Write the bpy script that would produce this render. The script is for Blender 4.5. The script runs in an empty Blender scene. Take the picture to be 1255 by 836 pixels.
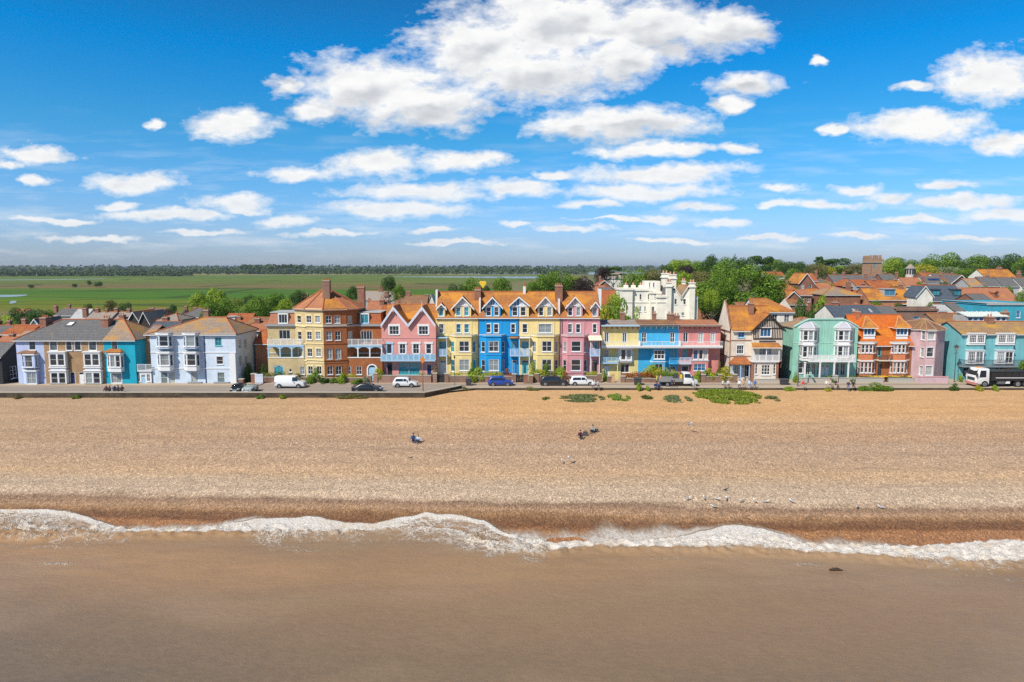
import bpy, bmesh, math, random
from mathutils import Vector, Matrix, noise
random.seed(7); rc = random.Random(5)
C = bpy.context.scene.collection
R = math.radians
sin, cos, PI = math.sin, math.cos, math.pi

# ------------------------------------------------------------------ survey
F = 837.0                    # focal length in photo pixels
HORIZON = 328.5
TH = math.atan((418 - HORIZON) / F)
CAMZ = 18.1
SEA = -3.5
ST, CT = math.sin(TH), math.cos(TH)

def ray(u, v):
    a, b = (u - 627.5) / F, (418 - v) / F
    return a, CT + b * ST, -ST + b * CT
def X(u, Y, v=430):
    r = ray(u, v); return r[0] / r[1] * Y
def Z(v, Y):
    r = ray(0, v); return CAMZ + r[2] / r[1] * Y
def G(u, v, z=0.0):
    r = ray(u, v); t = (z - CAMZ) / r[2]
    return Vector((r[0] * t, r[1] * t, z))
def sm(a, b, x):
    t = max(0.0, min(1.0, (x - a) / (b - a))); return t * t * (3 - 2 * t)
def lerp(a, b, t): return a + (b - a) * t
def table(tb, x):
    if x <= tb[0][0]: return tb[0][1]
    for (a, p), (b, q) in zip(tb, tb[1:]):
        if x <= b: return lerp(p, q, (x - a) / (b - a))
    return tb[-1][1]

def land(x, y):
    """height of the natural ground behind the sea front"""
    h = 9.0 * sm(-30, 60, x) * sm(128, 232, y) + 3.0 * sm(0, 120, x) * sm(230, 460, y)
    h *= 1 - sm(700, 1100, y)
    return h - 0.02 * sm(112, 130, y)

# ------------------------------------------------------------------ materials
MATS = {}
class NT:
    def __init__(s, m):
        s.m = m; m.use_nodes = True; s.t = m.node_tree; s.n = s.t.nodes; s.l = s.t.links
        s.b = s.n.get('Principled BSDF')
    def new(s, t, **k):
        n = s.n.new(t)
        for a, b in k.items(): setattr(n, a, b)
        return n
    def link(s, a, b): s.l.new(a, b)
    def noise(s, scale, detail=3, rough=.55, coord=None, dist=0):
        n = s.new('ShaderNodeTexNoise'); n.inputs['Scale'].default_value = scale
        n.inputs['Detail'].default_value = detail; n.inputs['Roughness'].default_value = rough
        n.inputs['Distortion'].default_value = dist
        if coord is not None: s.link(coord, n.inputs['Vector'])
        return n
    def ramp(s, fac, stops, interp='LINEAR'):
        r = s.new('ShaderNodeValToRGB'); r.color_ramp.interpolation = interp
        e = r.color_ramp.elements
        while len(e) < len(stops): e.new(0.5)
        for el, (p, c) in zip(e, stops):
            el.position = p; el.color = (*c, 1) if len(c) == 3 else c
        s.link(fac, r.inputs[0]); return r.outputs[0]
    def mix(s, fac, a, b, mode='MIX'):
        m = s.new('ShaderNodeMix', data_type='RGBA', blend_type=mode)
        for sock, val in ((m.inputs[0], fac), (m.inputs[6], a), (m.inputs[7], b)):
            if hasattr(val, 'links'): s.link(val, sock)
            elif isinstance(val, (int, float)): sock.default_value = val
            else: sock.default_value = (*val, 1)
        return m.outputs[2]
    def math(s, op, a, b=None, c=None, clamp=False):
        m = s.new('ShaderNodeMath', operation=op); m.use_clamp = clamp
        for i, val in enumerate((a, b, c)):
            if val is None: continue
            if hasattr(val, 'links'): s.link(val, m.inputs[i])
            else: m.inputs[i].default_value = val
        return m.outputs[0]
    def mapr(s, val, a, b, c, d):
        m = s.new('ShaderNodeMapRange'); s.link(val, m.inputs[0])
        for i, x in enumerate((a, b, c, d)): m.inputs[i + 1].default_value = x
        return m.outputs[0]
    def pos(s, scale=(1, 1, 1), loc=(0, 0, 0)):
        g = s.new('ShaderNodeNewGeometry'); mp = s.new('ShaderNodeMapping')
        mp.inputs['Scale'].default_value = scale; mp.inputs['Location'].default_value = loc
        s.link(g.outputs['Position'], mp.inputs[0]); return mp.outputs[0]
    def bump(s, h, strength, dist):
        b = s.new('ShaderNodeBump'); b.inputs['Strength'].default_value = strength
        b.inputs['Distance'].default_value = dist; s.link(h, b.inputs['Height'])
        s.link(b.outputs[0], s.b.inputs['Normal'])

def nm(name):
    m = bpy.data.materials.new(name); t = NT(m); return m, t
def plain(name, col, rough=.6, metal=0, spec=.5, coat=0):
    if name in MATS: return MATS[name]
    m, t = nm(name)
    n = t.noise(3.0, 4, coord=t.pos())
    c = t.mix(t.math('MULTIPLY', n.outputs[0], .35), col, tuple(x * .72 for x in col))
    t.link(c, t.b.inputs['Base Color'])
    t.b.inputs['Roughness'].default_value = rough; t.b.inputs['Metallic'].default_value = metal
    t.b.inputs['Specular IOR Level'].default_value = spec; t.b.inputs['Coat Weight'].default_value = coat
    MATS[name] = m; return m
def stucco(name, col, dirt=.35):
    """painted render: blotchy fading, rain streaks"""
    if name in MATS: return MATS[name]
    m, t = nm(name)
    n1 = t.noise(.7, 5, .6, t.pos()); n2 = t.noise(1.0, 4, .6, t.pos((2.6, 2.6, .28)))
    f = t.mapr(n1.outputs[0], .35, .7, 0, 1)
    c = t.mix(f, tuple(min(1, x * 1.07) for x in col), tuple(x * .86 for x in col))
    g = t.math('MULTIPLY', t.mapr(n2.outputs[0], .46, .74, 0, 1), dirt * 1.5)
    c = t.mix(g, c, tuple(x * .55 + .03 for x in col))
    t.link(c, t.b.inputs['Base Color']); t.b.inputs['Roughness'].default_value = .8
    t.b.inputs['Specular IOR Level'].default_value = .25
    nf = t.noise(25, 2, coord=t.pos()); t.bump(nf.outputs[0], .25, .01)
    MATS[name] = m; return m
def brick(name, a, b, mortar=(.42, .37, .3)):
    if name in MATS: return MATS[name]
    m, t = nm(name)
    g = t.new('ShaderNodeNewGeometry'); sp = t.new('ShaderNodeSeparateXYZ'); t.link(g.outputs['Position'], sp.inputs[0])
    cb = t.new('ShaderNodeCombineXYZ'); t.link(t.math('ADD', sp.outputs[0], sp.outputs[1]), cb.inputs[0]); t.link(sp.outputs[2], cb.inputs[1])
    br = t.new('ShaderNodeTexBrick'); t.link(cb.outputs[0], br.inputs['Vector'])
    br.inputs['Color1'].default_value = (*a, 1); br.inputs['Color2'].default_value = (*b, 1); br.inputs['Mortar'].default_value = (*mortar, 1)
    br.inputs['Scale'].default_value = 1; br.inputs['Brick Width'].default_value = .23; br.inputs['Row Height'].default_value = .085
    br.inputs['Mortar Size'].default_value = .008
    n = t.noise(.8, 5, .65, t.pos()); c = t.mix(t.mapr(n.outputs[0], .35, .75, 0, .55), br.outputs[0], tuple(x * .55 for x in a))
    t.link(c, t.b.inputs['Base Color']); t.b.inputs['Roughness'].default_value = .85; t.b.inputs['Specular IOR Level'].default_value = .2
    t.bump(br.outputs[1], -.3, .01)
    MATS[name] = m; return m
def roofing(name, a, b, lichen=None, amount=.5, row=.28, big=.35):
    """tiles or slates: courses, per-tile tone, lichen growth in patches"""
    if name in MATS: return MATS[name]
    m, t = nm(name)
    g = t.new('ShaderNodeNewGeometry'); sp = t.new('ShaderNodeSeparateXYZ'); t.link(g.outputs['Position'], sp.inputs[0])
    cb = t.new('ShaderNodeCombineXYZ'); t.link(t.math('ADD', sp.outputs[0], t.math('MULTIPLY', sp.outputs[1], .35)), cb.inputs[0]); t.link(t.math('MULTIPLY', sp.outputs[2], 1.3), cb.inputs[1])
    br = t.new('ShaderNodeTexBrick'); t.link(cb.outputs[0], br.inputs['Vector'])
    br.inputs['Color1'].default_value = (*a, 1); br.inputs['Color2'].default_value = (*b, 1)
    br.inputs['Mortar'].default_value = (*[x * .35 for x in a], 1)
    br.inputs['Scale'].default_value = 1; br.inputs['Brick Width'].default_value = row * .9; br.inputs['Row Height'].default_value = row
    br.inputs['Mortar Size'].default_value = .018; br.inputs['Bias'].default_value = -.1
    n = t.noise(big, 6, .65, t.pos((1, 1, 1.6))); n2 = t.noise(2.2, 5, .7, t.pos())
    c = t.mix(t.mapr(n2.outputs[0], .38, .72, 0, .7), br.outputs[0], tuple(x * .45 + .01 for x in b))
    if lichen:
        s = t.math('ADD', t.math('MULTIPLY', n.outputs[0], .7), t.math('MULTIPLY', n2.outputs[0], .3))
        f = t.mapr(s, .62 - amount * .35, .72 - amount * .3, 0, .92)
        c = t.mix(f, c, t.mix(n2.outputs[0], lichen, tuple(x * .75 for x in lichen)))
    t.link(c, t.b.inputs['Base Color']); t.b.inputs['Roughness'].default_value = .75; t.b.inputs['Specular IOR Level'].default_value = .3
    t.bump(br.outputs[1], -.4, .02)
    MATS[name] = m; return m
def glass(name, dark, light, share=.25):
    """window glass over a dim room; some rooms have pale blinds or curtains"""
    if name in MATS: return MATS[name]
    m, t = nm(name)
    oi = t.new('ShaderNodeObjectInfo')
    n = t.noise(1.6, 2, coord=t.pos((1, 1, .6)))
    s = t.math('ADD', oi.outputs['Random'], t.math('MULTIPLY', n.outputs[0], .35))
    c = t.ramp(s, [(0, dark), (max(.02, 1.0 - share - .05), tuple(x * 1.6 + .01 for x in dark)), (1.0 - share + .12, light), (1, light)])
    t.link(c, t.b.inputs['Base Color']); t.b.inputs['Roughness'].default_value = .06
    t.b.inputs['Specular IOR Level'].default_value = .8
    MATS[name] = m; return m

WHITE = plain('white_paint', (.78, .79, .8), .5); OFFW = plain('cream_paint', (.76, .7, .56), .55)
PBLUE = plain('pale_blue_paint', (.38, .6, .78), .5); TEALP = plain('teal_paint', (.12, .5, .55), .5)
BLACKP = plain('black_paint', (.02, .02, .022), .5); DARK = plain('dark_grey', (.05, .05, .055), .6)
STONE = plain('pale_stone', (.45, .42, .37), .8); CONC = plain('concrete', (.4, .36, .3), .85)
GREYP = plain('grey_paint', (.3, .33, .36), .5); TIMB = plain('dark_timber', (.03, .022, .02), .7)
CLAY = plain('clay', (.42, .13, .05), .8); NAVY = plain('navy_paint', (.015, .03, .13), .4)
METAL = plain('grey_metal', (.2, .21, .22), .4, .6); RUBBER = plain('rubber', (.02, .02, .02), .8)
YEL = plain('yellow_paint', (.85, .55, .04), .5); REDP = plain('red_paint', (.6, .05, .04), .5)
GLS = glass('window_glass', (.01, .014, .02), (.24, .28, .29), .18)
GLT = glass('teal_window_glass', (.01, .10, .13), (.05, .30, .36), .5)  # teal base colour, paler on a share of the panes
GLB = glass('blue_window_glass', (.01, .06, .14), (.05, .2, .33), .3)
GLL = glass('curtained_glass', (.1, .13, .13), (.42, .44, .42), .6)
BRICKR = brick('red_brick', (.34, .09, .025), (.43, .15, .045), (.34, .2, .12)); BRICKB = brick('brown_brick', (.34, .19, .085), (.42, .26, .12))
BRICKC = brick('chimney_brick', (.24, .075, .045), (.33, .13, .07)); BRICKY = brick('cream_brick', (.60, .46, .22), (.66, .52, .28))
BRICKD = brick('garden_brick', (.2, .09, .06), (.27, .14, .1))
TILEO = roofing('lichened_orange_tiles', (.40, .15, .05), (.5, .21, .06), (.62, .27, .035), .42)
TILER = roofing('red_clay_tiles', (.38, .10, .04), (.5, .155, .05), (.42, .2, .06), .35)
TILEB = roofing('brown_tiles', (.26, .13, .075), (.34, .18, .1), (.4, .22, .07), .3)
TILEP = roofing('salmon_tiles', (.44, .17, .09), (.5, .22, .12), (.5, .24, .08), .25)
TILEV = roofing('vivid_orange_tiles', (.62, .135, .02), (.7, .2, .03), (.68, .3, .02), .25)
SLATE = roofing('grey_slates', (.14, .14, .15), (.19, .185, .185), (.34, .22, .1), .12)
SLATEL = roofing('lichened_slates', (.30, .24, .2), (.4, .3, .23), (.55, .27, .04), .4, big=.25)
SLATEB = roofing('blue_slates', (.075, .1, .135), (.11, .14, .18))
PALER = roofing('weathered_pale_roof', (.33, .28, .25), (.42, .36, .31), (.4, .25, .15), .3)
LEAD = plain('lead_sheet', (.42, .43, .43), .6); SAND = plain('pale_paving', (.5, .42, .32), .9)
SKIN = plain('skin', (.55, .32, .22), .6)

# ------------------------------------------------------------------ objects
def tag(o, label=None, cat=None, group=None, kind=None):
    if label: o['label'] = label
    if cat: o['category'] = cat
    if group: o['group'] = group
    if kind or cat: o['kind'] = kind or 'thing'
    return o
def empty(name, loc, label, cat, group=None, rz=0):
    o = bpy.data.objects.new(name, None); C.objects.link(o); o.location = loc; o.rotation_euler = (0, 0, rz)
    o.empty_display_size = .5
    return tag(o, label, cat, group)

class MB:
    def __init__(s): s.v = []; s.f = []; s.m = []; s.mats = []
    def mi(s, mat):
        if mat not in s.mats: s.mats.append(mat)
        return s.mats.index(mat)
    def poly(s, pts, mat):
        i = len(s.v); s.v += [tuple(p) for p in pts]; s.f.append(tuple(range(i, i + len(pts)))); s.m.append(s.mi(mat))
    def box(s, x0, y0, z0, x1, y1, z1, mat):
        s.hexa([(x0, y0), (x1, y0), (x1, y1), (x0, y1)], z0, z1, mat)
    def hexa(s, foot, z0, z1, mat, top=None):
        """prism over a footprint; top may be a different outline"""
        n = len(foot); top = top or foot; i = len(s.v)
        s.v += [(p[0], p[1], z0) for p in foot] + [(p[0], p[1], z1) for p in top]
        k = s.mi(mat)
        s.f.append(tuple(range(i + n - 1, i - 1, -1))); s.f.append(tuple(range(i + n, i + 2 * n))); s.m += [k, k]
        for a in range(n):
            b = (a + 1) % n; s.f.append((i + a, i + b, i + n + b, i + n + a)); s.m.append(k)
    def tube(s, p, q, r, mat, n=8, r2=None):
        p, q = Vector(p), Vector(q); d = (q - p).normalized(); a = d.orthogonal().normalized(); b = d.cross(a)
        r2 = r if r2 is None else r2; i = len(s.v)
        for c, rr in ((p, r), (q, r2)):
            for k in range(n):
                t = 2 * PI * k / n; s.v.append(tuple(c + (a * cos(t) + b * sin(t)) * rr))
        k = s.mi(mat)
        for a_ in range(n):
            b_ = (a_ + 1) % n; s.f.append((i + a_, i + b_, i + n + b_, i + n + a_)); s.m.append(k)
        s.f.append(tuple(range(i + n - 1, i - 1, -1))); s.f.append(tuple(range(i + n, i + 2 * n))); s.m += [k, k]
    def slab(s, polys, t, mat, under=None):
        """sloping sheets given as polygons sharing points, made t thick"""
        cnt = {}
        for P in polys:
            s.poly(P, mat); s.poly([(a[0], a[1], a[2] - t) for a in reversed(P)], under or mat)
            for a, b in zip(P, P[1:] + P[:1]):
                key = frozenset((tuple(round(c, 3) for c in a), tuple(round(c, 3) for c in b)))
                cnt.setdefault(key, []).append((a, b))
        for e in cnt.values():
            if len(e) == 1:
                a, b = e[0]; s.poly([b, a, (a[0], a[1], a[2] - t), (b[0], b[1], b[2] - t)], under or mat)
    def build(s, name, parent=None, org=None, smooth=False, **tg):
        me = bpy.data.meshes.new(name)
        if org is None: org = parent['_o'] if parent is not None and '_o' in parent else (0, 0, 0)
        me.from_pydata([(a - org[0], b - org[1], c - org[2]) for a, b, c in s.v], [], s.f)
        for m in s.mats: me.materials.append(m)
        me.polygons.foreach_set('material_index', s.m)
        if smooth: me.polygons.foreach_set('use_smooth', [True] * len(s.f))
        o = bpy.data.objects.new(name, me); C.objects.link(o)
        if parent is not None:
            o.parent = parent
            o['_o'] = list(org)
        if tg: tag(o, **tg)
        return o
def free(mb, name, base, label, cat, group=None, kind=None, smooth=False):
    """a top-level thing that is one mesh, origin at its base"""
    o = mb.build(name, None, base, smooth); o.location = base
    return tag(o, label, cat, group, kind)
def copy_tree(o, parent=None):
    c = o.copy(); C.objects.link(c)
    if parent is not None: c.parent = parent
    for ch in list(o.children): copy_tree(ch, c)
    return c

class Plane:
    def __init__(s, p0, p1):
        s.p = Vector(p0[:2]); d = Vector(p1[:2]) - s.p; s.L = d.length; s.h = d / s.L; s.n = Vector((-s.h.y, s.h.x))
    def pt(s, a, z, d=0):
        q = s.p + s.h * a + s.n * d; return (q.x, q.y, z)
    def U(s, u):
        r = ray(u, 430); dx, dy = r[0], r[1]
        # p + h a = t (dx,dy)
        det = s.h.x * -dy + dx * s.h.y
        return (-s.p.x * -dy - dx * s.p.y) / det
    def Y(s, a): return (s.p + s.h * a).y
    def box(s, mb, a0, a1, z0, z1, d0, d1, mat):
        mb.hexa([s.pt(a0, 0, d0)[:2], s.pt(a1, 0, d0)[:2], s.pt(a1, 0, d1)[:2], s.pt(a0, 0, d1)[:2]], z0, z1, mat)

def clip(poly, px, pz, nx, nz):
    out = []
    for (a, b) in zip(poly, poly[1:] + poly[:1]):
        da = (a[0] - px) * nx + (a[1] - pz) * nz; db = (b[0] - px) * nx + (b[1] - pz) * nz
        if da >= -1e-9: out.append(a)
        if (da > 1e-9 and db < -1e-9) or (da < -1e-9 and db > 1e-9):
            t = da / (da - db); out.append((lerp(a[0], b[0], t), lerp(a[1], b[1], t)))
    return out

class Wall(Plane):
    """a flat wall with real openings, windows set into them"""
    def __init__(s, B, p0, p1, mat, reveal=.14):
        super().__init__(p0, p1); s.B = B; s.mat = mat; s.holes = []; s.rv = reveal
    def rect(s, u0, v0, u1, v1):
        a0, a1 = s.U(u0), s.U(u1); y = s.Y((a0 + a1) / 2)
        return a0, Z(v1, y), a1, Z(v0, y)
    def fill(s, outline=None, z0=None, z1=None):
        """outline: convex list of (s,z)"""
        mb = s.B.mb
        P = outline or [(0, z0), (s.L, z0), (s.L, z1), (0, z1)]
        area = sum(a[0] * b[1] - b[0] * a[1] for a, b in zip(P, P[1:] + P[:1]))
        if area < 0: P = P[::-1]
        xs = sorted({min(p[0] for p in P), max(p[0] for p in P), *[h[0] for h in s.holes], *[h[2] for h in s.holes]})
        zs = sorted({min(p[1] for p in P), max(p[1] for p in P), *[h[1] for h in s.holes], *[h[3] for h in s.holes]})
        for x0, x1 in zip(xs, xs[1:]):
            for q0, q1 in zip(zs, zs[1:]):
                if x1 - x0 < 1e-5 or q1 - q0 < 1e-5: continue
                cx, cz = (x0 + x1) / 2, (q0 + q1) / 2
                if any(h[0] < cx < h[2] and h[1] < cz < h[3] for h in s.holes): continue
                c = [(x0, q0), (x1, q0), (x1, q1), (x0, q1)]
                for a, b in zip(P, P[1:] + P[:1]):
                    c = clip(c, a[0], a[1], -(b[1] - a[1]), b[0] - a[0])
                    if len(c) < 3: break
                if len(c) >= 3: mb.poly([s.pt(a, z) for a, z in c], s.mat)
        for x0, q0, x1, q1 in s.holes:
            for a, b in (((x0, q0), (x1, q0)), ((x1, q0), (x1, q1)), ((x1, q1), (x0, q1)), ((x0, q1), (x0, q0))):
                mb.poly([s.pt(*a), s.pt(*b), s.pt(b[0], b[1], s.rv), s.pt(a[0], a[1], s.rv)], s.mat)
    def win(s, u0, v0, u1, v1, nx=1, nz=2, fr=WHITE, gl=None, sill=True, sur=0, surm=None, hood=0, rect=None, fw=.06, arch=False):
        a0, z0, a1, z1 = rect or s.rect(u0, v0, u1, v1)
        if a1 - a0 < .18: return
        s.holes.append((a0, z0, a1, z1)); gl = gl or GLS
        mb = MB(); f = min(fw, (a1 - a0) * .16)
        for b in ((a0, a0 + f, z0, z1), (a1 - f, a1, z0, z1), (a0 + f, a1 - f, z0, z0 + f), (a0 + f, a1 - f, z1 - f, z1)):
            s.box(mb, *b, .03, s.rv - .012, fr)
        bw = f * .38
        for i in range(1, nx):
            c = lerp(a0, a1, i / nx); s.box(mb, c - bw, c + bw, z0 + f, z1 - f, .05, s.rv - .012, fr)
        for i in range(1, nz):
            c = lerp(z0, z1, i / nz)
            for j in range(nx):
                l = lerp(a0, a1, j / nx) + (bw if j else f); r_ = lerp(a0, a1, (j + 1) / nx) - (bw if j < nx - 1 else f)
                s.box(mb, l, r_, c - bw * .8, c + bw * .8, .06, s.rv - .012, fr)
        if arch:
            h = (a1 - a0) * .22
            for k in range(4):
                t0, t1 = a0 + f + (a1 - a0 - 2 * f) * k / 8, a0 + f + (a1 - a0 - 2 * f) * (k + 1) / 8
                hh = h * (1 - (k + .5) / 4) ** 2
                s.box(mb, t0, t1, z1 - f - hh, z1 - f, .04, s.rv - .014, fr)
                m0, m1 = a0 + a1 - t1, a0 + a1 - t0
                s.box(mb, m0, m1, z1 - f - hh, z1 - f, .04, s.rv - .014, fr)
        if sill: s.box(mb, a0 - .07, a1 + .07, z0 - .11, z0 - .003, -.1, .05, fr)
        if sur:
            sm_ = surm or fr
            s.box(mb, a0 - sur, a0 - .003, z0, z1, -.035, .02, sm_); s.box(mb, a1 + .003, a1 + sur, z0, z1, -.035, .02, sm_)
            s.box(mb, a0 - sur - hood, a1 + sur + hood, z1 + .003, z1 + sur * 1.5, -.05 - hood * .5, .02, sm_)
        o = mb.build('window', s.B.root)
        p = MB(); p.poly([s.pt(a0 + .01, z0 + .01, s.rv - .03), s.pt(a1 - .01, z0 + .01, s.rv - .03), s.pt(a1 - .01, z1 - .01, s.rv - .03), s.pt(a0 + .01, z1 - .01, s.rv - .03)], gl)
        p.build('pane', o); return o
    def door(s, u0, v0, u1, v1, col=WHITE, fr=WHITE, glazed=True, rect=None, hood=False):
        a0, z0, a1, z1 = rect or s.rect(u0, v0, u1, v1)
        s.holes.append((a0, z0, a1, z1)); mb = MB(); f = .07
        for b in ((a0, a0 + f, z0, z1), (a1 - f, a1, z0, z1), (a0 + f, a1 - f, z1 - f, z1)): s.box(mb, *b, .02, s.rv - .01, fr)
        zt = z1 - f - (.28 if glazed else 0)
        s.box(mb, a0 + f, a1 - f, z0, zt - .03, .07, s.rv - .02, col)
        for i, (q0, q1) in enumerate(((.08, .45), (.55, .93))):
            for j in (0, 1):
                l = lerp(a0 + f, a1 - f, .12 + .42 * j); s.box(mb, l, l + (a1 - a0 - 2 * f) * .33, lerp(z0, zt, q0), lerp(z0, zt, q1), .055, .068, col)
        if hood: s.box(mb, a0 - .15, a1 + .15, z1 + .05, z1 + .17, -.45, .02, fr)
        o = mb.build('door', s.B.root)
        if glazed:
            p = MB(); s.box(p, a0 + f, a1 - f, zt, z1 - f, .09, .1, GLS); p.build('transom_pane', o)
        k = MB(); s.box(k, a1 - f - .12, a1 - f - .07, z0 + 1.0, z0 + 1.12, .03, .054, METAL); k.build('handle', o)
        return o
    def band(s, mb, v=None, h=.12, proud=.06, mat=WHITE, z=None, a0=None, a1=None):
        z = Z(v, s.Y(s.L / 2)) if z is None else z
        s.box(mb, -proud * .2 if a0 is None else a0, s.L + proud * .2 if a1 is None else a1, z, z + h, -proud, .01, mat)

class Bld:
    def __init__(s, name, label, x, y, cat='house', group=None, z=0):
        s.root = empty(name, (x, y, z), label, cat, group); s.root['_o'] = [x, y, z]
        s.mb = MB(); s.tr = MB(); s.fr = None
    def wall(s, p0, p1, mat): return Wall(s, p0, p1, mat)
    def done(s, trim='trim'):
        w = s.mb.build('wall', s.root) if s.mb.f else None
        if s.tr.f: s.tr.build(trim, s.root)
        return w
    def shell(s, x0, x1, y0, y1, z0, z1, mat, gable=None, left=True, right=True, back=True, dy=0.0):
        """sides and back of a body whose front wall is separate; gable = apex height of the end walls"""
        ym = (y0 + y1) / 2
        for on, x in ((left, x0), (right, x1)):
            if on is None: continue
            P = [(x, y0, z0), (x, y1, z0), (x, y1, z1)] + ([(x, ym, gable)] if gable else []) + [(x, y0, z1)]
            s.mb.poly(P, mat)
        if back: s.mb.poly([(x0, y1, z0), (x1, y1, z0), (x1, y1, z1), (x0, y1, z1)], mat)
    def roof_x(s, x0, x1, y0, y1, ze, zr, mat, oh=.3, hl=0, hr=0, gl=.1, gr=.1, ridge=None, fin=CLAY, name='roof'):
        """ridge along x; hl/hr = hip run in m at each end (0 = gable end)"""
        ym = (y0 + y1) / 2; sl = (zr - ze) / (ym - y0)
        a, b, z = y0 - oh, y1 + oh, ze - oh * sl
        L, Q = (x0 - oh if hl else x0 - gl), (x1 + oh if hr else x1 + gr)
        rl, rr = (x0 + hl if hl else L), (x1 - hr if hr else Q)
        A, Bb, Cc, D = (L, a, z), (Q, a, z), (Q, b, z), (L, b, z); E, Ff = (rl, ym, zr), (rr, ym, zr)
        if rr - rl < .05:
            E = Ff = ((rl + rr) / 2, ym, zr); ps = [[A, Bb, E], [Cc, D, E]]
        else: ps = [[A, Bb, Ff, E], [Cc, D, E, Ff]]
        if hl: ps.append([D, A, E])
        if hr: ps.append([Bb, Cc, Ff])
        mb = MB(); mb.slab(ps, .13, mat, DARK)
        lines = [(E, Ff)] if rr - rl > .05 else []
        if hl: lines += [(A, E), (D, E)]
        if hr: lines += [(Bb, Ff), (Cc, Ff)]
        for p, q in lines:
            mb.tube((p[0], p[1], p[2] + .02), (q[0], q[1], q[2] + .02), .11, fin, 6)
        mb.box(L + .02, a - .11, z - .17, Q - .02, a - .005, z - .06, WHITE if fin is CLAY else DARK)   # gutter
        s.roofo = mb.build(name, s.root); return s.roofo
    def roof_y(s, x0, x1, y0, y1, ze, zr, mat, oh=.25, fo=.3, bargem=WHITE, bw=.28, name='roof', back=0, xm=None):
        """ridge along y, gable to the front"""
        xm = (x0 + x1) / 2 if xm is None else xm
        sl0, sl1 = (zr - ze) / (xm - x0), (zr - ze) / (x1 - xm)
        a, b = y0 - fo, y1 + back
        P = [(x0 - oh, ze - oh * sl0), (xm, zr), (x1 + oh, ze - oh * sl1)]
        mb = MB()
        mb.slab([[(P[0][0], a, P[0][1]), (xm, a, zr), (xm, b, zr), (P[0][0], b, P[0][1])], [(xm, a, zr), (P[2][0], a, P[2][1]), (P[2][0], b, P[2][1]), (xm, b, zr)]], .12, mat, DARK)
        mb.tube((xm, a + .1, zr + .02), (xm, b, zr + .02), .1, CLAY, 6)
        s.roofo = mb.build(name, s.root)
        if bargem is not None:
            g = MB()
            for (p, q) in ((P[0], P[1]), (P[1], P[2])):
                for d, (y_0, y_1) in ((0, (a - .06, a - .004)),):
                    pts = [(p[0], p[1] + .04), (q[0], q[1] + .04), (q[0], q[1] - bw), (p[0], p[1] - bw)]
                    f_ = [(c[0], y_0, c[1]) for c in pts]; k_ = [(c[0], y_1, c[1]) for c in pts]
                    g.poly(f_, bargem); g.poly(k_[::-1], bargem)
                    for i in range(4): g.poly([f_[i], f_[(i + 1) % 4], k_[(i + 1) % 4], k_[i]], bargem)
            g.build('bargeboard', s.roofo)
        return s.roofo
    def chimney(s, x, y, z0, z1, w=.9, d=.6, mat=None, pots=3, roof=None):
        mat = mat or BRICKC; mb = MB()
        mb.box(x - w / 2, y - d / 2, z0, x + w / 2, y + d / 2, z1 - .25, mat)
        mb.box(x - w / 2 - .06, y - d / 2 - .06, z1 - .25, x + w / 2 + .06, y + d / 2 + .06, z1 - .1, mat)
        mb.box(x - w / 2 - .02, y - d / 2 - .02, z1 - .1, x + w / 2 + .02, y + d / 2 + .02, z1, CONC)
        for i in range(pots):
            px = x - w / 2 + w * (i + .5) / pots
            mb.tube((px, y, z1), (px, y, z1 + .38), .11, CLAY, 8, .09)
        if rc.random() < .35:
            hx = x + w * .3; mb.tube((hx, y, z1), (hx, y, z1 + 1.5), .02, METAL, 5)
            for q in (1.1, 1.3, 1.48): mb.tube((hx - .35, y, z1 + q), (hx + .35, y + .1, z1 + q), .012, METAL, 4)
        mb.build('chimney', roof or s.roofo)
    def chim_px(s, u, vt, Y, vb, wpx=7, **k):
        s.chimney(X(u, Y), Y, Z(vb, Y) - 1.2, Z(vt, Y) - .3, w=wpx / F * Y * 1.01, **k)

def railing(mb, pl, a0, a1, z0, z1, d, mat, step=.16, ret=True, solid=False, slab=True, wt=.035, slabm=None, dback=0):
    """balcony front along a wall plane at distance d in front of it, with returns to the wall"""
    slabm = slabm or mat
    if slab: pl.box(mb, a0, a1, z0 - .16, z0, -d, dback - .004, slabm)
    if solid: pl.box(mb, a0, a1, z0 + .003, z1 - .06, -d, -d + .05, mat)
    pl.box(mb, a0, a1, z1 - .06, z1, -d - .01, -d + .06, mat)
    pl.box(mb, a0, a1, z0 + .06, z0 + .1, -d + .012, -d + .045, mat) if not solid else None
    n = max(1, int((a1 - a0) / (step if not solid else .9)))
    for i in range(n + 1):
        a = lerp(a0 + wt, a1 - wt, i / n); big = (i % 8 == 0)
        w = wt * (1.3 if big else .55)
        pl.box(mb, a - w, a + w, z0 + .002, z1 - .062, -d + .005 - (.02 if solid else 0), -d + .048, mat)
    if ret and d > .3:
        for a in (a0, a1 - .05):
            pl.box(mb, a, a + .05, z1 - .06, z1 - .003, -d + .065, dback - .01, mat)
            k = max(1, int(d / step))
            for i in range(1, k): pl.box(mb, a + .01, a + .03, z0 + .002, z1 - .065, -d + d * i / k, -d + d * i / k + .03, mat)
# ------------------------------------------------------------------ sky, sun, camera
SUN_E, SUN_A = R(47), R(44)            # elevation; angle left of the line of sight, behind the camera
S_DIR = Vector((-cos(SUN_E) * sin(SUN_A), -cos(SUN_E) * cos(SUN_A), sin(SUN_E)))   # towards the sun

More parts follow.
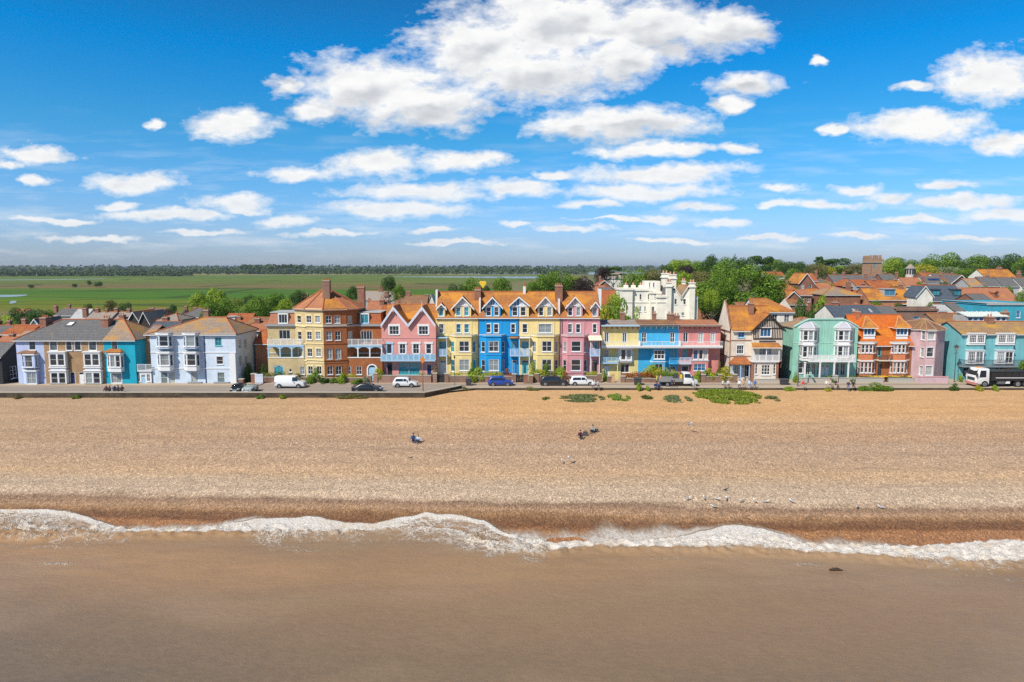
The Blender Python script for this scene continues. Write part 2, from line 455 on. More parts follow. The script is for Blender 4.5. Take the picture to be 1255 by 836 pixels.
CLOUDS = [  # azimuth/elevation of each cumulus, given as photo (x, y, half width, half height)
 (455,108,98,42),(525,128,90,32),(585,62,80,58),(680,34,120,58),(790,36,110,42),(885,34,62,28),(650,90,120,42),(760,76,62,30),
 (765,149,108,23),(700,158,56,14),(920,103,54,16),(890,124,30,10),(290,152,52,23),(383,137,38,14),(345,101,24,9),
 (1215,95,70,34),(1125,156,92,20),(1022,160,15,9),(1232,177,44,13),(465,198,64,22),(370,210,56,10),(572,196,52,16),
 (165,221,72,14),(40,190,46,12),(8,203,18,7),(42,221,26,7),(285,247,60,12),(152,251,34,6),(200,263,95,7),(345,271,36,8),
 (515,235,95,14),(485,259,90,12),(635,230,48,12),(810,212,120,13),(790,234,100,12),(800,183,90,10),(900,180,30,9),(680,213,28,7),
 (1050,228,32,8),(1095,241,36,9),(1005,250,56,7),(1180,246,76,10),(1235,262,70,8),(950,253,28,5),(810,267,28,6),(630,277,28,4),
 (535,284,34,4),(890,276,40,5),(1115,270,60,5),(1055,291,40,4),(198,147,16,7),(1005,75,8,6),(1120,107,26,6),(300,255,50,5),(720,250,40,6),(860,255,40,6),(960,232,30,6),(1160,222,40,6),(700,282,50,4),(250,283,60,4),(120,292,70,4),(560,297,60,3),(820,294,60,3),(940,292,50,3),(760,270,60,3),(400,285,60,3),(60,270,60,4),(1200,290,60,4)]

def make_world():
    w = bpy.data.worlds.new("World"); bpy.context.scene.world = w; w.use_nodes = True
    w.cycles.sampling_method = 'MANUAL'; w.cycles.sample_map_resolution = 512
    t = NT.__new__(NT); t.t = w.node_tree; t.n = t.t.nodes; t.l = t.t.links; t.m = w
    bg = t.n['Background']
    sky = t.new('ShaderNodeTexSky', sky_type='NISHITA'); sky.sun_disc = False
    sky.sun_elevation = SUN_E
    sky.sun_rotation = math.atan2(S_DIR.x, S_DIR.y)
    sky.altitude = 20; sky.air_density = 1.0; sky.dust_density = .6; sky.ozone_density = 2.2
    hs = t.new('ShaderNodeHueSaturation'); hs.inputs['Saturation'].default_value = 1.2
    t.link(sky.outputs[0], hs.inputs['Color'])
    tc = t.new('ShaderNodeTexCoord'); sp = t.new('ShaderNodeSeparateXYZ'); t.link(tc.outputs['Generated'], sp.inputs[0])
    gain = t.ramp(sp.outputs[2], [(0, (.93, 1.14, 1.85)), (.04, (.86, 1.15, 1.88)), (.18, (.36, 1.24, 1.62)), (.28, (.02, 1.2, 1.78)), (.42, (.25, .8, 1.05)), (.7, (.55, .62, .65))])
    skyc = t.mix(1.0, hs.outputs[0], gain, 'MULTIPLY')
    ya = t.math('MAXIMUM', sp.outputs[1], .05)
    px = t.math('DIVIDE', sp.outputs[0], ya); pz = t.math('DIVIDE', sp.outputs[2], ya)
    cb = t.new('ShaderNodeCombineXYZ'); t.link(px, cb.inputs[0]); t.link(pz, cb.inputs[1])
    mp = t.new('ShaderNodeMapping'); mp.inputs['Scale'].default_value = (1, 1.9, 1); t.link(cb.outputs[0], mp.inputs[0])
    nw = t.noise(9, 4, .6, mp.outputs[0])
    wv = t.new('ShaderNodeVectorMath', operation='SUBTRACT'); t.link(nw.outputs['Color'], wv.inputs[0]); wv.inputs[1].default_value = (.5, .5, .5)
    ws = t.new('ShaderNodeVectorMath', operation='MULTIPLY_ADD'); t.link(wv.outputs[0], ws.inputs[0]); ws.inputs[1].default_value = (.11, .042, 0); t.link(cb.outputs[0], ws.inputs[2])
    acc = None; low = []
    for (cx, cy, rx, ry) in CLOUDS:
        r = ray(cx, cy); q = (r[0] / r[1], r[2] / r[1]); sx, sz = F / rx, F / ry
        v = t.new('ShaderNodeVectorMath', operation='MULTIPLY_ADD'); t.link(ws.outputs[0], v.inputs[0])
        v.inputs[1].default_value = (sx, sz, 0); v.inputs[2].default_value = (-q[0] * sx, -q[1] * sz, 0)
        ln = t.new('ShaderNodeVectorMath', operation='LENGTH'); t.link(v.outputs[0], ln.inputs[0])
        # distance from a raised centre, for shade painted on big cloud undersides
        if len(low) < 11 or len(CLOUDS) < 0:
            v2 = t.new('ShaderNodeVectorMath', operation='MULTIPLY_ADD'); t.link(ws.outputs[0], v2.inputs[0]); v2.inputs[1].default_value = (sx, sz, 0); v2.inputs[2].default_value = (-q[0] * sx + .12, -q[1] * sz - .38, 0)
            l2 = t.new('ShaderNodeVectorMath', operation='LENGTH'); t.link(v2.outputs[0], l2.inputs[0]); low.append(l2.outputs['Value'] if not low else t.math('SMOOTH_MIN', low[-1], l2.outputs['Value'], .25))
        acc = ln.outputs['Value'] if acc is None else t.math('SMOOTH_MIN', acc, ln.outputs['Value'], .25)
    mask = t.math('SUBTRACT', 1.12, acc)
    n1 = t.noise(22, 7, .62, mp.outputs[0])
    off = t.new('ShaderNodeVectorMath', operation='ADD'); t.link(mp.outputs[0], off.inputs[0]); off.inputs[1].default_value = (-.009, .016, 0)
    n2 = t.noise(22, 7, .62, off.outputs[0]); s1 = t.noise(15, 4, .5, mp.outputs[0]); s2 = t.noise(15, 4, .5, off.outputs[0])
    nb = t.noise(9, 4, .5, mp.outputs[0])
    d = t.math('ADD', t.math('MULTIPLY', mask, 1.15), t.math('MULTIPLY', t.math('SUBTRACT', n1.outputs[0], .5), 1.75)); nf = t.noise(70, 4, .6, mp.outputs[0]); d = t.math('ADD', d, t.math('MULTIPLY', t.math('SUBTRACT', nf.outputs[0], .5), .5))
    alpha = t.mapr(d, .0, .72, 0, 1)
    alpha = t.math('MULTIPLY', alpha, t.mapr(pz, .0, .15, .75, 1))
    # thin high haze streaks low over the horizon
    m3 = t.new('ShaderNodeMapping'); m3.inputs['Scale'].default_value = (1.2, 9, 1); t.link(cb.outputs[0], m3.inputs[0])
    n3 = t.noise(5, 5, .6, m3.outputs[0])
    st = t.math('MULTIPLY', t.mapr(n3.outputs[0], .5, .75, 0, .5), t.mapr(pz, .24, .05, 0, 1))
    alpha = t.math('MAXIMUM', alpha, st)
    # behind the camera: a loose scatter of the same cumulus
    ab = t.math('MULTIPLY', t.mapr(t.noise(3.2, 6, .6, tc.outputs['Generated']).outputs[0], .56, .66, 0, .55), t.mapr(sp.outputs[1], .15, -.05, 0, 1))
    alpha = t.math('MAXIMUM', t.math('MULTIPLY', alpha, t.mapr(sp.outputs[1], .05, .2, 0, 1)), ab)
    alpha = t.math('MULTIPLY', alpha, t.mapr(sp.outputs[2], -.004, .03, 0, 1))
    lit = t.math('ADD', t.math('MULTIPLY', t.math('SUBTRACT', s1.outputs[0], s2.outputs[0]), 1.9), .62)
    df = t.math('SUBTRACT', low[-1], acc); base = t.math('MULTIPLY', t.mapr(df, .02, .34, 0, 1), t.mapr(df, .5, .8, 1, 0))
    thick = t.math('MULTIPLY', t.mapr(d, .55, 1.35, 0, 1), t.mapr(nb.outputs[0], .38, .62, .15, 1))
    sh = t.math('SUBTRACT', t.math('ADD', t.math('MULTIPLY', lit, .7), .52), t.math('ADD', t.math('MULTIPLY', thick, .24), t.math('MULTIPLY', base, .42)), clamp=True)
    cc = t.ramp(sh, [(0, (5.8, 6.2, 6.8)), (.4, (7.9, 8.2, 8.6)), (.75, (10.3, 10.4, 10.5)), (1, (11.4, 11.4, 11.3))])
    t.n[-1]
    out = t.mix(alpha, skyc, cc)
    # air light: the lowest degrees of sky are paler
    t.link(out, bg.inputs['Color']); bg.inputs['Strength'].default_value = .079
    return w
make_world()
sc = bpy.context.scene
sun = bpy.data.lights.new('sun', 'SUN'); sun.energy = 5.0; sun.angle = R(.53); sun.color = (1, .93, .82)
so = bpy.data.objects.new('sun', sun); C.objects.link(so); so.rotation_euler = S_DIR.to_track_quat('Z', 'Y').to_euler(); so.location = (-60, -60, 90)
cam = bpy.data.cameras.new('camera'); cam.lens = F / 1255 * 36; cam.sensor_width = 36; cam.clip_end = 40000; cam.clip_start = .5
co = bpy.data.objects.new('camera', cam); C.objects.link(co); co.location = (0, 0, CAMZ); co.rotation_euler = (PI / 2 - TH, 0, 0)
sc.camera = co
vs = sc.view_settings; sc.display_settings.display_device = 'sRGB'; vs.view_transform = 'Standard'; vs.look = 'None'; vs.exposure = .13; vs.gamma = 1
sc.cycles.use_denoising = False; sc.cycles.max_bounces = 5; sc.cycles.diffuse_bounces = 2; sc.cycles.glossy_bounces = 2; sc.cycles.transparent_max_bounces = 8
sc.cycles.caustics_reflective = False; sc.cycles.caustics_refractive = False; sc.cycles.use_adaptive_sampling = True; sc.cycles.adaptive_threshold = .01
sc.render.film_transparent = False

# ------------------------------------------------------------------ ground
def sheet(name, xs, ys, zf, mat, kind='structure', label=None, cat=None, yedge=None, smooth=True, attrs=()):
    vv = []
    for j, y in enumerate(ys):
        for x in xs:
            yy = yedge(x, y) if yedge else y
            vv.append((x, yy, zf(x, yy)))
    nx = len(xs)
    ff = [(j * nx + i, j * nx + i + 1, (j + 1) * nx + i + 1, (j + 1) * nx + i) for j in range(len(ys) - 1) for i in range(nx - 1)]
    me = bpy.data.meshes.new(name); me.from_pydata(vv, [], ff); me.materials.append(mat)
    me.polygons.foreach_set('use_smooth', [smooth] * len(ff))
    for an, fn in attrs:
        a = me.attributes.new(an, 'FLOAT', 'POINT'); a.data.foreach_set('value', [fn(v[0], v[1]) for v in vv])
    o = bpy.data.objects.new(name, me); C.objects.link(o); o['kind'] = kind
    if label: o['label'] = label
    if cat: o['category'] = cat
    return o
def steps(*seg):
    out = []
    for a, b, st in seg:
        n = max(1, round((b - a) / st)); out += [lerp(a, b, i / n) for i in range(n)]
    return out + [seg[-1][1]]

XA, XB = X(520, 96.5), X(566, 102)
def edge(x):
    return lerp(96.2, 102.3, max(0, min(1, (x - XA) / (XB - XA))))
BZ = [(38, -6.4), (46, -4.7), (50, -3.95), (52.5, -3.5), (55.5, -2.95), (58.0, -2.2), (59.5, -1.9), (62.5, -1.85), (75, -1.1), (90, -.5), (97, -.28), (110, -.26)]
def beachz(x, y):
    c = y + 1.1 * sin(x * .045 + .5) * sm(75, 60, y) + x * .012 * sm(80, 58, y)
    return table(BZ, c)
def beach_y(v):
    lo, hi = 40.0, 110.0
    for _ in range(40):
        m = (lo + hi) / 2
        if Z(v, m) > beachz(0, m): lo, hi = lo, hi; lo, hi = (m, hi)
        else: lo, hi = lo, m
    return (lo + hi) / 2

gm, t = nm('open_ground')
g = t.pos(); n0 = t.noise(1, 4, .55, t.pos((.0022, .006, 0))); n1 = t.noise(1, 5, .6, t.pos((.012, .03, 0))); n2 = t.noise(1, 4, .6, t.pos((.15, .3, 0)))
sp = t.new('ShaderNodeSeparateXYZ'); t.link(g, sp.inputs[0])
yd = t.math('MULTIPLY', sp.outputs[1], t.math('ADD', .72, t.math('MULTIPLY', n0.outputs[0], .56)))
off = t.math('DIVIDE', 15150 / 75.0, yd)      # 0 at the horizon, 1 at 200 m
band = t.ramp(off, [(.03, (.08, .12, .07)), (.075, (.09, .13, .04)), (.1, (.30, .26, .14)), (.12, (.10, .155, .03)), (.2, (.12, .17, .03)), (.27, (.13, .13, .04)),
   (.31, (.17, .12, .06)), (.35, (.06, .14, .012)), (.48, (.065, .16, .012)), (.56, (.12, .17, .01)), (.64, (.15, .17, .014)), (.7, (.17, .16, .03)), (.76, (.21, .16, .08)), (.86, (.16, .14, .05)), (.93, (.10, .12, .03))])
c = t.mix(t.mapr(n1.outputs[0], .5, .72, 0, .45), band, (.19, .16, .03))
ve = t.new('ShaderNodeTexVoronoi', feature='DISTANCE_TO_EDGE'); ve.inputs['Scale'].default_value = 1; t.link(t.pos((.005, .011, 0)), ve.inputs['Vector']); c = t.mix(t.mapr(ve.outputs['Distance'], .012, .035, .75, 0), c, (.035, .06, .015)); vc = t.new('ShaderNodeTexVoronoi'); vc.inputs['Scale'].default_value = 1; t.link(t.pos((.005, .011, 0)), vc.inputs['Vector']); c = t.mix(.35, c, t.mix(1.0, c, t.ramp(vc.outputs['Color'], [(0, (.6, .8, .5)), (.5, (1.1, 1.1, .8)), (1, (1.6, 1.3, 1.3))]), 'MULTIPLY'))
c = t.mix(t.mapr(n2.outputs[0], .45, .8, 0, .5), c, (.07, .11, .03))
hillc = t.mix(n2.outputs[0], (.09, .13, .04), (.22, .18, .11))
c = t.mix(t.math('MULTIPLY', t.mapr(sp.outputs[2], .4, 1.6, 0, 1), t.mapr(sp.outputs[1], 900, 500, 0, 1)), c, hillc)
town = t.mix(t.mapr(n2.outputs[0], .4, .6, 0, 1), (.28, .23, .17), (.12, .15, .05))
c = t.mix(t.mapr(sp.outputs[1], 150, 215, 1, 0), c, town)
t.link(c, t.b.inputs['Base Color']); t.b.inputs['Roughness'].default_value = .95; t.b.inputs['Specular IOR Level'].default_value = .1
xs = [-14000, -7000, -3500, -1800, -1000, -600, -380] + steps((-260, -150, 22), (-150, 170, 5), (170, 320, 20)) + [420, 640, 1000, 1800, 3500, 7000, 14000]
ys = steps((96, 104, 4), (104, 240, 4), (240, 480, 12), (480, 1100, 60)) + [1400, 1800, 2400, 3200, 5000, 9000, 16000]
sheet('ground', xs, ys, lambda x, y: land(x, y) - (.03 if y < 130 else 0), gm, yedge=lambda x, y: max(y, edge(x)) if y < 104 else y)

# ------------------------------------------------------------------ beach
bm_, t = nm('shingle')
n0 = t.noise(1, 4, .6, t.pos((.03, .22, 0))); n1 = t.noise(1, 5, .65, t.pos((.35, .8, 0))); n2 = t.noise(4.5, 5, .7, t.pos())
vo = t.new('ShaderNodeTexVoronoi'); vo.inputs['Scale'].default_value = 10.0; t.link(t.pos((1, .75, 1)), vo.inputs['Vector'])
vo2 = t.new('ShaderNodeTexVoronoi'); vo2.inputs['Scale'].default_value = 4.5; t.link(t.pos((1, .75, 1)), vo2.inputs['Vector'])
at = t.new('ShaderNodeAttribute'); at.attribute_name = 'row'
wob = t.math('ADD', at.outputs['Fac'], t.math('MULTIPLY', t.math('SUBTRACT', n0.outputs[0], .5), .085))
wob = t.math('ADD', wob, t.math('MULTIPLY', t.math('SUBTRACT', n1.outputs[0], .5), .045))
# the zones of the beach follow its height: sand at the top, shingle banks, strand line, wet sand
def rowp(v): return (v - 470) / 200.0
band = t.ramp(wob, [(rowp(474), (.60, .375, .185)), (rowp(505), (.60, .36, .17)), (rowp(516), (.56, .36, .20)), (rowp(521), (.48, .315, .19)), (rowp(538), (.46, .30, .185)),
  (rowp(545), (.44, .31, .21)), (rowp(564), (.47, .325, .215)), (rowp(580), (.52, .36, .22)), (rowp(588), (.50, .37, .25)), (rowp(594), (.52, .40, .285)), (rowp(609), (.50, .385, .28)),
  (rowp(613), (.40, .29, .20)), (rowp(615.5), (.25, .165, .11)), (rowp(619), (.3, .19, .12)), (rowp(623), (.36, .23, .14)), (rowp(629), (.28, .16, .08)), (rowp(634), (.19, .10, .05)), (rowp(642), (.19, .09, .04)), (rowp(646), (.38, .19, .08)), (rowp(660), (.36, .18, .08))])
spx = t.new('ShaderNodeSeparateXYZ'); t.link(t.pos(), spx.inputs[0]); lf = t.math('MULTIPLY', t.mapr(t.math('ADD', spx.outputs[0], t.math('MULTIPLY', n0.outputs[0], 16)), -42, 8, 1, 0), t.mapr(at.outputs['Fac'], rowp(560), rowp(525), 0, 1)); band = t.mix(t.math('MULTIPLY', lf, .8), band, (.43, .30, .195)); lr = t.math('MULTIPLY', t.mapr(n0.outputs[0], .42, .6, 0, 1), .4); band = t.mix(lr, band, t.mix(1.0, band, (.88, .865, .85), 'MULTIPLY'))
stone = t.ramp(vo.outputs['Color'], [(0, (.38, .35, .33)), (.25, (.78, .75, .73)), (.55, (1.0, .98, .95)), (.8, (1.4, 1.36, 1.3)), (1, (2.1, 2.1, 2.15))])
fade = t.mapr(at.outputs['Fac'], rowp(478), rowp(535), .3, .95)
c = t.mix(fade, band, t.mix(1.0, band, stone, 'MULTIPLY'))
stone2 = t.ramp(vo2.outputs['Color'], [(0, (.84, .84, .86)), (1, (1.14, 1.13, 1.11))])
c = t.mix(t.mapr(at.outputs['Fac'], rowp(500), rowp(530), .15, .75), c, t.mix(1.0, c, stone2, 'MULTIPLY'))
c = t.mix(t.mapr(n2.outputs[0], .5, .78, 0, .45), c, t.mix(1.0, c, (.55, .5, .46), 'MULTIPLY'))
c = t.mix(t.mapr(n1.outputs[0], .46, .7, 0, .55), c, t.mix(1.0, c, (.72, .72, .76), 'MULTIPLY'))
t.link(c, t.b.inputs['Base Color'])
t.link(t.mapr(at.outputs['Fac'], rowp(630), rowp(645), .9, .4), t.b.inputs['Roughness']); t.b.inputs['Specular IOR Level'].default_value = .35
n4 = t.noise(1.3, 4, .6, t.pos()); h = t.math('ADD', t.math('ADD', t.math('MULTIPLY', vo.outputs['Distance'], .5), t.math('MULTIPLY', n2.outputs[0], 1.0)), t.math('MULTIPLY', n4.outputs[0], 1.6)); t.bump(h, .7, .14)
def rowattr(x, y):
    z = beachz(x, y); k = z - CAMZ
    c0 = y + 1.1 * sin(x * .045 + .5) * sm(75, 60, y) + x * .012 * sm(80, 58, y)
    z = table(BZ, c0)
    d = c0 * CT - (z - CAMZ) * ST; vv = 418 - F * (c0 * ST + (z - CAMZ) * CT) / d
    return rowp(vv)
def bz(x, y):
    z = beachz(x, y)
    z += (noise.noise(Vector((x * .12, y * .5, 0))) * .09 + noise.noise(Vector((x * .7, y * 1.1, 3))) * .05) * sm(97, 90, y)
    z += .05 * sin(y * 1.55 + 1.6 * sin(x * .05) + .5 * noise.noise(Vector((x * .2, y * .3, 8)))) * sm(95, 88, y) * sm(63, 68, y)
    z += .06 * math.exp(-((y - 61.2 + .8 * sin(x * .05)) / .5) ** 2) + .05 * math.exp(-((y - 64.5) / .6) ** 2)
    return z
xs = [-700, -400, -250, -170] + steps((-125, 125, .55)) + [170, 250, 400, 700]
ys = steps((36, 50, 1), (50, 66, .3), (66, 103.4, .6))
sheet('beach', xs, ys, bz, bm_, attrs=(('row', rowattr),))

# ------------------------------------------------------------------ sea with one breaking wave
UP = [(-60, 632), (0, 633.5), (43, 637), (100, 645), (150, 652), (170, 652.5), (240, 650), (300, 643), (360, 641), (420, 647), (452, 648), (515, 640), (557, 642.5), (592, 646), (617, 658), (645, 662), (680, 668), (733, 668), (755, 664), (785, 665), (830, 662), (897, 652.5), (932, 653), (965, 659), (990, 669), (1020, 672), (1067, 671), (1121, 672), (1168, 669), (1235, 665), (1320, 667)]
LO = [(-60, 659), (0, 658), (35, 660), (100, 655), (150, 656), (235, 656), (300, 657.5), (400, 656), (452, 654), (515, 652), (560, 655), (600, 668), (640, 672), (680, 677), (733, 674), (840, 675), (897, 676), (948, 678), (1000, 682), (1067, 687), (1150, 693), (1255, 694.5), (1320, 696)]
LACE = [(-60, .8), (60, .75), (150, .85), (200, .4), (280, .55), (330, .95), (430, .8), (480, .9), (560, 1.05), (650, 1.0), (700, .5), (760, .15), (880, .2), (960, .55), (1060, .4), (1120, .75), (1180, .7), (1255, .3), (1320, .3)]
VEIL = [(-60, .1), (110, .1), (150, .9), (280, .9), (320, .2), (590, .2), (640, .9), (860, 1.), (900, .5), (960, .8), (1080, .8), (1120, .3), (1320, .2)]
VH = [(-60, .3), (110, .3), (150, 1.4), (280, 1.2), (320, .4), (590, .5), (640, 2.2), (690, 3.6), (740, 3.8), (790, 3.2), (830, 2.8), (880, .9), (930, .5), (990, 1.6), (1080, 2.0), (1150, .8), (1320, .4)]
def uofx(x, y): return 627.5 + F * x / (y * CT - (SEA - CAMZ) * ST)
def gy(v): return G(0, v, SEA).y
def wave(x, y):
    wx = x + .6 * noise.noise(Vector((x * .5, y * .5, 1)))
    u = uofx(wx, 52); n = noise.noise(Vector((x * .9, 0, 9))) * .16 + noise.noise(Vector((x * .25, 0, 4))) * .3
    return gy(table(UP, u)) + n, gy(table(LO, u)) + n * .6, u
PATCH = [(1150, 738, 26, 1.5), (1085, 713, 45, .35), (1175, 710, 40, .7), (960, 692, 40, .5), (110, 690, 70, .5), (390, 676, 60, 1.5), (60, 670, 70, .8), (800, 684, 60, .3)]
HOL = [(-60, .45), (110, .42), (170, .1), (300, .12), (450, .12), (505, .45), (620, .5), (700, .1), (880, .12), (1000, 0)]
def foam(x, y):
    if y < 36 or y > 60: return 0
    a, b, u = wave(x, y); a = max(a, b + .25)
    t_ = (y - b) / (a - b)
    core = sm(-.15, .25, t_) * sm(1.06, .94, t_)
    thick = a - b
    hollow = sm(.9, 2.2, thick) * sm(0, .5, (a - y) - .35) * table(HOL, u)
    lace = table(LACE, u) * math.exp(-max(0, b - y) / (2.4 + 1.8 * table(LACE, u))) * (1 if y < b + .2 else 0)
    pt = sum(.42 * math.exp(-((u - pu) / ru) ** 2 - ((y - gy(pv)) / ry) ** 2) for pu, pv, ru, ry in PATCH) if y < b else 0
    return max(core - hollow, .62 * lace, pt)
def veil(x, y):
    if y < 36 or y > 60: return 0
    a, b, u = wave(x, y)
    return 1.25 * table(VEIL, u) * sm(-.1, .15, y - a) * sm(table(VH, u) * (1.1 + .8 * noise.noise(Vector((x * .45, 0, 2)))), .0, y - a)
def above(x, y):
    a, b, u = wave(x, y); return sm(-.05, .1, y - a)
def sea_z(x, y):
    z = SEA
    far = sm(60, 300, abs(x)) + sm(30, -150, y)
    if y > 8: z += (1 - min(1, far)) * (.05 * noise.noise(Vector((x * .10, y * .45, 0))) + .03 * noise.noise(Vector((x * .5, y * 1.2, 5))))
    if 36 < y < 60:
        a, b, u = wave(x, y); f = sm(-1.2, .2, y - b) * sm(.35, -.2, y - a)
        lump = noise.noise(Vector((x * 1.5, y * 2.0, 1))) + .5 * noise.noise(Vector((x * 4, y * 5, 7)))
        z += f * (.32 + .26 * lump)
        z = max(z, beachz(x, y) + .045 + .02 * f)
    return z
sm_, t = nm('silty_sea')
af = t.new('ShaderNodeAttribute'); af.attribute_name = 'foam'; av = t.new('ShaderNodeAttribute'); av.attribute_name = 'veil'; ab_ = t.new('ShaderNodeAttribute'); ab_.attribute_name = 'above'
p = t.pos((1, 1.35, 1)); nz = t.noise(1.1, 3, .6, p)
wv = t.new('ShaderNodeVectorMath', operation='MULTIPLY_ADD'); t.link(nz.outputs['Color'], wv.inputs[0]); wv.inputs[1].default_value = (1.5, 1.5, 0); t.link(p, wv.inputs[2])
vo = t.new('ShaderNodeTexVoronoi', feature='DISTANCE_TO_EDGE'); vo.inputs['Scale'].default_value = .95; t.link(wv.outputs[0], vo.inputs['Vector'])
vo2 = t.new('ShaderNodeTexVoronoi', feature='DISTANCE_TO_EDGE'); vo2.inputs['Scale'].default_value = 2.3; t.link(wv.outputs[0], vo2.inputs['Vector'])
l1 = t.mapr(vo.outputs['Distance'], 0, .12, 1, 0); l2 = t.mapr(vo2.outputs['Distance'], 0, .16, 1, 0)
patch = t.noise(.45, 4, .6, p); fine = t.noise(6, 5, .7, p)
lines = t.math('MULTIPLY', t.math('MAXIMUM', l1, t.math('MULTIPLY', l2, .85)), t.mapr(patch.outputs[0], .38, .6, 0, 1))
e = t.math('MULTIPLY', af.outputs['Fac'], t.math('ADD', t.math('ADD', .25, t.math('MULTIPLY', lines, 1.15)), t.math('MULTIPLY', fine.outputs[0], .75)))
e = t.math('ADD', e, t.math('MULTIPLY', t.math('MULTIPLY', af.outputs['Fac'], af.outputs['Fac']), .42))
fm = t.mapr(e, .42, .88, 0, 1)
stn = t.noise(1, 5, .65, t.pos((3.4, 1.3, 1), (0, 0, 0)))
vl = t.mapr(t.math('MULTIPLY', av.outputs['Fac'], t.math('ADD', stn.outputs[0], .3)), .28, .85, 0, .85)
fm = t.math('MAXIMUM', t.math('MULTIPLY', fm, t.math('SUBTRACT', 1, ab_.outputs['Fac'])), vl)
rip = t.noise(1, 7, .7, t.pos((1.8, 3.4, 1))); big = t.noise(1, 4, .5, t.pos((.02, .07, 1))); mid = t.noise(1, 5, .6, t.pos((.25, .9, 1)))
sp = t.new('ShaderNodeSeparateXYZ'); t.link(t.pos(), sp.inputs[0])
silt_sheen = t.mix(t.mapr(sp.outputs[1], 34, 50, 0, 1), (.19, .13, .085), (.4, .235, .115))
silt_sheen = t.mix(t.math('MULTIPLY', t.mapr(t.math('SUBTRACT', sp.outputs[1], t.math('MULTIPLY', sp.outputs[0], -.22)), 40, 28, 0, 1), .8), silt_sheen, (.115, .1, .075))
silt_sheen = t.mix(t.mapr(big.outputs[0], .38, .6, 0, .75), silt_sheen, (.22, .15, .09)); painted_sheen = t.noise(1, 3, .5, t.pos((.045, .11, 1), (7, 3, 0))); silt_sheen = t.mix(t.mapr(painted_sheen.outputs[0], .48, .66, 0, .5), silt_sheen, (.36, .25, .155))  # broad patches of water sheen painted into the silt colour
silt_sheen = t.mix(t.mapr(mid.outputs[0], .35, .75, 0, .35), silt_sheen, (.2, .13, .08))
silt_sheen = t.mix(t.mapr(rip.outputs[0], .4, .62, 0, .13), silt_sheen, (.42, .28, .17))
fcol = t.mix(t.mapr(fine.outputs[0], .3, .65, 0, 1), (.55, .46, .36), (.86, .85, .83)); fcol = t.mix(t.mapr(patch.outputs[0], .5, .68, 0, .5), fcol, (.62, .47, .31))
t.link(t.mix(fm, silt_sheen, fcol), t.b.inputs['Base Color'])
t.link(t.mapr(fm, 0, .5, .22, .9), t.b.inputs['Roughness']); t.b.inputs['IOR'].default_value = 1.33
h = t.math('ADD', t.math('MULTIPLY', rip.outputs[0], .5), t.math('MULTIPLY', fm, t.math('MULTIPLY', fine.outputs[0], 1.4))); t.bump(h, .8, .2)
tr = t.new('ShaderNodeBsdfTransparent'); mx = t.new('ShaderNodeMixShader')
al = t.math('SUBTRACT', 1, t.math('MULTIPLY', ab_.outputs['Fac'], t.math('SUBTRACT', 1, vl)))
t.link(al, mx.inputs[0]); t.link(tr.outputs[0], mx.inputs[1]); t.link(t.b.outputs[0], mx.inputs[2]); t.link(mx.outputs[0], t.n['Material Output'].inputs[0])
xs = [-9000, -3000, -1000, -400, -200, -110] + steps((-66, -44, .8), (-44, 44, .14), (44, 66, .8)) + [110, 200, 400, 1000, 3000, 9000]
ys = [-9000, -3000, -1000, -300, -100, -30] + steps((0, 30, 3), (30, 44, .6), (44, 47, .3), (47, 57.5, .13))
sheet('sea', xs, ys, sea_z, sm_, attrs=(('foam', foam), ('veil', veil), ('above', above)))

# ------------------------------------------------------------------ river Alde behind the marsh
rm, t = nm('river_water'); t.b.inputs['Base Color'].default_value = (.17, .16, .13, 1); t.b.inputs['Roughness'].default_value = .12; t.b.inputs['IOR'].default_value = 1.33
t.b.inputs['Specular IOR Level'].default_value = .5
n = t.noise(1, 3, .6, t.pos((.3, .3, 1))); t.bump(n.outputs[0], .15, .3)
def river(name, pts, z=.05):
    mb = MB(); L, Rr = [], []
    for (u, va, vb) in pts: L.append(G(u, va, z)); Rr.append(G(u, vb, z))
    for i in range(len(L) - 1): mb.poly([L[i], L[i + 1], Rr[i + 1], Rr[i]], rm)
    o = mb.build(name); o['kind'] = 'structure'; return o
river('river', [(470, 339.2, 339.0), (560, 340.2, 338.8), (640, 341.2, 338.8), (760, 341.4, 338.8), (860, 341.2, 338.8)])
river('river', [(560, 335.4, 335.0), (600, 336.3, 334.4), (700, 336.5, 333.8), (800, 336.4, 333.6), (900, 336.4, 333.6)])
river('creek', [(-20, 364.2, 361.5), (10, 364, 361.3), (25, 363.2, 361.2), (33, 362.0, 361)])
river('creek', [(12, 372.5, 369.5), (16, 371.8, 368.6), (20, 370.6, 368.8)])
river('creek', [(0, 343.4, 342.8), (40, 343.2, 342.6), (90, 342.8, 342.2), (130, 341.6, 341.2)])

# ------------------------------------------------------------------ road, promenade, sea wall
am, t = nm('asphalt'); n = t.noise(1, 5, .65, t.pos((.25, .9, 1))); n2 = t.noise(9, 3, .7, t.pos())
c = t.mix(t.mapr(n.outputs[0], .35, .7, 0, 1), (.27, .225, .19), (.36, .30, .25)); c = t.mix(t.math('MULTIPLY', n2.outputs[0], .5), c, (.17, .15, .135))
t.link(c, t.b.inputs['Base Color']); t.b.inputs['Roughness'].default_value = .9
pm, t = nm('promenade_paving'); n = t.noise(1, 5, .65, t.pos((.4, 1.2, 1)))
c = t.mix(n.outputs[0], (.46, .36, .26), (.36, .29, .22)); t.link(c, t.b.inputs['Base Color']); t.b.inputs['Roughness'].default_value = .9
xs = steps((-170, XA, 4), (XA, XB, .6), (XB, 175, 4))
sheet('road', xs, [0, .5, 1], lambda x, y: .004, am, yedge=lambda x, j: lerp(edge(x) + (2.2 if x > XB else 1.2), 106.2, j))
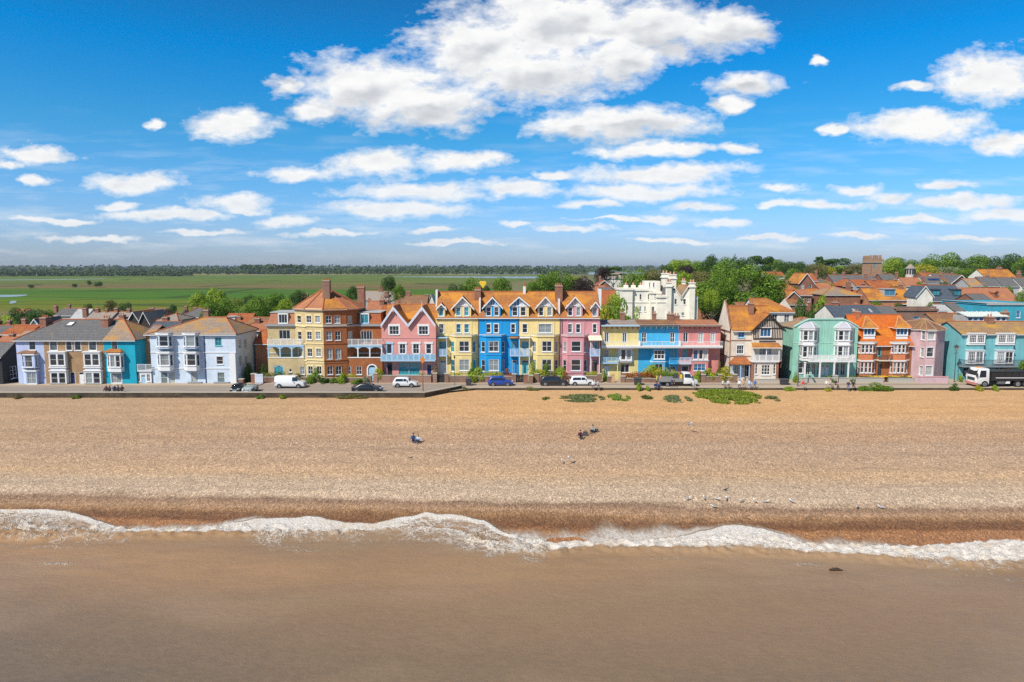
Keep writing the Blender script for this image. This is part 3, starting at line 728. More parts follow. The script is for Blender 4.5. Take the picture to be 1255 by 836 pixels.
sheet('promenade', xs, [0, 1], lambda x, y: .05, pm, yedge=lambda x, j: edge(x) + .25 + j * (1.9 if x > XB else 1.1))
def kerbish(name, x0, x1, y0, y1, z0, z1, mat):
    mb = MB(); mb.box(x0, y0, z0, x1, y1, z1, mat); o = mb.build(name); o['kind'] = 'structure'; return o
kerbish('pavement', -150, X(318, 105), 103.9, 106.5, -.05, .12, pm)
kerbish('pavement', X(318, 105) + .05, 175, 105.7, 110.0, -.05, .12, pm)
seaw, t = nm('weathered_concrete'); n = t.noise(1, 5, .7, t.pos((.5, .5, 1.5)))
sp = t.new('ShaderNodeSeparateXYZ'); t.link(t.pos(), sp.inputs[0])
c = t.mix(t.mapr(n.outputs[0], .4, .65, 0, 1), (.03, .023, .017), (.11, .08, .05)); t.link(c, t.b.inputs['Base Color']); t.b.inputs['Roughness'].default_value = .9
# low concrete sea wall: runs along the left, returns to the road at an angle
mb = MB(); A, Bq = (X(520, 96.2), 96.0), (X(566, 102), 102.1)
pl = Plane((-175, 96.0), A); pl.box(mb, 0, pl.L, -1.2, .40, 0, .5, seaw)
pl.box(mb, 0, pl.L, .405, .5, -.05, .6, CONC)
pl = Plane(A, Bq); pl.box(mb, 0, pl.L, -1.2, .36, .01, .5, seaw); pl.box(mb, .05, pl.L, .365, .46, -.05, .6, CONC)
free(mb, 'sea_wall', (X(300, 96), 96, 0), 'long low concrete sea wall with stained dark face at the top of the beach', 'wall')
mb = MB(); mb.box(Bq[0] + .25, 102.0, -1.0, 178, 102.3, .03, seaw); mb.box(Bq[0] + .25, 101.97, .034, 178, 102.36, .09, CONC)
free(mb, 'kerb_wall', (X(900, 102), 102, 0), 'low straight stone edging between the promenade and the sand', 'wall')

# sea air between here and the horizon
hz, t = nm('sea_air'); t.n.remove(t.b); pv = t.new('ShaderNodeVolumePrincipled'); pv.inputs['Color'].default_value = (.82, .9, 1, 1); pv.inputs['Density'].default_value = .7e-4; pv.inputs['Anisotropy'].default_value = .2; t.link(pv.outputs[0], t.n['Material Output'].inputs['Volume'])
mb = MB(); mb.box(-14500, -9500, -8, 14500, 16500, 75, hz); o = mb.build('haze'); o['kind'] = 'stuff'
# far woods along the horizon: one mass nobody could count
lm, t = nm('far_foliage'); oi = t.new('ShaderNodeNewGeometry')
c = t.ramp(oi.outputs['Random Per Island'], [(0, (.045, .08, .035)), (.6, (.065, .105, .035)), (1, (.10, .14, .045))]); t.link(c, t.b.inputs['Base Color']); t.b.inputs['Roughness'].default_value = .9; t.b.inputs['Specular IOR Level'].default_value = .1
def far_wood(name, label, rows, seed):
    rd = random.Random(seed); vv, ff = [], []
    for (u0, u1, Y, depth, hgt, n, sz) in rows:
        for _ in range(n):
            u = rd.uniform(u0, u1); y = Y + rd.random() * depth; x = X(u, y)
            hh = hgt * (.55 + .45 * (.5 + .5 * noise.noise(Vector((x * .006, y * .004, seed))))) * (1 + .35 * noise.noise(Vector((x * .03, 0, seed + 3))))
            z = hh * rd.random() ** .6; s_ = sz * rd.uniform(.5, 1.1)
            for _k in range(2):
                a = Vector((rd.gauss(0, 1), rd.gauss(0, 1), rd.gauss(0, .6))).normalized() * s_; b = Vector((rd.gauss(0, 1), rd.gauss(0, 1), rd.gauss(0, .6))).normalized() * s_
                q = Vector((x, y, max(.3, z))); i = len(vv); vv += [tuple(q - a), tuple(q - b), tuple(q + a), tuple(q + b)]; ff.append((i, i + 1, i + 2, i + 3))
    me = bpy.data.meshes.new(name); me.from_pydata(vv, [], ff); me.materials.append(lm)
    o = bpy.data.objects.new(name, me); C.objects.link(o); tag(o, label, 'woods', None, 'stuff'); return o
far_wood('far_woods', 'dark belt of woodland along the horizon beyond the marsh', [(-60, 720, 1900, 500, 17, 9000, 4.5), (-60, 1300, 3400, 800, 34, 8000, 9), (-60, 240, 1500, 260, 11, 3500, 4), (300, 375, 2000, 200, 30, 1500, 6)], 3)
# ================================================================== the sea-front houses
S = lambda n, c, d=.35: stucco(n, c, d)
LILAC = S('lilac_render', (.48, .56, .80)); TEAL = S('teal_render', (.012, .36, .50), .2); BWHITE = S('blue_white_render', (.58, .68, .80), .15); SIDEB = S('blue_side_render', (.40, .56, .74))
CREAM = S('cream_render', (.78, .63, .28), .25); PINK = S('rose_render', (.68, .31, .28), .25); BLUE = S('bright_blue_render', (.012, .30, .68), .15); PINK2 = S('mauve_pink_render', (.64, .29, .33), .3)
YELR = S('pale_yellow_render', (.72, .60, .26), .3); SKYB = S('sky_blue_render', (.06, .42, .72), .25); PINK3 = S('salmon_pink_render', (.68, .26, .24), .3)
MINT = S('mint_render', (.28, .56, .46), .35); BLUSH = S('blush_render', (.60, .42, .44), .35); AQUA = S('aqua_render', (.17, .46, .50), .35); WREND = S('white_render', (.74, .72, .68), .4)
TUDW = S('cream_white_render', (.70, .62, .52), .35); ORB = S('orange_render', (.62, .22, .10), .3); BLACKW = plain('tarred_boards', (.022, .022, .025), .8)
CREAMT = plain('cream_trim', (.82, .68, .36), .6); BLUET = plain('blue_trim', (.03, .34, .72), .6); PINKT = plain('pink_trim', (.66, .34, .36), .6)
FRONT = 'houses along the sea front'

def canted_bay(B, u0, uf0, uf1, u1, v0, v1, Y, proj, mat, front, sides, trim, capv=None, bands=(), side_k={}):
    """bay with a front face and two slanting cheeks; front/sides = window specs in photo pixels"""
    y1 = Y - proj; zb, zt = v1, Z(v0, Y - proj * .5)
    x0, xa, xb, x1 = X(u0, Y), X(uf0, y1), X(uf1, y1), X(u1, Y)
    mb0 = B.mb; B.mb = MB()
    W = [B.wall((x0, Y), (xa, y1), mat), B.wall((xa, y1), (xb, y1), mat), B.wall((xb, y1), (x1, Y), mat)]
    for k in front: W[1].win(*k[:4], **k[4])
    for (q0, q1, kw) in sides:
        for w, sgn in ((W[0], 0), (W[2], 1)):
            m = w.L * .2
            if w.L > .5: w.win(0, 0, 0, 0, rect=(m, Z(q1, y1 + proj / 2), w.L - m, Z(q0, y1 + proj / 2)), **kw)
    for w in W: w.fill(z0=zb, z1=zt)
    foot = [(x0, Y - .002), (xa, y1), (xb, y1), (x1, Y - .002)]
    e = .14; f2 = [(x0 - e, Y - .002), (xa - e * .6, y1 - e), (xb + e * .6, y1 - e), (x1 + e, Y - .002)]
    B.mb.hexa(f2, zt, zt + .2, trim); B.mb.hexa(f2[:1] + [(xa, y1 + .1), (xb, y1 + .1)] + f2[3:], zt + .2, zt + .32, LEAD)
    for v in bands:
        z = Z(v, y1); B.mb.hexa([(x0 - .07, Y - .002), (xa - .04, y1 - .07), (xb + .04, y1 - .07), (x1 + .07, Y - .002)], z, z + .13, trim)
    o = B.mb.build('bay', B.root); B.mb = mb0
    return o

# ---------------------------------------------------------- black cottage at the left edge
def black_cottage():
    Y = 105; x1 = X(1, Y); x0 = x1 - 7; B = Bld('cottage', 'black tarred cottage with grey slate roof at the left edge of the picture', (x0 + x1) / 2, Y, group=FRONT)
    ze, zr = Z(436, Y), Z(419, Y + 3); D = 6
    w = B.wall((x0, Y), (x1, Y), BLACKW); w.win(0, 0, 0, 0, nx=2, rect=(4.2, 1, 5.4, 2.4)); w.fill(z0=-.3, z1=ze)
    s = B.wall((x1, Y), (x1, Y + D), BLACKW); s.win(0, 0, 0, 0, nx=2, nz=3, rect=(1.6, .7, 3.0, 2.6)); s.fill([(0, -.3), (D, -.3), (D, ze), (D / 2, zr), (0, ze)])
    B.shell(x0, x1, Y, Y + D, -.3, ze, BLACKW, gable=zr, right=None)
    B.roof_x(x0, x1, Y, Y + D, ze, zr, SLATE, gl=.2, gr=.2)
    B.done()
black_cottage()

# ---------------------------------------------------------- row of three under one hipped slate roof
Y = 105.5; ze = Z(415.5, Y); D = 9.5; zr = Z(391.5, Y + D / 2)
XL, X1, X2, X3 = X(20, Y), X(54, Y), X(127.5, Y), X(165.5, Y)
def bay_roof(B, xs_, y0, y1, z, h, mat):
    x0, x1 = xs_; m = MB(); xm0, xm1 = x0 + .5, x1 - .5
    m.slab([[(x0, y0, z), (x1, y0, z), (xm1, y1, z + h), (xm0, y1, z + h)], [(x0, y1, z), (x0, y0, z), (xm0, y1, z + h)], [(x1, y0, z), (x1, y1, z), (xm1, y1, z + h)]], .08, mat)
    m.build('bay_roof', B.root)

B = Bld('terraced_house', 'pale lilac house at the left end of the slate-roofed row, with a curved two-storey bay', (XL + X1) / 2, Y, group=FRONT)
w = B.wall((XL, Y), (X1, Y), LILAC); w.win(36, 417.5, 44, 429)
w.fill(z0=-.3, z1=ze)
canted_bay(B, 25.5, 28.5, 41.5, 46.5, 435, Z(450.5, Y), Y, .85, LILAC, [(29.5, 435.5, 38.5, 450, dict(nx=1)), ], [(435.5, 450, dict(nx=1, nz=2))], WHITE)
canted_bay(B, 26.5, 29, 42.5, 45.5, 455, -.2, Y, .7, LILAC, [(30.5, 457, 42, 470.5, dict(nx=2))], [], WHITE)
bay_roof(B, (X(25, Y), X(47, Y)), Y - .95, Y, Z(434.6, Y) + .32, .35, TILEB)
B.shell(XL, X1, Y, Y + D, -.3, ze, LILAC)
B.roof_x(XL, X1, Y, Y + D, ze, zr, SLATE, hl=4.4, gr=0)
B.chim_px(58.5, 386.5, Y + 3.6, 405, 7.5, d=1.4, pots=4)
B.done()
B = Bld('terraced_house', 'brown brick double house with white square bays, between lilac and teal houses', (X1 + X2) / 2, Y, group=FRONT)
w = B.wall((X1, Y), (X2, Y), BRICKB)
for a, b in ((61.5, 70.5), (81.5, 88.5), (92, 99.5), (109.5, 118.5)): w.win(a, 417.5, b, 429.5, sur=.08)
w.door(83.5, 456, 90, 474.3, NAVY); w.door(94.5, 456, 101, 474.3, WHITE)
w.fill(z0=-.3, z1=ze)
for u0, u1 in ((59, 79), (101.5, 121.5)):
    y1 = Y - .6
    for (va, vb, zb) in ((434, 448, Z(449.8, y1)), (457, 470, .25)):
        o0 = B.mb; B.mb = MB(); q = B.wall((X(u0, y1), y1), (X(u1, y1), y1), WHITE); q.win(u0 + 1.2, va, (u0 + u1) / 2 - .6, vb, rect=None); q.win((u0 + u1) / 2 + .6, va, u1 - 1.2, vb)
        zt = Z(va - 2.0, y1); q.fill(z0=zb, z1=zt)
        B.mb.poly([(X(u0, y1), y1, zb), (X(u0, y1), Y, zb), (X(u0, y1), Y, zt), (X(u0, y1), y1, zt)], WHITE); B.mb.poly([(X(u1, y1), y1, zb), (X(u1, y1), Y, zb), (X(u1, y1), Y, zt), (X(u1, y1), y1, zt)], WHITE)
        B.mb.box(X(u0, y1) - .12, y1 - .12, zt, X(u1, y1) + .12, Y - .003, zt + .16, WHITE)
        B.mb.box(X(u0, y1) - .1, y1 - .1, zb - .14, X(u1, y1) + .1, Y - .003, zb, WHITE if va < 450 else STONE)
        if va > 450: B.mb.box(X(u0, y1), y1, -.1, X(u1, y1), Y - .003, zb - .14, STONE)
        else: B.mb.box(X(u0, y1) + .1, y1 + .06, Z(455.3, y1), X(u1, y1) - .1, Y - .003, zb - .14, WHITE)
        B.mb.build('bay', B.root); B.mb = o0
B.shell(X1, X2, Y, Y + D, -.3, ze, BRICKB, left=False)
B.roof_x(X1, X2, Y, Y + D, ze, zr, SLATE, gl=0, gr=0)
sl = (zr - ze) / (D / 2); k = MB(); ya = Y + 3.0; za = ze + 3.0 * sl
k.slab([[(X(82, ya), ya, za + .1), (X(90, ya), ya, za + .1), (X(91, ya), ya + 1.0, za + .1 + sl), (X(83, ya), ya + 1.0, za + .1 + sl)]], .1, DARK)
k.slab([[(X(83, ya), ya + .12, za + .15 + .12 * sl), (X(89, ya), ya + .12, za + .15 + .12 * sl), (X(90, ya), ya + .85, za + .15 + .85 * sl), (X(84, ya), ya + .85, za + .15 + .85 * sl)]], .03, WHITE); k.build('skylight', B.roofo)
B.done()
B = Bld('terraced_house', 'bright teal house with a white canted bay, last of the slate-roofed row', (X2 + X3) / 2, Y, group=FRONT)
w = B.wall((X2, Y), (X3, Y), TEAL); w.win(137, 418, 144.5, 429); w.win(134.5, 457.5, 147, 469.5, nx=2, sur=.1)
w.fill(z0=-.3, z1=ze)
canted_bay(B, 130.5, 133.5, 147, 151.5, 434, Z(455, Y), Y, .85, WHITE, [(134.3, 436, 139.9, 450, {}), (140.7, 436, 146.3, 450, {})], [(436, 450, {})], WHITE)
bay_roof(B, (X(130, Y), X(152, Y)), Y - .95, Y, Z(433.4, Y) + .34, .4, TILEO)
B.shell(X2, X3, Y, Y + D, -.3, ze, TEAL)
B.roof_x(X2, X3, Y, Y + D, ze, zr, SLATEL, hr=4.2, gl=0)
B.chim_px(133.5, 387.5, Y + 3.5, 404, 9, d=1.5, pots=3)
B.done()

# recessed brick house with white balcony porch
Yb = 108.5; XR = X(186, 108)
B = Bld('terraced_house', 'narrow brick house set back behind a white balcony porch beside the teal house', (X3 + XR) / 2, Yb, group=FRONT)
ze2 = Z(409, Yb)
w = B.wall((X3 + .05, Yb), (XR, Yb), BRICKB); w.win(172.5, 417, 178.5, 430.5); w.win(173, 435, 179, 447, sill=False); w.fill(z0=-.3, z1=ze2)
B.shell(X3 + .05, XR, Yb, Yb + 6, -.3, ze2, BRICKB)
B.roof_x(X3 + .05, XR, Yb, Yb + 6, ze2, Z(399, Yb + 3), SLATEL)
pl = Plane((X3 + .1, 105.6), (X(184, 105.6), 105.6)); m = MB()
zf = Z(454.2, 105.6)
railing(m, pl, 0, pl.L, zf, Z(446.5, 105.6), 0, WHITE, ret=False)
m.box(X3 + .1, 105.62, zf - .16, X(184, 105.6), Yb - .01, zf - .002, WHITE)
m.build('balcony', B.root)
o0 = B.mb; B.mb = MB(); q = B.wall((X3 + .2, 105.8), (X(183, 105.6), 105.8), WHITE)
q.win(165.8, 458.5, 169.6, 467.5, nx=2); q.door(171, 459, 176.6, 474.2, PBLUE); q.win(178, 458.5, 182, 467.5, nx=2); q.fill(z0=.1, z1=zf - .17); B.mb.build('porch', B.root); B.mb = o0
B.done()

# ---------------------------------------------------------- blue-white villa, hipped lichened roof
Y = 106; XL, XR = X(184.5, Y), X(289, Y); D = 9; ze = Z(408.5, Y); zr = Z(389, Y + D / 2)
B = Bld('villa', 'large blue-white three-storey house with lichened hipped roof and curved white bays', (XL + XR) / 2, Y, group=FRONT)
w = B.wall((XL, Y), (XR, Y), BWHITE)
w.win(264, 413.5, 272, 423.5, nx=2, fr=TEALP, gl=GLT); w.win(265, 437, 273, 446.5, nx=1, sur=.1)
w.win(195.5, 456, 203.5, 470, gl=GLL, sill=False); w.win(205, 456, 213, 470, gl=GLL, sill=False); w.win(232.5, 456, 241, 468.5, gl=GLL); w.win(265, 456.5, 274, 468.5, gl=GLL)
w.fill(z0=-.3, z1=ze)
for v in (432.5, 452): w.band(B.tr, v, .14, .07)
w.band(B.tr, 410.2, .18, .12)
B.tr.box(X(251, Y) - .05, Y - .08, .1, X(251, Y) + .05, Y + .01, ze - .1, NAVY)
for (a, b) in ((281.5, 288.5),): B.tr.box(X(a, Y), Y - .16, .05, X(b, Y), Y - .003, Z(433, Y), WHITE)
for v in (467.5,): w.band(B.tr, v + 1.7, .18, .35, GREYP, a0=w.U(229), a1=w.U(246)); w.band(B.tr, v + 1.7, .18, .35, GREYP, a0=w.U(261), a1=w.U(280))
for a, f0, f1, b in ((192, 195.2, 207, 212.5), (224.8, 228, 239.6, 245.5)):
    for va, vb, zb in ((412, 424.5, 426.5), (434.5, 448, 453.5)):
        canted_bay(B, a, f0, f1, b, va - 1.6, Z(zb, Y), Y, 1.0, WHITE if va > 420 else BWHITE, [(f0 + .7, va, f1 - .5, vb, {})], [(va, vb, {})], WHITE)
sp_ = B.wall((XR, Y), (XR, Y + D), BWHITE)
for a in (292.5, 299.5):
    sp_.win(a, 415, a + 4, 427, gl=GLL, sill=False); sp_.win(a, 436, a + 4, 448, gl=GLL, sill=False)
sp_.fill(z0=-.3, z1=ze)
B.shell(XL, XR, Y, Y + D, -.3, ze, BWHITE, right=None)
B.roof_x(XL, XR, Y, Y + D, ze, zr, SLATEL, hl=6.6, hr=3.2)
B.chim_px(255.5, 377.5, Y + D / 2 + .6, 392, 6.5, d=.9, pots=2, mat=BRICKD)
B.done()

# ---------------------------------------------------------- cream and red brick pair with octagonal tower roof
Y = 107; W_ = lambda u, y=Y: X(u, y)
def octagon():
    """the tower straddles the two houses: its left half belongs to the cream one, its right half to the red"""
    yw = 109.6                                   # wing walls
    vx = [(W_(362.5, yw), yw + .0), (W_(376, 107.6), 107.6 + 0), (W_(397, 106.6), 106.6), (W_(425.5, 107.8), 107.8), (W_(438.5, yw), yw)]
    zt = Z(378.5, 107.5); zap = Z(352.5, 111.5); cx, cy = W_(401, 111.5), 111.5
    backs = [(W_(438.5, yw) + .2, 113.5), (W_(425.5, 107.8), 116.5), (W_(376, 107.6), 116.5), (W_(362.5, yw) - .2, 113.5)]
    Bc = Bld('townhouse', 'cream brick four-storey house, left half of the pair under the octagonal tiled tower roof', W_(355), Y, group=FRONT)
    Br = Bld('townhouse', 'red brick four-storey house, right half of the pair under the octagonal tiled tower roof', W_(435), Y, group=FRONT)
    # --- cream half
    w0 = Bc.wall(vx[0], vx[1], BRICKY); w1 = Bc.wall(vx[1], vx[2], BRICKY)
    for v0, v1 in ((387, 395.5), (406.5, 416), (428, 437)): w0.win(365.5, v0, 370.3, v1, sur=.12, surm=CREAMT)
    for v0, v1 in ((387, 395.5), (406.5, 416), (427.2, 437), (449, 458.5)):
        for a in (376.8, 387.5): w1.win(a, v0, a + 6, v1, nx=2, sur=.13, surm=CREAMT)
    w1.fill(z0=-.3, z1=zt); w0.fill(z0=-.3, z1=zt)
    wl = Bc.wall((W_(328.5, yw), yw), vx[0], BRICKY)
    wl.win(342.6, 404.5, 356.4, 415.5, nx=3, nz=1, sill=False); zmid = Z(399.5, yw)
    wl.fill(z0=Z(440, yw), z1=zmid)
    # ground floor front, flush with the loggia
    yf = 107.9; g = Bc.wall((W_(328, yf), yf), (W_(373, yf), yf), BRICKY)
    g.win(335.3, 448, 346.3, 457.5, nx=3, nz=1, fr=PBLUE, arch=True, gl=GLT); g.win(353.5, 452, 357, 456, nz=1); g.win(367, 449.5, 372.6, 459, nx=2)
    g.fill(z0=-.3, z1=Z(438.6, yf)); Bc.mb.poly([(W_(328, yf), yf, -.3), (W_(328, yf), yw, -.3), (W_(328, yf), yw, Z(438.6, yf)), (W_(328, yf), yf, Z(438.6, yf))], BRICKY)
    # --- red half
    r0 = Br.wall(vx[2], vx[3], BRICKR); r1 = Br.wall(vx[3], vx[4], BRICKR)
    for v0, v1 in ((387, 396.2), (406, 417), (427.2, 440.4), (448.8, 459)):
        for a in (400.3, 411): r0.win(a, v0, a + 7, v1, nx=2, sur=.1, surm=BRICKR)
    for v0, v1 in ((387, 396), (406, 416)): r1.win(427, v0, 432.5, v1, fr=OFFW, gl=GLL)
    r0.fill(z0=-.3, z1=zt); r1.fill(z0=-.3, z1=zt)
    wr = Br.wall(vx[4], (W_(468.2, yw), yw), BRICKR); wr.win(442.6, 405.5, 456.6, 420.5, nx=4, nz=1, sill=False); wr.fill(z0=Z(440, yw), z1=zmid)
    g = Br.wall((W_(423.2, yf), yf), (W_(468.3, yf), yf), BRICKR)
    g.win(423.9, 449, 429.6, 459, nx=2); g.win(436.2, 449, 442.8, 459, nx=2)
    a0, z0, a1, z1 = g.rect(450.6, 447.5, 460.6, 466); g.door(0, 0, 0, 0, PBLUE, rect=(a0, .12, a1, z1))
    g.fill(z0=-.3, z1=Z(438.6, yf)); Br.mb.poly([(W_(468.3, yf), yf, -.3), (W_(468.3, yf), yw + 6, -.3), (W_(468.3, yf), yw + 6, zmid), (W_(468.3, yf), yw, zmid), (W_(468.3, yf), yw, Z(438.6, yf)), (W_(468.3, yf), yf, Z(438.6, yf))], BRICKR)
    # white arched surround
    m = MB(); am_ = (a0 + a1) / 2; rr = (a1 - a0) / 2
    for k in range(12):
        t0, t1 = PI * k / 12, PI * (k + 1) / 12
        q = [(am_ - cos(t0) * rr * 1.0, z1 - rr + sin(t0) * rr), (am_ - cos(t1) * rr, z1 - rr + sin(t1) * rr), (am_ - cos(t1) * rr * 1.32, z1 - rr + sin(t1) * rr * 1.32), (am_ - cos(t0) * rr * 1.32, z1 - rr + sin(t0) * rr * 1.32)]
        m.poly([g.pt(a, z, -.08) for a, z in q], WHITE)
    g.box(m, a0 - rr * .32, a0, .1, z1 - rr, -.08, .01, WHITE); g.box(m, a1, a1 + rr * .32, .1, z1 - rr, -.08, .01, WHITE); m.build('door_surround', Br.root)
    # string courses
    for B_, ws, mat, ctr in ((Bc, (w0, w1), CREAMT, BRICKY), (Br, (r0, r1), BRICKR, BRICKR)):
        for wv_ in ws:
            wv_.band(B_.tr, 400.2, .3, .14, mat if B_ is Bc else STONE); wv_.band(B_.tr, 379.8, .22, .2, mat if B_ is Bc else BRICKD); wv_.band(B_.tr, 421.5, .14, .08, mat); wv_.band(B_.tr, 441.8, .2, .1, mat); wv_.band(B_.tr, 445, .12, .06, mat)
    # wings: mansard, roof terrace, loggia
    for B_, u0, u1, mat, tile, side in ((Bc, 328.3, 362.3, BRICKY, TILEP, 0), (Br, 438.6, 468.4, BRICKR, TILER, 1)):
        za, zb = zmid, Z(383.5, yw + .7)
        B_.tr.box(W_(u0, yw) - .12, yw - .32, za - .02, W_(u1, yw) + .1, yw - .004, za + .3, GREYP)
        mb = MB(); y_, yr = yw + .05, yw + .75; xa, xb = W_(u0, yw) + .1, W_(u1, yw)
        d0, d1 = (W_(342, yw), W_(354, yw)) if side == 0 else (W_(442.3, yw), W_(453, yw))
        xa2 = xa + .35 if side == 0 else xa; xb2 = xb if side == 0 else xb - .3
        for p, q in ((xa, d0), (d1, xb)):
            if q - p > .1:
                pp = xa2 if p == xa else p; qq = xb2 if q == xb else q
                mb.poly([(p, y_, za + .3), (q, y_, za + .3), (qq, yr, zb), (pp, yr, zb)], tile)
        mb.poly([(xa, y_, za + .3), (xa2, yr, zb), (xa2, yr + 5, zb), (xa, yr + 5.6, za + .3)], tile); mb.poly([(xb, y_, za + .3), (xb2, yr, zb), (xb2, yr + 5, zb), (xb, yr + 5.6, za + .3)], tile)
        mb.box(xa2 - .15, yr - .15, zb, xb2 + .15, yr + 5.4, zb + .14, LEAD); B_.roofo = mb.build('roof', B_.root)
        o0 = B_.mb; B_.mb = MB(); dd = B_.wall((d0, y_ + .02), (d1, y_ + .02), WHITE)
        dd.win(0, 0, 0, 0, nx=3 if side == 0 else 2, nz=1, rect=(.1, za + .45, dd.L - .1, zb - .2), gl=GLS if side == 0 else GLT, fr=WHITE if side == 0 else PBLUE); dd.fill(z0=za + .3, z1=zb - .003)
        B_.mb.poly([(d0, y_ + .02, za + .3), (d0, yr, zb - .01), (d0, y_ + .02, zb - .01)], WHITE); B_.mb.poly([(d1, y_ + .02, za + .3), (d1, yr, zb - .01), (d1, y_ + .02, zb - .01)], WHITE)
        B_.mb.build('dormer', B_.root); B_.mb = o0
        # terrace and loggia
        ua, ub = (328, 372.5) if side == 0 else (423.2, 468.4); pl = Plane((W_(ua, yf), yf), (W_(ub, yf), yf)); zf_ = Z(423.2, yf)
        m = MB(); railing(m, pl, 0, pl.L, zf_, Z(415.6, yf), .04, WHITE, ret=False, slab=False, step=.13, solid=False)
        m.box(pl.p.x, yf + .02, zf_ - .2, pl.p.x + pl.L, yw - .003, zf_ - .002, LEAD); pl.box(m, 0, pl.L, zf_ - .22, zf_ - .002, -.06, .018, PBLUE)
        for aa in (0, pl.L - .05): pl.box(m, aa, aa + .05, Z(415.6, yf) - .07, Z(415.6, yf), .03, 1.68, WHITE)
        m.build('balcony', B_.root)
        m = MB(); zl, zh = Z(437.8, yf), zf_ - .22
        pl.box(m, 0, pl.L, zl - .12, zl, -.06, .25, WHITE)
        n = 3
        for i in range(n + 1):
            a = lerp(.09, pl.L - .09, i / n); pl.box(m, a - .09, a + .09, zl, zh, 0, .2, PBLUE if side == 0 else WHITE)
        for i in range(n):
            p, q = lerp(.09, pl.L - .09, i / n) + .09, lerp(.09, pl.L - .09, (i + 1) / n) - .09; N = 12
            for k in range(N):
                t0, t1 = p + (q - p) * k / N, p + (q - p) * (k + 1) / N; c = ((k + .5) / N - .5) * 2; dz = .12 + .38 * (1 - math.sqrt(max(0, 1 - c * c)))
                pl.box(m, t0, t1, zh - dz, zh, .03, .12, PBLUE)
        m.build('loggia', B_.root)
        # back wall of the loggia in shade
        o0 = B_.mb; B_.mb = MB(); bw_ = B_.wall((W_(ua, yw) + .02, yw - .02) if side == 0 else (W_(439, yw), yw - .02), (W_(362, yw), yw - .02) if side == 0 else (W_(ub, yw) - .02, yw - .02), mat)
        for i in (0, 1, 2):
            c = bw_.L * (i + .5) / 3; bw_.win(0, 0, 0, 0, nx=2, nz=2, rect=(c - .6, zl + .5, c + .6, zh - .3), fr=WHITE)
        bw_.fill(z0=zl - .2, z1=zh + .15); B_.mb.build('loggia_wall', B_.root); B_.mb = o0
        if side == 0: B_.mb.poly([(W_(ua, yw), yw, -.3), (W_(ua, yw), yw + 6, -.3), (W_(ua, yw), yw + 6, zmid), (W_(ua, yw), yw, zmid)], mat)
        B_.mb.poly([(W_(u0, yw), yw + 6, -.3), (W_(u1, yw), yw + 6, -.3), (W_(u1, yw), yw + 6, zmid), (W_(u0, yw), yw + 6, zmid)], mat)
    for a, b in zip([vx[4]] + backs, backs + [vx[0]]):
        B_ = Br if a[0] > cx and b[0] > cx - 4 else Bc
        B_.mb.poly([(a[0], a[1], 3), (b[0], b[1], 3), (b[0], b[1], zt), (a[0], a[1], zt)], BRICKR if B_ is Br else BRICKY)
    # the eight-sided roof, split where the two houses meet
    ring = vx + backs; e = 1.07
    out = [(cx + (p[0] - cx) * e, cy + (p[1] - cy) * e, zt - .12) for p in ring]
    for B_, idx, tile in ((Bc, [7, 8, 0, 1], TILEP), (Br, [2, 3, 4, 5, 6], None)):
        mb = MB()
        for i in idx:
            a, b = out[i], out[(i + 1) % 9]
            mb.slab([[a, b, (cx, cy, zap)]], .1, tile or (TILEO if i == 2 else TILEP), GREYP)
            mb.tube((b[0], b[1], b[2] + .04), (cx, cy, zap + .04), .11, CLAY, 6)
        B_.roofo = mb.build('roof', B_.root)
    Bc.chimney(W_(401.5, 108.9), 109.4, zap - 3.2, Z(343.6, 109.4), 1.15, .9, BRICKD, 4)
    Br.chimney(W_(443, 113), 114, zmid, Z(351.5, 114), 1.15, 1.0, BRICKC, 4)
    Bc.done(); Br.done()
octagon()

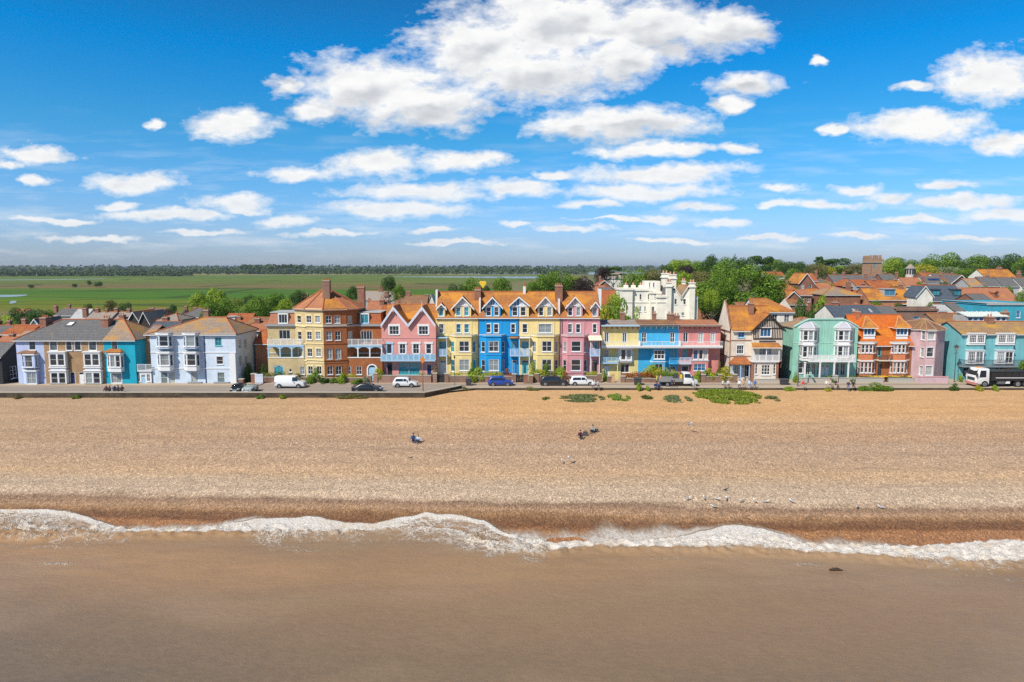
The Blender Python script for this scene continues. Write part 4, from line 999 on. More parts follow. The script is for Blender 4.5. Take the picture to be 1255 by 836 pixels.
# ---------------------------------------------------------- pink pair with twin gables
Y = 108.5; ub = [468, 501, 534.3]
for i in (0, 1):
    u0, u1 = ub[i], ub[i + 1]; x0, x1 = X(u0, Y), X(u1, Y); um = (483.3, 518.3)[i]; xm = X(um, Y)
    B = Bld('townhouse', ('rose pink gabled house with a wide teal ground-floor window, left of the twin-gabled pair', 'rose pink gabled house on the right of the twin-gabled pair, beside the cream terrace')[i], (x0 + x1) / 2, Y, group=FRONT)
    zg = Z(397.5, Y); za = Z(375.5, Y)
    w = B.wall((x0, Y), (x1, Y), PINK); s0 = xm - x0
    wu = ((478, 489.3), (513.8, 525))[i]; w.win(wu[0], 399.8, wu[1], 410, nx=3, nz=2, sur=.22, surm=WHITE)
    for (a, b) in (((474.3, 480.3), (490, 497)), ((506.5, 513.6), (522.6, 528.6)))[i]: w.win(a, 421.5, b, 433.5, nx=1 if (a < 480 or a > 520) else 2, nz=1 if (a < 480) else 2, sur=.2, surm=PBLUE if a < 480 else WHITE, hood=.1)
    zs = Z(434.8, Y)
    gz = .15
    if i == 0:
        w.win(474.2, 444.5, 480.2, 459, nz=1, fr=DARK); a0, z0, a1, z1 = w.rect(488.3, 444.3, 500.7, 459); w.win(0, 0, 0, 0, nx=3, nz=2, fr=TEALP, rect=(a0, z0, w.L - .05, z1), gl=GLT)
    else:
        a0, z0, a1, z1 = w.rect(501.3, 444.3, 514, 459); w.win(0, 0, 0, 0, nx=3, nz=2, fr=TEALP, rect=(.05, z0, a1, z1), gl=GLT)
        w.door(522.6, 446, 529, 462, NAVY)
    w.fill([(0, -.3), (w.L, -.3), (w.L, zg), (s0, za), (0, zg)])
    B.shell(x0, x1, Y, Y + 9, -.3, zg, PINK)
    rm_ = B.roof_y(x0, x1, Y, Y + 6, zg, za, TILEO, oh=.02, fo=.4, bargem=plain('lilac_white_paint', (.62, .67, .8), .5), bw=.5, xm=xm)
    mb = MB(); zr2 = za + .05; mb.slab([[(x0, Y + 3.2, zg + .6), (x1, Y + 3.2, zg + .6), (x1, Y + 5.6, zr2), (x0, Y + 5.6, zr2)], [(x1, Y + 9, zg), (x0, Y + 9, zg), (x0, Y + 5.6, zr2), (x1, Y + 5.6, zr2)]], .1, TILEO); mb.tube((x0, Y + 5.6, zr2), (x1, Y + 5.6, zr2), .1, CLAY, 6)
    B.roofo = mb.build('main_roof', B.root)
    m = MB(); m.tube((xm, Y - .45, za - .9), (xm, Y - .45, za + .9), .06, WHITE, 6, .03); m.build('finial', rm_)
    m = MB(); w_ = Plane((x0, Y), (x1, Y)); z_f, z_t = Z(441.6, Y - 1), Z(434.3, Y - 1)
    railing(m, w_, .0, w_.L - .01, z_f, z_t, 1.1, PBLUE, ret=(i == 0), solid=False, step=.11, wt=.06, slabm=PBLUE)
    w_.box(m, 0, w_.L - .01, z_f + .11, z_t - .1, -1.05, -1.035, PBLUE if i == 0 else SKYB); m.build('balcony', B.root)
    B.tr.box(x0 + .05, Y - .05, Z(414.5, Y), x1 - .05, Y + .01, Z(414.5, Y) + .1, PINKT)
    B.done()

# ---------------------------------------------------------- tall terrace of four
YT = 110.0
def gable_dormer(B, um, va, u0, u1, vb, wu0, wu1, vbot, wins, mat, Y, timber, panelm=WHITE, split=None):
    """wall dormer rising through the eaves, steep gable with struts, tiled roof running back"""
    y = Y - .04; x0, x1, xm = X(wu0, y), X(wu1, y), X(um, y)
    zb, ze_, za = Z(vbot, y), Z(vb, y), Z(va + 2.2, y)
    o0 = B.mb; B.mb = MB(); w = B.wall((x0, y), (x1, y), mat)
    for k in wins: w.win(*k, gl=GLS if mat not in (CREAM,) else (GLT if k[0] < 600 else GLS), sur=.08)
    zw = ze_ + (za - ze_) * .12
    w.fill(z0=zb, z1=zw)
    B.mb.poly([(x0, y, zw), (x1, y, zw), (xm, y, za)], panelm)
    for xx in (x0, x1): B.mb.poly([(xx, y, zb), (xx, y + 3, zb), (xx, y + 3, zw), (xx, y, zw)], mat)
    wd = x1 - x0; B.mb.box(x0 - .15, y - .1, zw - .1, x1 + .15, y - .004, zw + .08, WHITE)
    n = 6 if wd > 2 else 3
    if timber is not None:
        for i in range(1, n):
            a = x0 + wd * i / n; hh = (za - zw) * (1 - abs(a - xm) / (wd / 2)) - .15
            if hh > .15: B.mb.box(a - .045, y - .05, zw + .08, a + .045, y - .003, zw + hh, timber)
    B.mb.build('dormer', B.root); B.mb = o0
    s = (za - ze_) / ((X(u1, y) - X(u0, y)) / 2)
    B.roof_y(x0, x1, y, y + (za - ze_) / .9 + 1.2, zw, za + .18, TILEO, oh=max(.1, x0 - X(u0, y)), fo=.45, bw=.22, name='dormer_roof')
def terrace():
    Y = YT; D = 8.5; ze = Z(388, Y); zr = Z(357.6, Y + D / 2 + .2); us = [534.3, 587, 636, 686.7, 735]
    labels = ['tall cream house with greenish blinds at the left end of the orange-roofed terrace', 'tall bright blue house in the middle of the orange-roofed terrace', 'tall cream house between the bright blue and the mauve-pink one', 'tall mauve-pink house at the right end of the orange-roofed terrace']
    mats = [CREAM, BLUE, CREAM, PINK2]; trims = [CREAMT, BLUET, CREAMT, PINKT]
    for i in range(4):
        mat, tr = mats[i], trims[i]; x0, x1 = X(us[i], Y), X(us[i + 1], Y)
        B = Bld('townhouse', labels[i], (x0 + x1) / 2, Y, group=FRONT); w = B.wall((x0, Y), (x1, Y), mat)
        gl = [GLT, GLS, GLS, GLS][i]
        row2 = [[(538.4, 544.2), (559.6, 565), (569.4, 575)], [(596.3, 601.6), (605.6, 611), (626.5, 631.4)], [(640.4, 646.3), (660.4, 676)], [(696, 701), (705.8, 711), (726.3, 731)]][i]
        for a, b in row2: w.win(a, 397.2, b, 407.8, nx=2 if b - a > 9 else 1, sur=.09, surm=WHITE, gl=gl if a > 550 else GLS)
        door = [(538, 547.5), (627, 633.5), (639, 648), (725.5, 732.5)][i]
        # door bay: porch, first floor balcony with windows behind
        w.win(door[0] + .2, 418.5, door[1] - .2, 427.5, nx=2, nz=1, fr=PBLUE if i != 3 else WHITE, gl=GLT, sill=False)
        w.door(door[0] + (1 if i == 0 else .4), 441.5, door[1] - (1 if i == 0 else .4), 460.5, (WHITE, BLUET, TEALP, DARK)[i], fr=WHITE if i != 3 else BLACKP)
        w.fill(z0=-.3, z1=ze)
        B.shell(x0, x1, Y, Y + D, -.3, ze, mat, gable=zr)
        B.roof_x(x0, x1, Y, Y + D, ze, zr, TILEO, gl=.0, gr=.0, oh=.2)
        # main bay, two storeys, canted
        u0, f0, f1, u1 = [(551.5, 558.2, 577.8, 584.5), (588.3, 595.8, 614.3, 619.6), (650.8, 658.6, 678.6, 685), (688.5, 695.5, 715.3, 721)][i]
        fr_ = {0: (562.6, 575.2), 1: (599, 611.3), 2: (664.2, 676.3), 3: (700, 712)}[i]
        n_ = 2 if i != 3 else 1
        canted_bay(B, u0, f0, f1, u1, 412.5, -.3, Y, 1.15, mat, [(fr_[0], 418, fr_[1], 431, dict(nx=n_, gl=GLS, fw=.09)), (fr_[0], 440.5, fr_[1], 454.4, dict(nx=n_, gl=GLS, fw=.09))], [(418.5, 431.5, dict(gl=gl)), (441, 455, dict(gl=gl))], tr, bands=(435.2, 457.5))
        # strings
        w.band(B.tr, 411.6, .22, .1, tr, a1=w.U(u0) - .15 if i in (0,) else None, a0=None if i in (0,) else (w.U(u1) + .15 if i in (1, 3) else 0)) if i != 2 else w.band(B.tr, 411.6, .22, .1, tr, a0=0, a1=w.U(u0) - .15)
        for a, b in ((f0 - 1, f1 + 1), ([536.5, 624, 637, 724][i], [548, 633, 648, 734][i])):
            B.tr.box(X(a, Y), Y - .12, Z(391.5, Y), X(b, Y), Y - .004, Z(391.5, Y) + .3, tr)
            B.tr.box(X(a, Y) + .15, Y - .06, Z(392.6, Y), X(b, Y) - .15, Y - .004, Z(391.6, Y), tr)
        # pilasters beside the centre bay
        for a in (f0 - .4, f1 - .2): B.tr.box(X(a, Y), Y - .06, Z(409, Y), X(a + .9, Y), Y - .003, Z(392.5, Y), tr)
        B.tr.box(x1 - .12 if i != 3 else x0 + .2, Y - .09, 0, x1 - .04 if i != 3 else x0 + .28, Y - .003, ze - .1, DARK)      # downpipe
        # balcony over the porch
        b0, b1 = [(536.7, 548.8), (624.8, 636), (636, 649.3), (722.3, 734.7)][i]
        pl = Plane((X(b0, Y), Y), (X(b1, Y), Y)); m = MB()
        railing(m, pl, .02, pl.L - .02, Z(435.6, Y - .9), Z(427.8, Y - .9), 1.0, plain('soft_blue_paint', (.42, .6, .82), .5), ret=True, step=.1, wt=.05); m.build('balcony', B.root)
        m = MB()
        for a in (.04, pl.L - .16): pl.box(m, a, a + .12, .05, Z(435.6, Y - .9) - .17, -.98, -.86, WHITE if i != 1 else BLUET)
        for a in (.04, pl.L - .12): pl.box(m, a, a + .08, Z(427.8, Y - .9) + .01, Z(414.8, Y - .9), -.98, -.9, WHITE if i != 1 else BLUET)
        pl.box(m, -.08, pl.L + .08, Z(414.6, Y - .9), Z(414.6, Y - .9) + .16, -1.1, -.01, (PBLUE, TILEO, WHITE, OFFW)[i]); m.build('porch', B.root)
        if i == 3:
            m = MB(); z_ = Z(412.5, Y - 1); m.slab([[(pl.p.x - .3, Y - 1.9, z_ - .5), (pl.p.x + pl.L + .2, Y - 1.9, z_ - .5), (pl.p.x + pl.L + .2, Y - .02, z_ + .1), (pl.p.x - .3, Y - .02, z_ + .1)]], .05, OFFW); m.build('awning', B.root)
        # dormers
        if i == 0:
            gable_dormer(B, 566.8, 362.6, 553.4, 581, 375.5, 557.6, 577.6, 391, [(559.6, 376.5, 565, 387), (569.4, 376.5, 575, 387)], mat, Y, plain('lilac_grey_paint', (.5, .52, .58), .5))
            gable_dormer(B, 541.2, 371, 535, 547.6, 376.8, 537.4, 546, 391, [(538.6, 377, 544, 387.5)], mat, Y, None)
        if i == 1: gable_dormer(B, 603.4, 363, 591, 617, 375.5, 594.2, 613.5, 391, [(596.3, 376.5, 602, 387), (606, 376.5, 611.4, 387)], mat, Y, WHITE, BLUE)
        if i == 2: gable_dormer(B, 667.5, 362.5, 655, 680, 375.5, 658.6, 677.5, 391, [(660.5, 376.5, 665.8, 387), (670.6, 376.5, 676, 387)], mat, Y, plain('lilac_grey_paint', (.5, .52, .58), .5))
        if i == 3:
            gable_dormer(B, 704.4, 362.6, 692, 717, 375.5, 694.8, 713.4, 391, [(696, 376.5, 701.2, 387), (706, 376.5, 711, 387)], mat, Y, PINK2)
            gable_dormer(B, 728.7, 368.8, 722, 736, 375.8, 724.4, 733.2, 391, [(726, 377, 731.2, 387.5)], mat, Y, None)
        # the shared gable: each house owns its half
        if i in (1, 2):
            y = Y - .04; h0, h1 = (624.8, 636) if i == 1 else (636, 648); o0 = B.mb; B.mb = MB(); q = B.wall((X(h0, y), y), (X(h1, y), y), mat)
            q.win(*((628.2, 376.5, 634.2, 387) if i == 1 else (638.2, 376.5, 644.2, 387)), sur=.08); zw = Z(375, y); za = Z(365, y); q.fill(z0=Z(391, y), z1=zw)
            xm = X(636, y); xo = X(h0 if i == 1 else h1, y); B.mb.poly([(xo, y, zw), (xm, y, zw), (xm, y, za)], BLUE if i == 1 else WHITE); B.mb.poly([(xo, y, Z(391, y)), (xo, y + 3, Z(391, y)), (xo, y + 3, zw), (xo, y, zw)], mat)
            B.mb.box(min(xo, xm), y - .1, zw - .1, max(xo, xm), y - .004, zw + .08, WHITE)
            for k in (1, 2, 3):
                a = lerp(xm, xo, k / 3.6); hh = (za - zw) * (1 - k / 3.6) - .1; B.mb.box(a - .045, y - .05, zw + .08, a + .045, y - .003, zw + hh, WHITE if i == 1 else plain('lilac_grey_paint', (.5, .52, .58), .5))
            B.mb.build('dormer', B.root); B.mb = o0
            s = (za - zw) / abs(xo - xm); xe = X(623.4, y) if i == 1 else X(649.5, y); zE = za + .18 - s * abs(xe - xm); f = MB(); fy, by = y - .45, y + 4
            f.slab([[(xe, fy, zE), (xm, fy, za + .18), (xm, by, za + .18), (xe, by, zE)]], .12, TILEO, DARK)
            f.poly([(xe, fy - .03, zE + .05), (xm, fy - .03, za + .23), (xm, fy - .03, za - .02), (xe, fy - .03, zE - .2)], WHITE); f.build('dormer_roof', B.root)
        # chimneys and party walls
        yr = Y + D / 2
        if i == 0:
            B.chim_px(586, 352.5, yr - .8, 372, 7.4, d=1.4, pots=4)
            m = MB(); m.box(X(587.8, Y + 1.5), Y + .6, ze + .3, X(589.6, Y + 1.5), yr - 1.6, Z(365, Y + 2), WHITE)
            m.box(X(535.6, yr) , yr - 1.2, zr - 2.5, X(538, yr), yr + .5, zr + .35, WHITE); m.build('party_wall', B.roofo)
        if i == 1: m = MB(); m.box(X(641, yr), yr - .4, zr - 1, X(644, yr), yr + .3, zr + .9, WHITE); m.tube((X(642.5, yr), yr, zr + .9), (X(642.5, yr), yr, zr + 1.5), .14, CLAY); m.build('chimney', B.roofo)
        if i == 2:
            B.chim_px(684.2, 347.5, yr - 1.2, 372, 8.6, d=1.3, pots=4)
            m = MB(); m.hexa([(X(683.5, Y + 1.5), Y + .2), (X(685.2, Y + 1.5), Y + .2), (X(685.2, Y + 1.5), yr - 2), (X(683.5, Y + 1.5), yr - 2)], ze + .3, Z(366, Y + 2), WHITE); m.build('party_wall', B.roofo)
        if i == 3: m = MB(); m.box(X(731.8, yr), yr - 1.6, zr - 2.5, X(734.6, yr), yr + .6, zr + .5, WHITE); m.build('party_wall', B.roofo)
        B.done()
terrace()

# ---------------------------------------------------------- low flat-fronted terrace with long balcony
def low_terrace():
    Y = 110.5; us = [736, 782.3, 831.3, 882.5]; mats = [YELR, SKYB, PINK3]; D = 8
    labels = ['low pale yellow two-storey house with flat eaves beside the tall mauve-pink one', 'low sky-blue house in the middle of the flat-eaved row of three', 'low salmon-pink house at the right end of the flat-eaved row']
    zt = Z(400, Y); zf = Z(424, Y - 1)
    for i in range(3):
        mat = mats[i]; x0, x1 = X(us[i], Y), X(us[i + 1], Y); B = Bld('terraced_house', labels[i], (x0 + x1) / 2, Y, group=FRONT); w = B.wall((x0, Y), (x1, Y), mat)
        for a, b in ([(740.5, 746), (762.4, 768)], [(785.8, 792), (820.6, 826.6)], [(836.4, 843), (855, 861.6), (870, 876)])[i]: w.win(a, 407.6, b, 420.5, nx=2, nz=1 + i % 2, sill=False, fw=.09, gl=(GLB, GLS, GLL)[i] if not (i == 2 and a < 850) else GLS)
        if i == 0:
            w.win(740.3, 428.5, 746, 437.5, nx=2); w.door(740.3, 446, 747, 460, WHITE); w.win(761.2, 446, 771.5, 456.5, nx=2, nz=1)
            w.fill(z0=-.3, z1=zt)
            canted_bay(B, 757, 760, 774.6, 777, 426.5, Z(443.5, Y), Y, .5, WHITE, [(761, 428.2, 767.3, 441.5, dict(nx=1, nz=1, fw=.1)), (768, 428.2, 774, 441.5, dict(nx=1, nz=1, fw=.1))], [], WHITE)
            m = MB(); pl = Plane((X(736.6, Y), Y), (X(757, Y), Y)); railing(m, pl, 0, pl.L, Z(444.6, Y - .8), Z(438, Y - .8), .9, PBLUE, step=.1); m.build('balcony', B.root)
            m = MB(); [pl.box(m, a, a + .12, .1, Z(446, Y), -.88, -.76, CREAMT) for a in (.05, pl.L - .17)]; m.build('porch', B.root)
        if i == 1:
            w.win(821.3, 428, 828.6, 442, nx=2, nz=1, fr=SKYB, gl=GLT); w.win(820, 449, 829, 457, nx=2, nz=1); w.fill(z0=-.3, z1=zt)
            canted_bay(B, 797, 800.6, 815.6, 819, 426.5, -.2, Y, .8, SKYB, [(801.6, 429, 814.8, 440.2, dict(nx=3, nz=2, fw=.11)), (803, 446, 813, 455, dict(nx=2, nz=1))], [], WHITE, bands=(444,))
            m = MB(); pl = Plane((X(819.3, Y), Y), (X(831.2, Y), Y)); railing(m, pl, 0, pl.L, Z(445.3, Y - .8), Z(438.5, Y - .8), .9, SKYB, ret=False); m.build('balcony', B.root)
        if i == 2:
            w.win(836.6, 428, 843.4, 437.5, nx=2, nz=1, fr=TEALP, gl=GLT); w.door(836, 447, 844.5, 460, DARK); w.fill(z0=-.3, z1=zt)
            canted_bay(B, 846.8, 848.6, 868.4, 869.8, 426, -.2, Y, .8, PINK3, [(849.4, 428.5, 856, 440.6, dict(nx=1, nz=1, fw=.1, gl=GLB)), (856.4, 428.5, 862, 440.6, dict(nx=1, nz=1, fw=.1)), (862.4, 428.5, 867.8, 440.6, dict(nx=1, nz=1, fw=.1, gl=GLL)), (850.8, 446, 865.4, 454.4, dict(nx=3, nz=2, gl=GLB))], [], WHITE, bands=(442.5,))
            m = MB(); pl = Plane((X(831.6, Y), Y), (X(846.6, Y), Y)); railing(m, pl, 0, pl.L, Z(445.3, Y - .8), Z(438, Y - .8), .9, plain('lilac_white_paint', (.62, .67, .8), .5), ret=False, step=.1); m.build('balcony', B.root)
        B.shell(x0, x1, Y, Y + D, -.3, zt, mat)
        mb = MB(); mb.box(x0 - .0, Y - .75, zt + .003, x1 - .004, Y + .5, zt + .22, LEAD); mb.box(x0, Y - .78, zt + .06, x1 - .004, Y - .752, zt + .26, (PBLUE, DARK, BRICKD)[i])
        zr = Z(391.5, Y + D / 2); mb.slab([[(x0, Y + .5, zt + .2), (x1, Y + .5, zt + .2), (x1, Y + D / 2, zr), (x0, Y + D / 2, zr)], [(x1, Y + D, zt), (x0, Y + D, zt), (x0, Y + D / 2, zr), (x1, Y + D / 2, zr)]], .1, (PALER, TILEB, TILEP)[i]); B.roofo = mb.build('roof', B.root)
        m = MB(); n = int((x1 - x0) / .85)
        for k in range(n + 1):
            a = lerp(x0 + .1, x1 - .15, k / n); m.hexa([(a - .06, Y - .02), (a - .06, Y - .62), (a + .06, Y - .62), (a + .06, Y - .02)], zt - .12, zt, (CLAY, WHITE, CLAY)[i]); m.hexa([(a - .05, Y - .02), (a - .05, Y - .3), (a + .05, Y - .3), (a + .05, Y - .02)], zt - .4, zt - .12, (CLAY, WHITE, CLAY)[i])
        m.build('eaves_brackets', B.root)
        m = MB(); pl = Plane((x0, Y), (x1, Y)); railing(m, pl, .0, pl.L - .01, zf, Z(418.3, Y - 1.3), 1.5, WHITE, ret=False, step=.22, wt=.03); pl.box(m, 0, pl.L - .01, zf - .3, zf - .17, -1.46, -1.36, WHITE)
        pl.box(m, .02, .1, zf, Z(418.3, Y - 1.3), -1.4, -.02, WHITE) ; m.build('long_balcony', B.root)
        yr = Y + D / 2
        for (u, vt, wp, j) in ((762, 380.5, 5, 0), (800.8, 381.5, 4, 1), (820.6, 382.2, 7, 1), (828, 384, 6.4, 1)):
            if j == i: B.chim_px(u, vt, yr - .3, 393, wp, d=.9, pots=2, mat=BRICKC)
        B.done()
low_terrace()

# ---------------------------------------------------------- half-timbered house
def tudor():
    Y = 108.5; x0, xa, x1 = X(895.5, Y), X(920.5, Y), X(956.5, Y); D = 6.2
    B = Bld('house', 'half-timbered gabled house with orange lichened roof and white balcony', (x0 + x1) / 2, Y, group=FRONT)
    ze, zr = Z(402.8, Y), Z(374.8, Y + D / 2)
    w = B.wall((x0, Y), (xa, Y), TUDW); w.win(904, 405.6, 911.6, 413.8, nx=2, fr=PBLUE, gl=GLB, sur=.1); w.win(903, 423.4, 911.4, 433.8, nx=3, nz=2, sur=.1)
    w.win(900.5, 447.5, 906.5, 461.5, nx=2, nz=2, fr=WHITE); w.door(907.2, 447.5, 912.8, 463.5, WHITE); w.win(913.5, 447.5, 919, 461.5, nx=2, nz=2); w.fill(z0=-.2, z1=ze)
    for v in (417.8, 437.2): w.band(B.tr, v, .14, .06, BRICKC)
    s = B.wall((x0, Y + D), (x0, Y), TUDW); s.fill([(0, -.2), (D, -.2), (D, ze), (D / 2, zr + .6), (0, ze)])
    for a in (0, D * .42, D - .42): s.box(B.tr, a, a + .38, -.1, ze - .2 if a != D * .42 else zr - .1, -.05, .01, BRICKC)
    for v in (399, 418, 437): s.box(B.tr, .45, D - .45, Z(v, Y + 2), Z(v, Y + 2) + .16, -.07, .01, BRICKC)
    mb = MB(); mb.poly([(x0 - .28, Y - .12, ze), (x0 - .02, Y - .12, ze), (x0 - .02, Y + D / 2, zr + 1.0), (x0 - .28, Y + D / 2, zr + 1.0)], BRICKC); mb.poly([(x0 - .28, Y + D + .1, ze), (x0 - .02, Y + D + .1, ze), (x0 - .02, Y + D / 2, zr + 1.0), (x0 - .28, Y + D / 2, zr + 1.0)], BRICKC)
    mb.poly([(x0 - .28, Y - .12, ze - .4), (x0 - .28, Y + D + .1, ze - .4), (x0 - .28, Y + D + .1, ze), (x0 - .28, Y + D / 2, zr + 1.0), (x0 - .28, Y - .12, ze)], TUDW); mb.build('side_gable', B.root)
    # right part, forward
    yf = Y - .7; P = B.wall((xa, yf), (x1, yf), TUDW); zj = Z(415.2, yf); za = Z(385.5, yf); xm = X(940.6, yf); zg = Z(402.3, yf)
    mbT = MB()
    P.win(931, 402.4, 944, 412.6, nx=3, nz=1, fr=WHITE, gl=GLB, sur=.1)
    P.win(930.5, 426.2, 945.8, 436.5, nx=4, nz=1, fr=WHITE, sill=False); 
    P.fill([(0, Z(443.5, yf)), (P.L, Z(443.5, yf)), (P.L, zg), (xm - xa, za), (0, zg)])
    n = 17
    for k in range(n + 1):
        a = lerp(.07, P.L - .07, k / n); top = zg + (za - zg) * (1 - abs(a - (xm - xa)) / ((xm - xa) if a < xm - xa else P.L - (xm - xa))) - .12; top = max(top, zg - .3)
        hz = P.rect(931, 402.4, 944, 412.6)
        if hz[0] - .15 < a < hz[2] + .15:
            P.box(mbT, a - .06, a + .06, hz[3] + .2, top, -.045, -.003, TIMB)
        else: P.box(mbT, a - .06, a + .06, zj, top, -.045, -.003, TIMB)
    for z, t_ in ((zj - .12, .2), (zg - .1, .16), (Z(393, yf), .13)):
        hw = P.L / 2 if z < zg else P.L / 2 * (za - z) / (za - zg); c = xm - xa if z >= zg else P.L / 2
        P.box(mbT, max(0, c - hw), min(P.L, c + hw), z, z + t_, -.07, -.048, TIMB)
    for z, t_ in ((Z(443, yf), .12),): P.box(mbT, 0, P.L, z, z + t_, -.07, -.01, BRICKC)
    mbT.build('timber_trim', B.root)
    m = MB(); a_ = P.U(930); P.box(m, a_, P.U(950), Z(419.2, yf), Z(417.5, yf), -.06, -.005, DARK); m.build('name_board', B.root)
    yb = yf - .9; q = B.wall((X(922, yb), yb), (X(955, yb), yb), TUDW); o0 = B.mb; B.mb = MB()
    q.win(926.3, 446.5, 929.3, 458.5, nx=1, nz=3); q.win(934, 447, 944.8, 459.5, nx=3, nz=3, fw=.1); q.win(948.6, 446.5, 951.6, 458.5, nx=1, nz=3); q.fill(z0=-.2, z1=Z(442.6, yb) - .17)
    for xx in (q.p.x, q.p.x + q.L): B.mb.poly([(xx, yb, -.2), (xx, yf + .5, -.2), (xx, yf + .5, Z(442.6, yb) - .17), (xx, yb, Z(442.6, yb) - .17)], BRICKC)
    for a in (0, q.L - .4): q.box(B.mb, a, a + .4, -.1, Z(442.6, yb) - .18, -.05, .01, BRICKC)
    B.mb.build('bay', B.root); B.mb = o0
    m = MB(); railing(m, q, 0, q.L, Z(442.6, yb), Z(434.8, yb), .25, WHITE, step=.13, wt=.05, dback=.88); 
    for a in (.02, q.L * .5, q.L - .14): q.box(m, a, a + .12, Z(434.8, yb), Z(426, yb), -.23, -.12, WHITE)
    m.build('balcony', B.root)
    m = MB(); z0_, z1_ = Z(425.8, yb), Z(420, yf); m.slab([[(X(920.6, yb), yb - .5, z0_), (X(957.3, yb), yb - .5, z0_), (X(956, yb), yf + .02, z1_), (X(923, yb), yf + .02, z1_)]], .1, TILEO, WHITE); m.build('pent_roof', B.root)
    m = MB(); xl, xr = X(895.6, Y - 1), X(920, Y - 1); yp = Y - 1.5; z0_, z1_ = Z(446.2, yp), Z(438.4, Y - .6)
    m.slab([[(xl, yp, z0_), (xr, yp, z0_), (xr - .3, Y - .02, z1_), (xl + .9, Y - .02, z1_)], [(xl, Y - .02, z0_), (xl, yp, z0_), (xl + .9, Y - .02, z1_)]], .1, TILER); m.build('porch_roof', B.root)
    m = MB(); [m.box(a - .06, yp + .15, .05, a + .06, yp + .27, z0_ - .12, PBLUE) for a in (xl + .2, (xl + xr) / 2, xr - .2)]; m.build('porch', B.root)
    # walls round the back
    B.mb.poly([(x1, yf, -.2), (x1, Y + 9, -.2), (x1, Y + 9, zg), (x1, yf, zg)], BRICKC); B.mb.poly([(x0, Y + D, -.2), (x1, Y + D, -.2), (x1, Y + D, ze), (x0, Y + D, ze)], TUDW); B.mb.poly([(xa, yf, -.2), (xa, Y, -.2), (xa, Y, ze), (xa, yf, ze)], TUDW)
    B.roof_y(xa, x1, yf, Y + 9, zg, za + .15, TILEO, oh=.35, fo=.35, bargem=TIMB, bw=.3, xm=xm, name='gable_roof')
    B.roof_x(x0 + .1, xa + 3.5, Y, Y + D, ze, zr, TILEO, gl=0, gr=0)
    B.chim_px(918.3, 369, Y + 2.2, 392, 5.8, d=.8, pots=2)
    B.done()
tudor()

